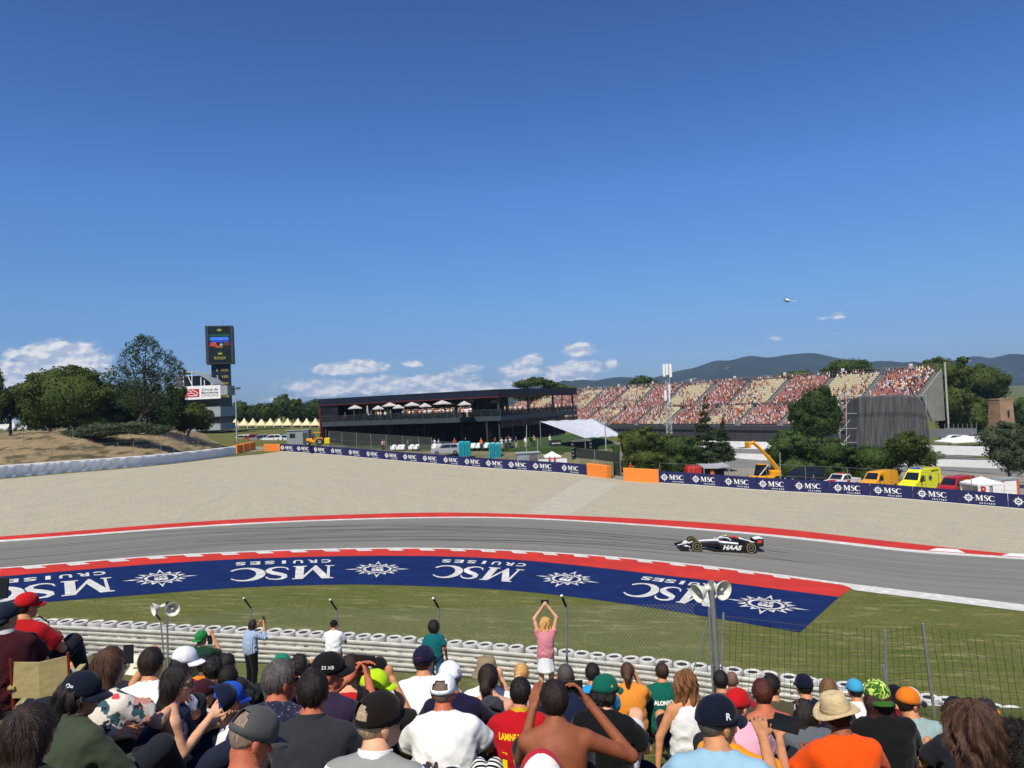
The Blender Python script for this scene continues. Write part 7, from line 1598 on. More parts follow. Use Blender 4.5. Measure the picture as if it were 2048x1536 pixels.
def cap_mesh(root, M, c, brim='#', back=False, opening=False, c2=None, bc=None, flat=False, logo=None, kind='plain', name='cap'):
    """baseball cap; M takes head coordinates to the person's. back=True turns the brim to the nape"""
    mb = MB(); m1 = cloth(c, kind); m2 = cloth(bc or c, 'plain'); m3 = cloth(c2, 'plain') if c2 else m1; T = M @ Matrix.Rotation(PI if back else 0, 4, 'Z') @ Matrix.Rotation(R(-6), 4, 'X')
    nph, nth = 36, 12; cz = .028
    def pt(i, j):
        a = 2 * PI * i / nph; th = j / nth * PI / 2; sq = 1 - .012 * (abs(math.cos(3 * a)) < .25); e = .88; rr_ = math.cos(th) ** e; zz = math.sin(th) ** .92
        return (.0925 * rr_ * math.sin(a) * sq, .112 * rr_ * math.cos(a) * sq - .004, cz + .108 * zz * (1 if math.cos(a) < .2 else 1.03) - .012 * (j == 0))
    idx = {}; V = []; F = []; MI = []
    for j in range(nth):
        for i in range(nph): idx[(i, j)] = len(V); V.append(pt(i, j))
    top = len(V); V.append((0, -.004, cz + .109))
    for j in range(nth):
        for i in range(nph):
            a = (i + .5) / nph; da = abs(a - .5) * nph
            if opening and 1 <= j < 6 and da < 3.6 * math.sqrt(max(0, 1 - ((j - 1) / 5.2) ** 2)) + .2: continue
            i2 = (i + 1) % nph; f = (idx[(i, j)], idx[(i2, j)], idx[(i2, j + 1)], idx[(i, j + 1)]) if j < nth - 1 else (idx[(i, j)], idx[(i2, j)], top)
            F.append(f[::-1]); MI.append(1 if (c2 and (a < .19 or a > .81)) else 0)
    me = mb; me.v = [tuple(T @ Vector(p)) for p in V]; me.f = F; me.m = MI; o = me.build(name, [m1, m3], root, smooth=True, autosmooth=60); md = o.modifiers.new('t', 'SOLIDIFY'); md.thickness = .003; md.offset = 1
    MB().ell((0, -.004, cz + .110), (.008, .008, .004), 8, 5, M=T).build('cap_button', m2, o, smooth=True)
    rings = []
    for k in range(13):
        a = R(-62 + 124 * k / 12); e = math.cos(a * 1.35); ln = .078 * max(0, e) ** .5; dx, dy = math.sin(a), math.cos(a); x0, y0 = .092 * dx, .112 * dy - .006; drop = (0 if flat else .022) * (abs(dx) ** 2) * 1.2; z0 = cz + .002
        rings.append([(x0 * .97, y0 * .97, z0 - drop * .5), (x0 + dx * ln * .25, y0 + ln * .55, z0 + .004 - drop), (x0 + dx * ln * .3, y0 + ln, z0 - .006 - drop * 1.3), (x0 + dx * ln * .3, y0 + ln, z0 - .010 - drop * 1.3), (x0 + dx * ln * .25, y0 + ln * .55, z0 - .001 - drop), (x0 * .97, y0 * .97, z0 - .005 - drop * .5)])
    MB().loft(rings, M=T).build('brim', m2, o, smooth=True, autosmooth=50)
    if logo:
        txt, ang, sz, lc, zz = logo; lm = MB()
        def fn(x, y):
            a = R(ang) - x / .1; th = max(1e-4, (zz + y) / .11); rr_ = math.cos(th) ** .88; return T @ Vector((.0965 * rr_ * math.sin(a), .116 * rr_ * math.cos(a) - .004, cz + .110 * math.sin(th) ** .92 + .002))
        put_text(lm, txt, fn, sz, sz * .02); lm.build('cap_lettering', cloth(lc), o)
    return o
def pr(u, v, D, label, s='#e8e8ea', sk='tan', hair=('short', '#2a1d16'), cap=None, yaw=0, hy=0, hp=0, hr=0, arms=('rest', 'rest'), w_=1.0, lf=0.0, lx=0.0, stand=False, kind='plain', legs='#20232b', leglen='long', sleeve='short', hands=None, phone=None, lowres=False, collar=None, female=False, sl_ang=None, text=None, bare=False, glasses=None, sc_=None, hs=1.0, tank=False, group=None, sit='normal', pz=None, hem=None):
    H = .0125 if D < 6 else .016 if D < 10 else .021
    if female: w_ *= .86
    hs *= .89; D *= 1.02
    zo = .80 if stand else 0.0
    def j(p, side=1): p = (p[0] * side, p[1], p[2]); q = p[2]; return np.array((p[0] + lx * q, p[1] + lf * q, p[2] + zo))
    wx = lambda x: x * (.5 + .5 * w_)
    Hc = j((0, .085, .69)); nb = j((0, .035, .575)); Rh = rot(hy, hp, hr); hw_ = lambda p: Hc + Rh @ (np.array(p) * hs)
    sh = [j((wx(.150), .02, .503), sd) for sd in (-1, 1)]; top_off = {'curly': .155, 'afro': .175, 'short': .138, 'buzz': .130, 'bald': .128, 'long': .138, 'pony': .138}.get(hair[0], .138) * hs
    if cap: top_off = .148 * hs if cap[0] != 'straw' else .165
    tip = Hc + Rh @ np.array((0, 0, 0)); tipz = Hc[2] + top_off
    # place
    Tp = P(u, v, D); g = terr(Tp.x, D); s_ = sc_ or min(1.03, max(.90, (Tp.z - g) / tipz))
    Rz = Matrix.Rotation(R(yaw), 4, 'Z'); off = Rz @ Vector((Hc[0], Hc[1], tipz)) * s_; loc = Tp - off
    # limbs
    el, wr = [], []
    for i, sd in enumerate((-1, 1)):
        a = arms[i]; a = ARMS[a] if isinstance(a, str) else a
        e_, w0 = (j((wx(a[0][0]), a[0][1], a[0][2]), sd), j(a[1], sd)); el.append(e_); wr.append(w0)
    if stand: hip = [np.array((sd * .095, .0, .90)) for sd in (-1, 1)]; kn = [np.array((sd * .10, .02, .49)) for sd in (-1, 1)]; an = [np.array((sd * .11, -.02, .07)) for sd in (-1, 1)]
    elif sit == 'normal': hip = [np.array((sd * .10, .03, .09)) for sd in (-1, 1)]; kn = [np.array((sd * .18, .44, .27)) for sd in (-1, 1)]; an = [np.array((sd * .15, .66, -.12)) for sd in (-1, 1)]
    else: hip = [np.array((sd * .10, .03, .09)) for sd in (-1, 1)]; kn = [np.array((sd * .15, .34, .44)) for sd in (-1, 1)]; an = [np.array((sd * .13, .46, .0)) for sd in (-1, 1)]
    pts = [Hc + .22, Hc - .22, hip[0] - .2, hip[1] + .2] + [np.array(x) + q for x in el + wr + kn + an for q in (-.12, .12)]; lo = np.min(pts, 0) - .02; hi = np.max(pts, 0) + .02
    if stand: lo[2] = -.05
    f = Field(lo, hi, H); pc = lambda p: j(p)
    f.ell(pc((0, .0, .12)), (wx(.165), .125, .13)); f.ell(pc((0, -.015, .28)), (.14 * w_, .105 * w_, .17), k=.05); f.ell(pc((0, .0, .42)), (wx(.16), .11 * (.6 + .4 * w_), .16), k=.05)
    for i in (0, 1):
        f.cap(nb + np.array((0, -.01, -.01)), sh[i], .048, .052, .04); f.cap(sh[i], el[i], .05 * (.6 + .4 * w_), .038, .02); f.cap(el[i], wr[i], .038, .026, .012)
        if not (hands or D < 5.2): f.ell(wr[i] + (wr[i] - el[i]) / np.linalg.norm(wr[i] - el[i]) * .06, (.034, .034, .05), k=.015)
        f.cap(hip[i], kn[i], .085 * (.6 + .4 * w_), .058, .03); f.cap(kn[i], an[i], .055, .036, .015); f.cap(an[i] + (0, -.03, -.02), an[i] + (0, .14, -.035), .032, .03, .02)
    f.cap(nb, hw_((0, -.015, -.05)), .056 * (.8 + .2 * w_), .052, .025)
    bp = [(*f.mesh(), 0)]
    # head at its own finer grid, same mesh
    hh = .0058 if D < 4.3 else .0078 if D < 6.5 else .0105; hf = Field(Hc - .19, Hc + .19, hh); E = lambda c, r, k=.012, cut=None: hf.ell(hw_(c), np.array(r) * hs, Rh, k, cut)
    hf.cap(nb + (Hc - nb) * .15, hw_((0, -.015, -.06)), .055 * (.8 + .2 * w_), .052, .02)
    E((0, -.008, .03), (.075, .094, .096)); E((0, .036, -.045), (.056, .058, .072), .02); E((0, .062, -.092), (.026, .022, .022), .02); E((.036, .058, -.02), (.022, .02, .022), .02); E((-.036, .058, -.02), (.022, .02, .022), .02); E((0, .078, .028), (.045, .016, .012), .014)
    hf.cap(hw_((0, .088, .005)), hw_((0, .112, -.03)), .008, .0135, .008); E((0, .09, -.060), (.024, .010, .007), .006); E((0, .088, -.073), (.020, .010, .007), .006)
    for sd in (-1, 1): E((sd * .078, -.004, -.012), (.011, .021, .033), .006); E((sd * .084, -.012, -.002), (.008, .018, .024), .004)
    for sd in (-1, 1):
        S, p = hf.sl(hw_((sd * .03, .098, .008)) - .02, hw_((sd * .03, .098, .008)) + .02)
        if S: dd = np.linalg.norm(p - hw_((sd * .030, .100, .008)), axis=-1) - .013; hf.D[S] = np.maximum(hf.D[S], -dd)
    bp.append((*hf.mesh(), 0))
    hd = hands or (('grip', 'grip') if D < 5.2 else None)
    if hd:
        for i, sd in enumerate((-1, 1)):
            if not hd[i]: continue
            dr = (wr[i] - el[i]); dr /= np.linalg.norm(dr); curl, nrm = {'grip': (.75, (0, .6, -.4)), 'flat': (.12, (0, .4, -.9)), 'hold': (.62, (-sd * 1.0, .1, 0)), 'open': (.3, (-sd * .7, .7, 0)), 'point': (.5, (0, .3, -.9))}[hd[i]]
            bp.append((*hand_field(wr[i] - dr * .005, dr * .8 + np.array((0, .1, .15)) if hd[i] in ('hold', 'open') else dr, nrm, sd, curl, 1.0, .0048 if D < 5.5 else .007), 0))
    root = smesh('person', bp, [skinmat(sk)]); root.matrix_world = Matrix.Translation(loc) @ Rz @ Matrix.Scale(s_, 4); tag(root, label, 'person', group)
    M = Matrix.Translation(Hc) @ Matrix(Rh.tolist()).to_4x4() @ Matrix.Scale(hs, 4)
    # eyes and lips where a face can show
    if D < 8:
        for sd in (-1, 1): mb = MB(); mb.ell((sd * .030, .0885, .008), (.0125, .0115, .0115), 8, 6, M=M); mb.build('eye', mat('eye_dark', (.05, .03, .02), .2), root, smooth=True)
        mb = MB(); mb.ell((0, .0985, -.064), (.021, .006, .0065), 8, 5, M=M); mb.build('lips', mat('lip', (.42, .13, .11), .5), root, smooth=True)
    rs = np.random.default_rng(int(u * 7 + v)); ph = rs.random(8) * 6.28
    # garments
    def folds(G_, amp):
        x, y, z = G_[..., 0], G_[..., 1], G_[..., 2]; a = np.sin(31 * z + 9 * np.sin(7 * x + ph[0]) + 10 * y + ph[1]); b = np.sin(24 * x + 20 * z + 4 * np.sin(11 * z + ph[2]) + ph[3]); c = np.sin(-26 * x + 23 * z + 4 * np.sin(9 * x + ph[4]) + ph[5]); e = np.sin(52 * z + 15 * x + 5 * np.sin(8 * x + ph[6]))
        lowz = np.clip((.54 + zo - z) * 3.4, .22, 1.0)
        return amp * lowz * (.9 * (1 - np.abs(a)) ** 2 + .7 * (1 - np.abs(b)) ** 2 + .7 * (1 - np.abs(c)) ** 2 + .25 * e - .5)
    if not bare:
        g_ = Field(np.min([sh[0], sh[1], el[0], el[1], pc((-.26 * w_, -.2 * w_, -.02)), pc((.26 * w_, .2 * w_, 0))], 0) - .12, np.max([sh[0], sh[1], el[0], el[1], nb, pc((.26 * w_, .2 * w_, .4))], 0) + .12, H * .92); b_ = .017
        g_.ell(pc((0, .0, .14)), (wx(.165) + b_ + .012, .125 + b_ + .012, .15)); g_.ell(pc((0, -.015, .27)), (.15 * w_ + b_ + .012, .112 * w_ + b_ + .01, .19), k=.06); g_.ell(pc((0, .0, .41)), (wx(.165) + b_, .11 * (.6 + .4 * w_) + b_ + .004, .165), k=.06)
        for i in (0, 1):
            if tank: g_.cap(nb + np.array((0, -.01, -.03)), nb * .45 + sh[i] * .55 - np.array((0, 0, .02)), .045, .03, .03); continue
            g_.cap(nb + np.array((0, -.012, -.012)), sh[i], .050 + b_ * .4, .046 + b_, .05)
            d = el[i] - sh[i]; L_ = np.linalg.norm(d); d = d / L_; t_ = .72 if sleeve == 'short' else 1.0; e1 = sh[i] + d * L_ * t_; m = .17; S, p = g_.sl(np.minimum(sh[i], e1) - m, np.maximum(sh[i], e1) + m); pa = p - sh[i]; tt = np.clip(pa @ d, 0, L_ * t_); dd = np.linalg.norm(pa - tt[..., None] * d, axis=-1) - (.046 + b_ + .008 * np.minimum(1, tt / .08) + (.012 * tt / L_ if sleeve == 'short' else -.006)); 
            if sleeve == 'short': dd = np.maximum(dd, (pa @ d) - L_ * t_)
            g_.join(S, dd, .025)
            if sleeve == 'long': g_.cap(el[i], wr[i] - (wr[i] - el[i]) * .06, .048, .036, .02)
        G_ = g_.grid(); g_.D -= folds(G_, .0135 if D < 8 else .011).astype(np.float32)
        cut = (G_[..., 2] - (nb[2] + .030 - .35 * (G_[..., 1] - nb[1]))) ; g_.D = np.maximum(g_.D, cut)
        nd = np.linalg.norm((G_ - nb)[..., :2] - (Hc - nb)[:2] * ((G_[..., 2] - nb[2]) / max(.05, (Hc - nb)[2]))[..., None], axis=-1) - .060 * (.8 + .2 * w_); nd = np.where(G_[..., 2] > nb[2] - .02, nd, 1); g_.D = np.maximum(g_.D, -nd)
        g_.D = np.maximum(g_.D, (zo + (.02 if hem is None else hem)) - G_[..., 2])
        if tank:
            for i in (0, 1): S, p = g_.sl(sh[i] - .14, sh[i] + .14); dd = np.linalg.norm(p - (sh[i] + np.array((0, 0, -.02))), axis=-1) - .085; g_.D[S] = np.maximum(g_.D[S], -dd)
        so = smesh('shirt' if not tank else 'tank_top', [(*g_.mesh(), 0)], [cloth(s, kind)], root, 2)
        if collar:
            mb = MB(); mb.lathe([(.064, -.012), (.073, -.012), (.068, .022), (.061, .024), (.060, -.012)], 24, M=Matrix.Translation(nb + np.array((0, .0, .01))) @ Matrix.Rotation(R(-18), 4, 'X') @ Matrix.Scale(.92 + .1 * w_, 4)); mb.build('collar', cloth(collar), so, smooth=True)
        if text:
            bv = BVHTree.FromPolygons([tuple(x.co) for x in so.data.vertices], [tuple(p.vertices) for p in so.data.polygons])
            for (txt, x0, z0, sz, colr, wd, bold) in text:
                vv, ff = text_geo(txt, sz, bold); w0 = max(p[0] for p in vv) - min(p[0] for p in vv); kx = wd / w0 if wd else 1; bm = bmesh.new(); bvv = [bm.verts.new((x * kx, y, 0)) for x, y in vv]
                for q in ff:
                    try: bm.faces.new([bvv[k] for k in q])
                    except Exception: pass
                bmesh.ops.triangulate(bm, faces=bm.faces[:]); bmesh.ops.subdivide_edges(bm, edges=[e for e in bm.edges if e.calc_length() > .02], cuts=2); bmesh.ops.triangulate(bm, faces=bm.faces[:])
                for q in bm.verts:
                    X_, Z_ = x0 + q.co.x + lx * (z0), z0 + q.co.y + zo; hit = bv.ray_cast(Vector((X_, -.6, Z_)), Vector((0, 1, 0)))[0]; q.co = (X_, (hit.y if hit else -.12) - .003, Z_)
                me = bpy.data.meshes.new('shirt_lettering'); bm.to_mesh(me); bm.free(); me.materials.append(cloth(colr)); o = bpy.data.objects.new('shirt_lettering', me); col.objects.link(o); o.parent = so
    if legs:
        g_ = Field(np.min(hip + kn + an, 0) - .14, np.max(hip + kn + an, 0) + .14, H); g_.ell(pc((0, .0, .09)) if not stand else pc((0, .0, .10)), (wx(.165) + .012, .13, .12)); full = leglen == 'long'
        for i in (0, 1):
            e = kn[i] if full else hip[i] + (kn[i] - hip[i]) * .8; g_.cap(hip[i], e, .088 * (.6 + .4 * w_) + .014, .074 if full else .088, .03)
            if full: g_.cap(kn[i], an[i] + (kn[i] - an[i]) * .08, .074, .052, .02)
        if leglen == 'skirt':
            g_ = Field(np.array((-.26, -.22, .4)), np.array((.26, .22, 1.1)), H); g_.cap((0, 0, .98), (0, 0, .62), .135, .185, .03); G_ = g_.grid(); g_.D = np.maximum(np.maximum(g_.D, .60 - G_[..., 2]), G_[..., 2] - 1.03); g_.D -= (.005 * np.sin(9 * np.arctan2(G_[..., 1], G_[..., 0])) * np.clip((1 - G_[..., 2]) * 3, 0, 1)).astype(np.float32)
        smesh({'long': 'trousers', 'short': 'shorts', 'skirt': 'skirt'}[leglen], [(*g_.mesh(), 0)], [cloth(legs)], root)
    # hair
    ht, hc = hair
    if ht != 'bald' and ht != 'none':
        hx = .0068 if D < 4.6 else .0092 if D < 8 else .012; ext = .22 if ht not in ('long', 'pony', 'longcurly', 'afro', 'wavy') else .52
        g_ = Field(Hc + np.array((-.24, -.28, -ext - (.1 if stand else 0))), Hc + np.array((.24, .24, .24)), hx); th = {'short': .013, 'buzz': .0045, 'curly': .030, 'afro': .060, 'long': .018, 'pony': .012, 'longcurly': .034, 'wavy': .036}[ht]
        face = lambda q: np.maximum((q[..., 1] * .86 - (q[..., 2] - .02) * .42 - (.040 if ht in ('long', 'longcurly', 'afro', 'wavy') else .030)), (-.072 if ht in ('short', 'buzz', 'curly') else -.30) - q[..., 2] + .25 * q[..., 1])
        earc = lambda q: np.where(ht in ('short', 'buzz'), (np.abs(q[..., 0]) * .5 + q[..., 1] * 1.0 - q[..., 2] * 1.4 - .062), -1.0)
        tt_ = min(th, .006) if cap and cap[0] != 'clip' else th; g_.ell(hw_((0, -.010, .030)), np.array((.075 + tt_, .094 + tt_, .096 + tt_)) * hs, Rh, .012, lambda q: np.maximum(face(q), earc(q)))
        if tt_ < th and ht != 'short': g_.ell(hw_((0, -.012, -.02)), np.array((.075 + th, .088 + th, .06)) * hs, Rh, .02, face)
        down = lambda a, b, ra, rb, k=.03: g_.cap(hw_(a), hw_(b), ra, rb, k)
        if ht in ('long', 'longcurly', 'wavy'):
            e = .012 if ht != 'long' else 0
            for sx in (-.045, 0, .045): down((sx, -.045, .0), (sx * 1.25, -.07, -.14), .052 + e, .044 + e); down((sx * 1.25, -.07, -.14), (sx * 1.35, -.085, -.27), .044 + e, .036 + e); down((sx * 1.35, -.085, -.27), (sx * 1.1, -.08, -.36), .034 + e, .014)
        if ht == 'long' and stand: down((0, -.085, -.2), (0, -.10, -.48), .075, .045)
        if ht == 'pony': down((0, -.10, .03), (.0, -.145, -.01), .03, .034, .02); down((0, -.145, -.01), (.01, -.135, -.16), .034, .028, .02); down((.01, -.135, -.16), (.015, -.11, -.27), .026, .010, .02)
        G_ = g_.grid() - Hc; am = {'short': .002, 'buzz': .0, 'curly': .008, 'afro': .011, 'long': .0025, 'pony': .002, 'longcurly': .008, 'wavy': .0075}[ht]
        if am:
            x, y, z = G_[..., 0], G_[..., 1], G_[..., 2]; an_ = np.arctan2(x, -y)
            if ht in ('curly', 'afro', 'longcurly'): n_ = np.sin(95 * x + 40 * np.sin(30 * z + ph[0]) * .1 + ph[1]) * np.sin(88 * y + ph[2]) * np.sin(92 * z + 3 * np.sin(40 * x) + ph[3]) + .6 * np.sin(47 * x + 31 * z + ph[4]) * np.sin(51 * y - 37 * z + ph[5])
            elif ht == 'wavy': n_ = 1.6 * np.sin(11 * an_ + 22 * z + 2.2 * np.sin(24 * z + ph[0]) + ph[1]) + .8 * np.sin(9 * an_ - 34 * z + ph[2]) + .5 * np.sin(23 * an_ + 12 * z)
            else: n_ = np.sin(26 * an_ + 14 * z + 2.0 * np.sin(21 * z + ph[0]) + ph[1]) * .6 + .5 * np.sin(13 * an_ - 19 * z + ph[2]) + .35 * np.sin(60 * x + 22 * z)
            g_.D -= (am * n_).astype(np.float32)
        if cap and cap[0] != 'clip': Gl = G_ @ Rh; g_.D = np.where((Gl[..., 2] > .045 * hs), g_.D + .004, g_.D)
        HV, HF = g_.mesh(); parts_ = [(HV, HF, 0)]; ho = smesh('hair', parts_, [hairmat(hc)], root); strands(ho, HV, Hc, Rh, hs, D, ht, bool(cap), rs)
    if cap:
        if cap[0] == 'cap': cap_mesh(root, M, **cap[1])
        elif cap[0] == 'straw':
            mb = MB(); rings = []
            for (r_, z, e) in ((.163, .038, .016), (.158, .045, .016), (.135, .040, .01), (.102, .045, .0), (.098, .075, 0), (.092, .115, 0), (.080, .146, 0), (.050, .156, 0), (.02, .152, 0), (.0005, .150, 0)):
                rings.append([(r_ * .95 * math.cos(a), r_ * 1.08 * math.sin(a), z + e * math.cos(2 * a) * -1 * 1.2) for a in [2 * PI * k / 40 for k in range(40)]])
            o = mb.loft(rings, caps=False, M=M).build('straw_hat', mat('straw', (.62, .48, .27), .8, scale=30, var=.12, bump=.6, bscale=60, stretch=(1, 1, 4)), root, smooth=True, autosmooth=180); md = o.modifiers.new('t', 'SOLIDIFY'); md.thickness = .003
            MB().lathe([(.1035, .048), (.1045, .066), (.1025, .068)], 30, M=M @ Matrix.Scale(1.08, 4, (0, 1, 0)) @ Matrix.Scale(.97, 4, (1, 0, 0))).build('hat_band', mat('straw_band', (.45, .35, .21), .8), o, smooth=True)
        elif cap[0] == 'bucket':
            rings = []
            for (r_, z) in ((.150, -.018), (.147, -.014), (.098, .035), (.093, .09), (.082, .125), (.05, .138), (.002, .140)): rings.append([(r_ * .95 * math.cos(a), r_ * 1.1 * math.sin(a), z + .012 * math.sin(3 * a + 1) * (r_ > .12)) for a in [2 * PI * k / 32 for k in range(32)]])
            o = MB().loft(rings, caps=False, M=M).build('bucket_hat', cloth(cap[1]), root, smooth=True, autosmooth=180); md = o.modifiers.new('t', 'SOLIDIFY'); md.thickness = .004
        elif cap[0] == 'band':
            MB().lathe([(.084, .0), (.088, .002), (.087, .045), (.083, .047)], 28, M=M @ Matrix.Rotation(R(12), 4, 'X') @ Matrix.Translation((0, -.01, -.01)) @ Matrix.Scale(1.2, 4, (0, 1, 0))).build('headband', cloth(cap[1]), root, smooth=True)
        elif cap[0] == 'clip': MB().tube([M @ Vector((-.09, -.02, .03)), M @ Vector((-.06, .02, .125)), M @ Vector((.06, .02, .125)), M @ Vector((.09, -.02, .03))], .006, 6).build('hairband', cloth(cap[1]), root)
    if glasses:
        mb = MB()
        for sd in (-1, 1):
            mb.loft([[(sd * .032 + .027 * math.cos(a), .106 - .10 * abs(sd * .032 + .027 * math.cos(a)) + dy, .006 + .019 * math.sin(a)) for a in [2 * PI * k / 12 for k in range(12)]] for dy in (0, .004)], M=M); mb.tube([M @ Vector((sd * .062, .095, .012)), M @ Vector((sd * .078, .05, .012)), M @ Vector((sd * .082, -.01, .005))], .0032, 5)
        mb.tube([M @ Vector((-.01, .108, .01)), M @ Vector((.01, .108, .01))], .003, 5); mb.build('sunglasses' if glasses == 'sun' else 'glasses', M_black, root, smooth=True)
    PEOPLE.append(root); root['_h'] = 1; del root['_h']
    if phone:
        pw = root.matrix_world; lab, land, pc_ = phone; c = pc_ if pc_ is not None else (wr[0] + wr[1]) / 2 + np.array((0, .075, .075)); d_ = (.155, .009, .076) if land else (.076, .009, .155)
        ob = MB().bbox((0, 0, 0), (d_[0], d_[1], d_[2]), .003).build('phone', mat('phone_black', (.012, .012, .014), .25), label=lab, cat='phone'); ob.matrix_world = pw @ Matrix.Translation(c) @ Matrix.Rotation(R(12), 4, 'X')
        sc0 = MB(); sc0.add([(-d_[0] * .46, -.0052, -d_[2] * .45), (d_[0] * .46, -.0052, -d_[2] * .45), (d_[0] * .46, -.0052, d_[2] * .45), (-d_[0] * .46, -.0052, d_[2] * .45)], [(0, 1, 2, 3)]); sc0.build('phone_screen', mat('phone_screen', (.02, .024, .03), .1), ob)
    return root, M, Hc, el, wr
C_ = lambda c, **k: ('cap', dict(c=c, **k))
DK = '#1c1410'; BR_ = '#3a2417'; LB = '#6a4a2c'; BL = '#a07a48'; GR = '#4a4644'
pr(1090, 1236, 15, 'woman in a pink top and white skirt holding a phone high overhead', s='#c9808c', sk='pale', hair=('wavy', BL), arms=('up', 'up'), stand=True, female=True, legs='#e4e4ea', leglen='skirt', lx=.04, phone=('phone held overhead by the standing woman in pink', True, None), hr=6)
pr(506, 1239, 17.4, 'standing woman with very long dark hair and a blue striped blouse photographing', s='#b9c8de', kind='stripe', sk='tan', hair=('long', DK), arms=('phone', 'phone'), stand=True, female=False, w_=1.12, yaw=-38, legs='#101114', sleeve='long', phone=('phone raised by the standing woman in the striped blouse', False, None))
pr(667, 1239, 17, 'standing man in a black cap and white shirt with red shorts', sk='tan', cap=C_('#17181b', logo=('N', 25, .03, '#e8e8ea', .05)), hy=-18, hp=-14, arms=('low', 'low'), stand=True, legs='#b3282a', leglen='short')
pr(867, 1241, 16, 'standing youth with black curly hair in a plain teal shirt', s='#0f5f66', sk='brown', hair=('afro', '#15100e'), arms=('down', 'down'), stand=True, legs='#3c5a80', w_=.95)
# left group
pr(8, 1202, 5.7, 'man in a backwards navy cap and maroon polo at the left edge', s='#3d151c', sk='tan', hair=('short', DK), cap=C_('#1d2736', back=True, logo=('O', 50, .05, '#d8d8dc', .03)), hy=-50, yaw=35, w_=.95, arms=('phone', 'rest'), collar='#b8b8bc')
pr(52, 1183, 6.6, 'man in a red cap and red shirt behind the maroon shirt', s='#a8161c', sk='tan', cap=C_('#b8181e', c2='#b8181e'), hy=-25, w_=1.0, arms=('rest', 'rest'), sc_=1.05)
pr(80, 1284, 8.0, 'person in a dark cap with an orange band low by the white chair', s='#20242c', cap=C_('#1b1b1d', bc='#e07020', back=True), hy=20)
pr(148, 1286, 7.4, 'man in a faded blue and grey cap and grey shirt raising a camera', s='#8f979e', sk='tan', cap=C_('#2c3f5a', bc='#a8a8a4', c2='#9a9a98'), hy=-60, arms=('phone', 'low'))
pr(58, 1408, 3.1, 'woman with long straight brown hair in the bottom left corner', s='#2a2020', sk='tan', hair=('long', '#241712'), hs=1.06, female=True, hy=-15)
pr(160, 1340, 4.1, 'woman with dark curly hair, navy cap and olive green jacket', s='#3d4536', kind='plain', sk='tan', hair=('wavy', '#17100d'), cap=C_('#111827', logo=('O=', 112, .035, '#e6e8ec', .03)), hy=-62, hp=-8, yaw=-22, arms=('rest', 'rest2'), sleeve='long', collar='#3d4536')
pr(218, 1296, 4.6, 'woman with brown shoulder hair in a floral off-shoulder top', s='#d9cfc6', kind='floral', sk='pale', hair=('long', '#3b2415'), female=True, w_=1.05, yaw=-15, hy=-15, arms=('rest', ((.27, .18, .34), (.15, .46, .34))), legs='#1b2a44', tank=False)
pr(222, 1292, 5.4, 'person with dark brown hair hidden behind the floral top woman', s='#20242c', hair=('short', BR_))
pr(302, 1294, 5.2, 'dark haired man in a white shirt holding up a black phone', sk='tan', hair=('short', '#1e130e'), hy=-8, arms=('phone', 'rest'), yaw=8, lx=.0)
pr(281, 1306, 6.6, 'person in a cream sun hat behind the raised phone', s='#cfc4ae', cap=('bucket', '#d9d2c0'), hair=('short', LB))
pr(368, 1291, 6.2, 'black haired person in a white cap and red shirt facing right', s='#8f1a22', sk='tan', hair=('long', DK), cap=C_('#dfe2e8', c2='#cfd4e0'), hy=-65, hp=-5, yaw=-20)
pr(354, 1331, 4.9, 'woman in black sunglasses and a navy patterned sleeveless top', s='#252b42', kind='paisley', sk='pale', hair=('long', '#17100e'), female=True, w_=1.12, yaw=-55, hy=-22, hp=-6, arms=(((.20, .10, .26), (.10, .36, .34)), ((.20, .06, .32), (.06, .27, .45))), glasses='sun', tank=True, legs='#1c2236', hands=('open', 'open'))
pr(402, 1260, 11.5, 'person in a green cap and dark green shirt with a black phone', s='#1d3a2c', sk='tan', cap=C_('#1f7a3c', back=True), hy=-25, arms=('rest', 'phone'), phone=('black phone held up by the person in the green cap', False, None))
pr(410, 1310, 8.6, 'person in black leaning with an orange sleeve behind the white cap', s='#d07a1c', sk='dark', hair=('short', '#120d0b'), hy=-30, lx=.1)
pr(428, 1312, 7.6, 'dark haired person in a charcoal shirt above the blue cap', s='#2a2d33', sk='brown', hair=('curly', '#14100e'), hy=-20)
pr(456, 1306, 8.2, 'black haired person with a ponytail left of the standing blouse woman', s='#24272e', sk='tan', hair=('pony', '#120e0c'), hy=-15)
pr(455, 1332, 6.6, 'man in a dark shirt with an orange collar leaning forward', s='#1e232b', sk='brown', hair=('short', '#15100e'), lf=.35, hp=-25, collar='#d8761e', arms=('side', 'rest'))
pr(404, 1357, 6.0, 'person in a dark maroon cap seated low beside the sunglasses woman', s='#d5d6da', cap=C_('#3a1620', back=False), hair=('short', DK), hy=-30)
pr(455, 1362, 5.3, 'child in a bright blue cap with black hair', s='#e0e2e8', sk='tan', hair=('short', '#120e0d'), cap=C_('#1550c0', bc='#1a2f8a'), hy=-50, hp=-12, hs=1.0, female=True, arms=('rest', 'rest'))
pr(558, 1319, 4.45, 'grey haired man in glasses and a navy leaf print shirt', s='#232438', kind='leafy', sk='red', hair=('short', GR), hy=-35, hp=-10, yaw=-8, w_=1.1, glasses='plain', arms=('rest', 'rest'), hs=1.07)
pr(500, 1411, 3.0, 'man with a red neck in a grey cap worn over sunglasses', s='#5c80ac', sk='red', hair=('buzz', '#6a5a50'), cap=C_('#4b4c4c', opening=True), hy=-38, hp=-24, yaw=-10, glasses='sun', w_=1.05, lf=.1)
pr(624, 1339, 3.85, 'man with thinning dark hair in a charcoal polo shirt', s='#2e2f34', sk='red', hair=('short', '#1b1310'), hy=6, hp=-10, w_=1.1, collar='#2e2f34', arms=('rest', 'rest'))
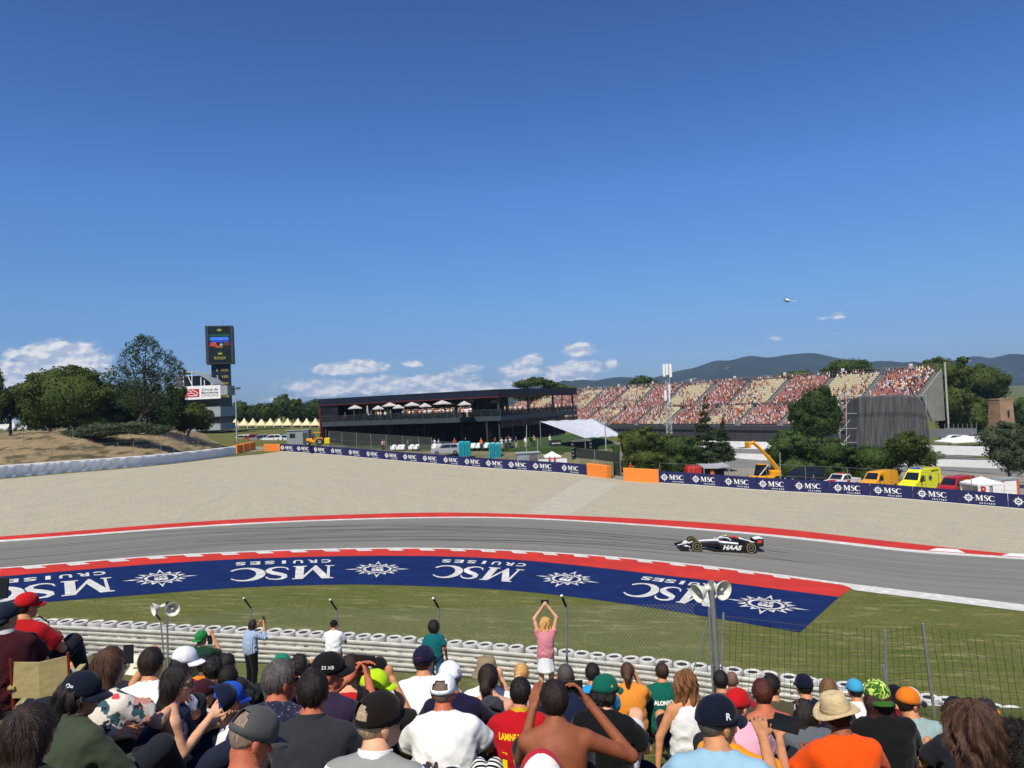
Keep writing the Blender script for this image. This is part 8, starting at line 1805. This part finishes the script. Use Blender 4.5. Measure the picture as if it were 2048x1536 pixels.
pr(563, 1306, 8.6, 'person in a sea green cap behind the grey haired man', s='#3b3f46', cap=C_('#1c7a5e', bc='#2f9a86'), hy=-60)
pr(600, 1308, 7.6, 'dark haired person with a hand up to her glasses', s='#24272e', hair=('curly', '#1a1210'), hy=-45, arms=('rest', 'face'), glasses='plain')
pr(655, 1302, 4.6, 'man in a black cap and purple shirt photographing with both hands', s='#2d2138', sk='red', hair=('buzz', '#4a403a'), cap=C_('#141416', logo=('23 XB', 95, .03, '#dcdce0', .02)), hy=-55, hp=0, yaw=-18, arms=(((.22, .22, .38), (.02, .40, .56)), ((.24, .22, .34), (.09, .40, .54))), w_=1.15, hands=('hold', 'hold'), phone=('phone held sideways by the man in the black cap and purple shirt', True, np.array((.03, .48, .63))))
pr(700, 1309, 6.2, 'woman with dark hair and a red strap top behind the phone', s='#b01c22', sk='pale', hair=('long', '#241712'), female=True, tank=True)
pr(747, 1337, 5.2, 'person in a neon yellow cap beside a teal bag', s='#1c5a4c', sk='tan', hair=('long', '#120f0d'), cap=C_('#b6d81e', logo=('46', 130, .03, '#2a3010', .02)), hy=-62, hp=-6, arms=('rest', 'phone'), female=True)
pr(758, 1313, 8.0, 'person in a black cap with a red brim and pale blue shirt', s='#a9c0cc', cap=C_('#16171a', bc='#a81c22', back=True), hair=('short', DK), hy=20)
pr(755, 1381, 3.05, 'man in a dark brown cap and grey white striped collar', s='#8d8f8c', kind='collarstripe', sk='pale', hair=('buzz', '#8a7860'), cap=C_('#1b1512', opening=True), hy=-42, hp=2, yaw=-12, glasses='plain', collar='#e4e4e2')
pr(846, 1290, 6.0, 'person in a navy cap with red lettering and a loose white shirt', sk='tan', cap=C_('#1a1a36', logo=('=-=', 180, .028, '#8a2430', .015)), hair=('short', DK), w_=1.15, hy=-15, arms=('rest', 'rest'))
pr(899, 1321, 5.6, 'man in a white cap with a ring emblem and dark purple shirt', s='#1c1733', sk='red', hair=('buzz', '#7a6a5a'), cap=C_('#dfe4ec', logo=('O', 150, .045, '#22262c', .02)), hy=25, lx=-.08)
pr(885, 1345, 4.9, 'heavy man in a white mesh cap and plain white shirt', sk='red', hair=('buzz', '#5a4a40'), cap=C_('#e9ebf0', opening=True, logo=('b', 180, .02, '#1e8a5c', -.003)), w_=1.22, hy=-10, arms=('rest', 'rest'))
pr(972, 1311, 6.2, 'person in a khaki bucket hat with a white shirt', sk='pale', cap=('bucket', '#8c7d62'), hair=('short', LB), lx=-.05)
pr(976, 1327, 6.0, 'woman with a dark brown ponytail and black open shoulder top', s='#121215', sk='pale', hair=('pony', '#1c110c'), female=True, hy=-12, hp=5, arms=('rest', 'face'), tank=True)
pr(1043, 1325, 8.2, 'girl with a blonde ponytail in a white top', hair=('pony', BL), sk='pale', female=True, hy=-20)
pr(1040, 1354, 5.6, 'fan in a red football shirt with yellow name and number', s='#b01420', sk='tan', hair=('short', '#120d0b'), text=[('LAMINE YAMAL', -.015, .445, .056, '#e8c81e', .25, .002), ('19', -.015, .20, .235, '#ecd21e', .19, .006)], collar='#c8a020', arms=('rest', 'rest'), hy=-8, lx=.12)
sm = pr(1106, 1359, 4.25, 'shirtless tattooed man with cropped dark hair filming with raised arms', sk='brown', bare=True, hair=('short', '#1d130f'), w_=1.12, arms=(((.185, .14, .36), (.12, .26, .58)), ((.40, .10, .36), (.20, .25, .62))), hy=4, hands=('open', 'hold'), legs='#20232b', phone=('black phone held in the right hand of the shirtless man', True, np.array((.105, .31, .685))))
pr(1130, 1327, 6.4, 'man with cropped grey hair in a navy shirt beyond the shirtless man', s='#16203a', sk='red', hair=('buzz', '#3a3432'), w_=1.15)
pr(1184, 1325, 8.0, 'dark haired youth in a bright sky blue shirt', s='#1f8fc8', hair=('short', '#120e0c'))
pr(1208, 1347, 5.3, 'person in a dark green cap and black shirt with bare knees', s='#101113', sk='pale', hair=('curly', '#120e0d'), cap=C_('#0b5c4c', logo=('A', 100, .03, '#c8d070', .03)), hy=-28, hp=-4, w_=1.08, legs='#c9c9d2', leglen='short', arms=('rest', 'rest'), yaw=-22, sit='knees')
pr(1254, 1324, 8.6, 'woman with a ponytail in an orange T-shirt photographing', s='#dd8a34', sk='tan', hair=('pony', '#3b2619'), hy=-10, arms=('rest', 'face'))
pr(1323, 1324, 8.9, 'fan in a green racing jersey with a white name and number fourteen', s='#0c5a4e', sk='tan', hair=('short', '#2b1b12'), text=[('ALONSO', 0, .40, .062, '#f0f0f0', .22, .003), ('14', 0, .22, .16, '#9ab04a', .16, .0)], w_=.95, arms=('rest', 'rest'), lx=.12)
pr(1370, 1342, 7.0, 'woman with long curly light brown hair in a white tank top', s='#dddde0', sk='tan', hair=('wavy', '#5a3a20'), female=True, tank=True, w_=1.15, hy=-12, cap=('clip', '#c87a5a'), arms=('side', 'rest'), legs='#15161a', leglen='short')
pr(1440, 1340, 8.0, 'dark haired man in a grey shirt left of the bald man', s='#4a4c50', sk='tan', hair=('short', '#110d0c'), hy=-8)
pr(1463, 1343, 9.0, 'bald man in a grey shirt at the fence', s='#54585e', sk='red', hair=('buzz', '#5a4238'), hy=-15)
pr(1430, 1388, 3.4, 'man in a navy racing cap and pale blue T-shirt holding out a phone', s='#8fb4ca', sk='tan', hair=('buzz', '#4a423c'), cap=C_('#0e1426', opening=False, logo=('R', 95, .045, '#e8e8ee', .018)), hy=-48, hp=-2, yaw=-14, w_=1.1, glasses='plain', arms=('rest', ((.24, .20, .34), (.22, .50, .47))), hands=(None, 'point'))
pr(1473, 1375, 5.3, 'child in a bright red cap and pink T-shirt', s='#e6a9bf', sk='pale', hair=('short', '#4a2a1c'), cap=C_('#b8161c', bc='#a01418'), hy=-55, female=True, hs=1.0)
pr(1450, 1412, 4.5, 'person in an amber orange T-shirt behind the navy racing cap', s='#e8921e', sk='tan', hair=('short', '#2a1d16'), yaw=-40, lx=-.2, w_=1.05, arms=('rest', 'reach'), legs='#2b2f3a')
pr(1523, 1357, 6.0, 'woman with short auburn hair and a bare sunburnt back', s='#141416', sk='red', hair=('short', '#3f1a10'), tank=True, female=True, w_=1.22, hy=-4, hem=-.02)
pr(1542, 1348, 6.8, 'dark haired man in an olive shirt looking right', s='#4a4632', sk='tan', hair=('short', '#110d0b'), hy=-50)
pr(1607, 1347, 7.4, 'person in a navy cap and navy team shirt by the fence', s='#10172c', cap=C_('#10142a', logo=('x', 20, .03, '#d83030', .04)), hair=('short', DK), sk='tan', text=[('><', 0, .42, .05, '#d85a28', .12, .002)])
pr(1606, 1392, 5.6, 'dark haired person with a white headband and grey shirt', s='#5a6068', hair=('long', '#17110e'), cap=('band', '#dfe0e6'), hy=15, sk='brown')
pr(1656, 1356, 7.6, 'woman with straight brown hair behind the straw hat', s='#2b2d36', hair=('long', '#5a4028'), sk='pale', female=True, hy=-20)
pr(1672, 1377, 4.5, 'person in a broad straw hat and bright orange T-shirt', s='#e2500f', sk='brown', hair=('short', DK), cap=('straw',), hr=-12, w_=1.12, hp=-4, arms=('rest', 'rest'))
pr(1709, 1357, 7.8, 'fan in a light blue cap and white shirt with a red bull print', sk='tan', cap=C_('#3f9cc4'), hair=('short', DK), text=[('>><<', 0, .42, .07, '#c82a2a', .16, .004)])
pr(1752, 1357, 5.3, 'person with long dark red hair, green patterned cap and black shirt', s='#141416', sk='tan', hair=('long', '#2a0f0c'), cap=C_('#2f5a1c', kind='camo', back=True), w_=1.1, hy=-4)
pr(1789, 1369, 7.2, 'person in a black cap and dark red shirt behind the orange cap', s='#6a1420', cap=C_('#121316'), hair=('short', DK), hy=5)
pr(1815, 1373, 5.7, 'man in an orange and white cap with a grey blue printed T-shirt', s='#8fa5a8', sk='tan', hair=('short', DK), cap=C_('#d8761e', c2='#e6e6ea', bc='#181a22'), hy=-70, hp=-6, w_=1.2, text=[('O', 0, .27, .22, '#a8482e', .17, .0), ('o', 0, .32, .09, '#2c4a66', .06, .003)], legs='#26282e')
pr(1912, 1393, 5.2, 'person in a plain navy cap behind the big curly hair', s='#20242c', cap=C_('#12151f'), hair=('short', DK), sk='tan')
pr(1968, 1395, 5.4, 'person in an orange and dark grey cap behind the dark curls', s='#24272e', cap=C_('#26282b', bc='#e8761c', c2='#26282b'), hair=('short', DK), hy=-55, sk='tan')
pr(1937, 1414, 3.1, 'woman with thick wavy brown hair and a white top', s='#dedee4', sk='tan', hair=('wavy', '#352116'), hy=22, hs=1.05, female=True)
pr(2030, 1450, 3.1, 'dark curly haired person in navy at the bottom right corner', s='#1c2444', sk='brown', hair=('afro', '#120e0c'), hs=.98)
pr(1081, 1500, 2.5, 'person in a white and red cap at the bottom edge', s='#c8c8cc', hair=('short', LB), cap=C_('#b5222c', c2='#e2e0dc', bc='#b5222c', back=True, logo=('Barcelona', 0, .036, '#8a8278', .012)), sc_=.9)
# things on the bank
M_navyb = cloth('#141d33'); 
def soft(name, c, blobs, m, label, cat, h=.014, rz=0):
    lo = np.min([np.array(b[0]) - b[1] for b in blobs], 0) - .05; hi = np.max([np.array(b[0]) + b[1] for b in blobs], 0) + .05; f = Field(lo, hi, h)
    for cc, r in blobs: f.ell(cc, r, k=.05)
    G_ = f.grid(); f.D -= (.008 * (1 - np.abs(np.sin(33 * G_[..., 0] + 4 * np.sin(17 * G_[..., 2])))) ** 2 + .006 * np.sin(41 * G_[..., 2] + 9 * G_[..., 0])).astype(np.float32); o = smesh(name, [(*f.mesh(), 0)], [m]); o.location = c; o.rotation_euler = (0, 0, rz); return tag(o, label, cat)
bk = on_bank(1294, 5.6); o = soft('backpack', bk, [((0, 0, .10), (.13, .09, .11)), ((.08, -.07, .06), (.09, .06, .06)), ((-.02, .02, .2), (.10, .06, .06))], M_navyb, 'navy backpack lying on the grass beside the bare knees', 'bag')
MB().tube([(.1, -.05, .12), (.2, -.06, .16), (.22, -.06, .04), (.15, -.08, .01)], .012, 6).build('strap', M_black, o)
bp_ = P(982, 1440, 5.85); o = soft('backpack', bp_, [((0, 0, 0), (.125, .07, .16)), ((0, -.045, -.05), (.10, .045, .09)), ((0, .0, .11), (.10, .055, .06))], cloth('#3a3b47'), 'grey backpack worn by the woman with the dark ponytail', 'bag')
MB().tube([(-.09, -.065, .1), (0, -.085, .14), (.09, -.065, .1)], .008, 6).build('zip', M_black, o); MB().cbox((-.05, -.1, -.02), (.05, .01, .07), rz=.1).build('tag', M_white, o)
for i, (u, rz) in enumerate(((962, 12), (986, -10))):
    c = P(u, 1556, 4.6); o = soft('sneaker', c, [((0, 0, 0), (.045, .13, .045)), ((0, .02, .035), (.042, .07, .05))], cloth('#e2e2e2', 'shoe'), ['left', 'right'][i] + ' black and white striped shoe at the bottom edge', 'shoe', h=.008, rz=R(rz)); o.rotation_euler = (R(25), 0, R(rz))
# folding chairs
def camp_chair(c, rz, colr, fr_, label):
    root = empty('camping_chair', c, rz, label, 'chair'); b = cloth(colr); w_ = .26
    MB().loft([[(x, -.02 + .03 * math.cos(x * 5), z), (x, .0 + .03 * math.cos(x * 5), z)] for z in () for x in ()] or [[(-w_, 0, .52), (-w_, .02, .52), (-w_, .02, .88), (-w_, 0, .88)], [(0, -.05, .50), (0, -.03, .50), (0, -.03, .86), (0, -.05, .86)], [(w_, 0, .52), (w_, .02, .52), (w_, .02, .88), (w_, 0, .88)]]).build('backrest', b, root)
    MB().loft([[(-w_, .02, .42), (-w_, .5, .44), (-w_, .5, .42), (-w_, .02, .40)], [(0, .02, .38), (0, .5, .41), (0, .5, .39), (0, .02, .36)], [(w_, .02, .42), (w_, .5, .44), (w_, .5, .42), (w_, .02, .40)]]).build('seat', b, root)
    for s in (-1, 1):
        MB().tube([(s * w_, -.02, .92), (s * w_, .03, .42), (s * w_, .1, .0)], .014, 7).build('leg', fr_, root); MB().tube([(s * w_, .45, .62), (s * w_, .5, .0)], .013, 7).build('leg', M_galv, root); MB().cbox((s * w_, .22, .63), (.06, .5, .025)).build('armrest', b, root); MB().tube([(s * w_, .05, .05), (s * w_, .48, .42)], .01, 6).build('brace', M_galv, root)
    return root
t = P(80, 1309, 5.2); camp_chair(Vector((t.x, t.y, t.z - .63)), R(15), '#a8986a', mat('chair_red', '#7a2a1c', .5), 'beige canvas camping chair with a red brown frame, empty').scale = (.68,) * 3
t = P(-42, 1305, 6.0); camp_chair(Vector((t.x, t.y, t.z - .92)), R(-10), '#24402c', M_galv, 'dark green camping chair cut by the left edge')
# loose phones and hands
def held_phone(u, v, D, w_, h_, rz, ry, label):
    o = MB().bbox((0, 0, 0), (w_, .009, h_), .003).build('phone', mat('phone_black', 0), label=label, cat='phone', loc=P(u, v, D)); o.rotation_euler = (0, ry, rz); sc0 = MB(); sc0.add([(-w_ * .46, -.0052, -h_ * .45), (w_ * .46, -.0052, -h_ * .45), (w_ * .46, -.0052, h_ * .45), (-w_ * .46, -.0052, h_ * .45)], [(0, 1, 2, 3)]); sc0.build('phone_screen', mat('phone_screen', 0), o)
held_phone(257, 1308, 6.0, .08, .15, .1, .03, 'upright black phone in front of the tyre wall at left')
held_phone(6, 1176, 5.6, .08, .15, .1, .1, 'black phone raised at the left picture edge')
held_phone(1573, 1447, 3.7, .155, .08, .2, .35, 'black phone held out in front of the auburn haired woman')
b = cloth('#12141c'); o_ = P(432, 1402, 4.7); cm0 = empty('held_cap', o_, .4, 'navy cap held in the hand of the sunglasses woman', 'cap'); cm0.scale = (.9,) * 3; cap_mesh(cm0, Matrix.Rotation(R(70), 4, 'Y'), '#141a33', bc='#1a2a7a', name='crown_cloth')
# grass blades on the visible patch of bank
r = np.random.default_rng(5); n = 34000; X_ = r.uniform(-7.5, 8.5, n); Y_ = 2.8 + 19.5 * r.random(n) ** 1.3; Z_ = np.array([terr(a, b) for a, b in zip(X_, Y_)]); hgt = r.uniform(.02, .055, n) * (1 + (Y_ > 10) * .6); a = r.uniform(0, 6.28, n); dx, dy = np.cos(a) * .004, np.sin(a) * .004; lx_, ly_ = r.normal(0, .018, n), r.normal(0, .018, n)
V = np.stack([np.stack([X_ - dx, Y_ - dy, Z_ - .01], 1), np.stack([X_ + dx, Y_ + dy, Z_ - .01], 1), np.stack([X_ + lx_, Y_ + ly_, Z_ + hgt], 1)], 1).reshape(-1, 3)
me = bpy.data.meshes.new('grass'); me.vertices.add(3 * n); me.vertices.foreach_set('co', V.astype(np.float32).ravel()); me.loops.add(3 * n); me.loops.foreach_set('vertex_index', np.arange(3 * n, dtype=np.int32)); me.polygons.add(n); me.polygons.foreach_set('loop_start', np.arange(0, 3 * n, 3, dtype=np.int32)); me.polygons.foreach_set('loop_total', np.full(n, 3, np.int32)); me.update(calc_edges=True)
me.materials.append(mat('grass_blade', (.10, .14, .03), .8, scale=1.5, c2=(.20, .21, .07), spec=.1)); o = bpy.data.objects.new('grass', me); col.objects.link(o); tag(o, 'short rough grass on the spectators bank', kind='stuff')
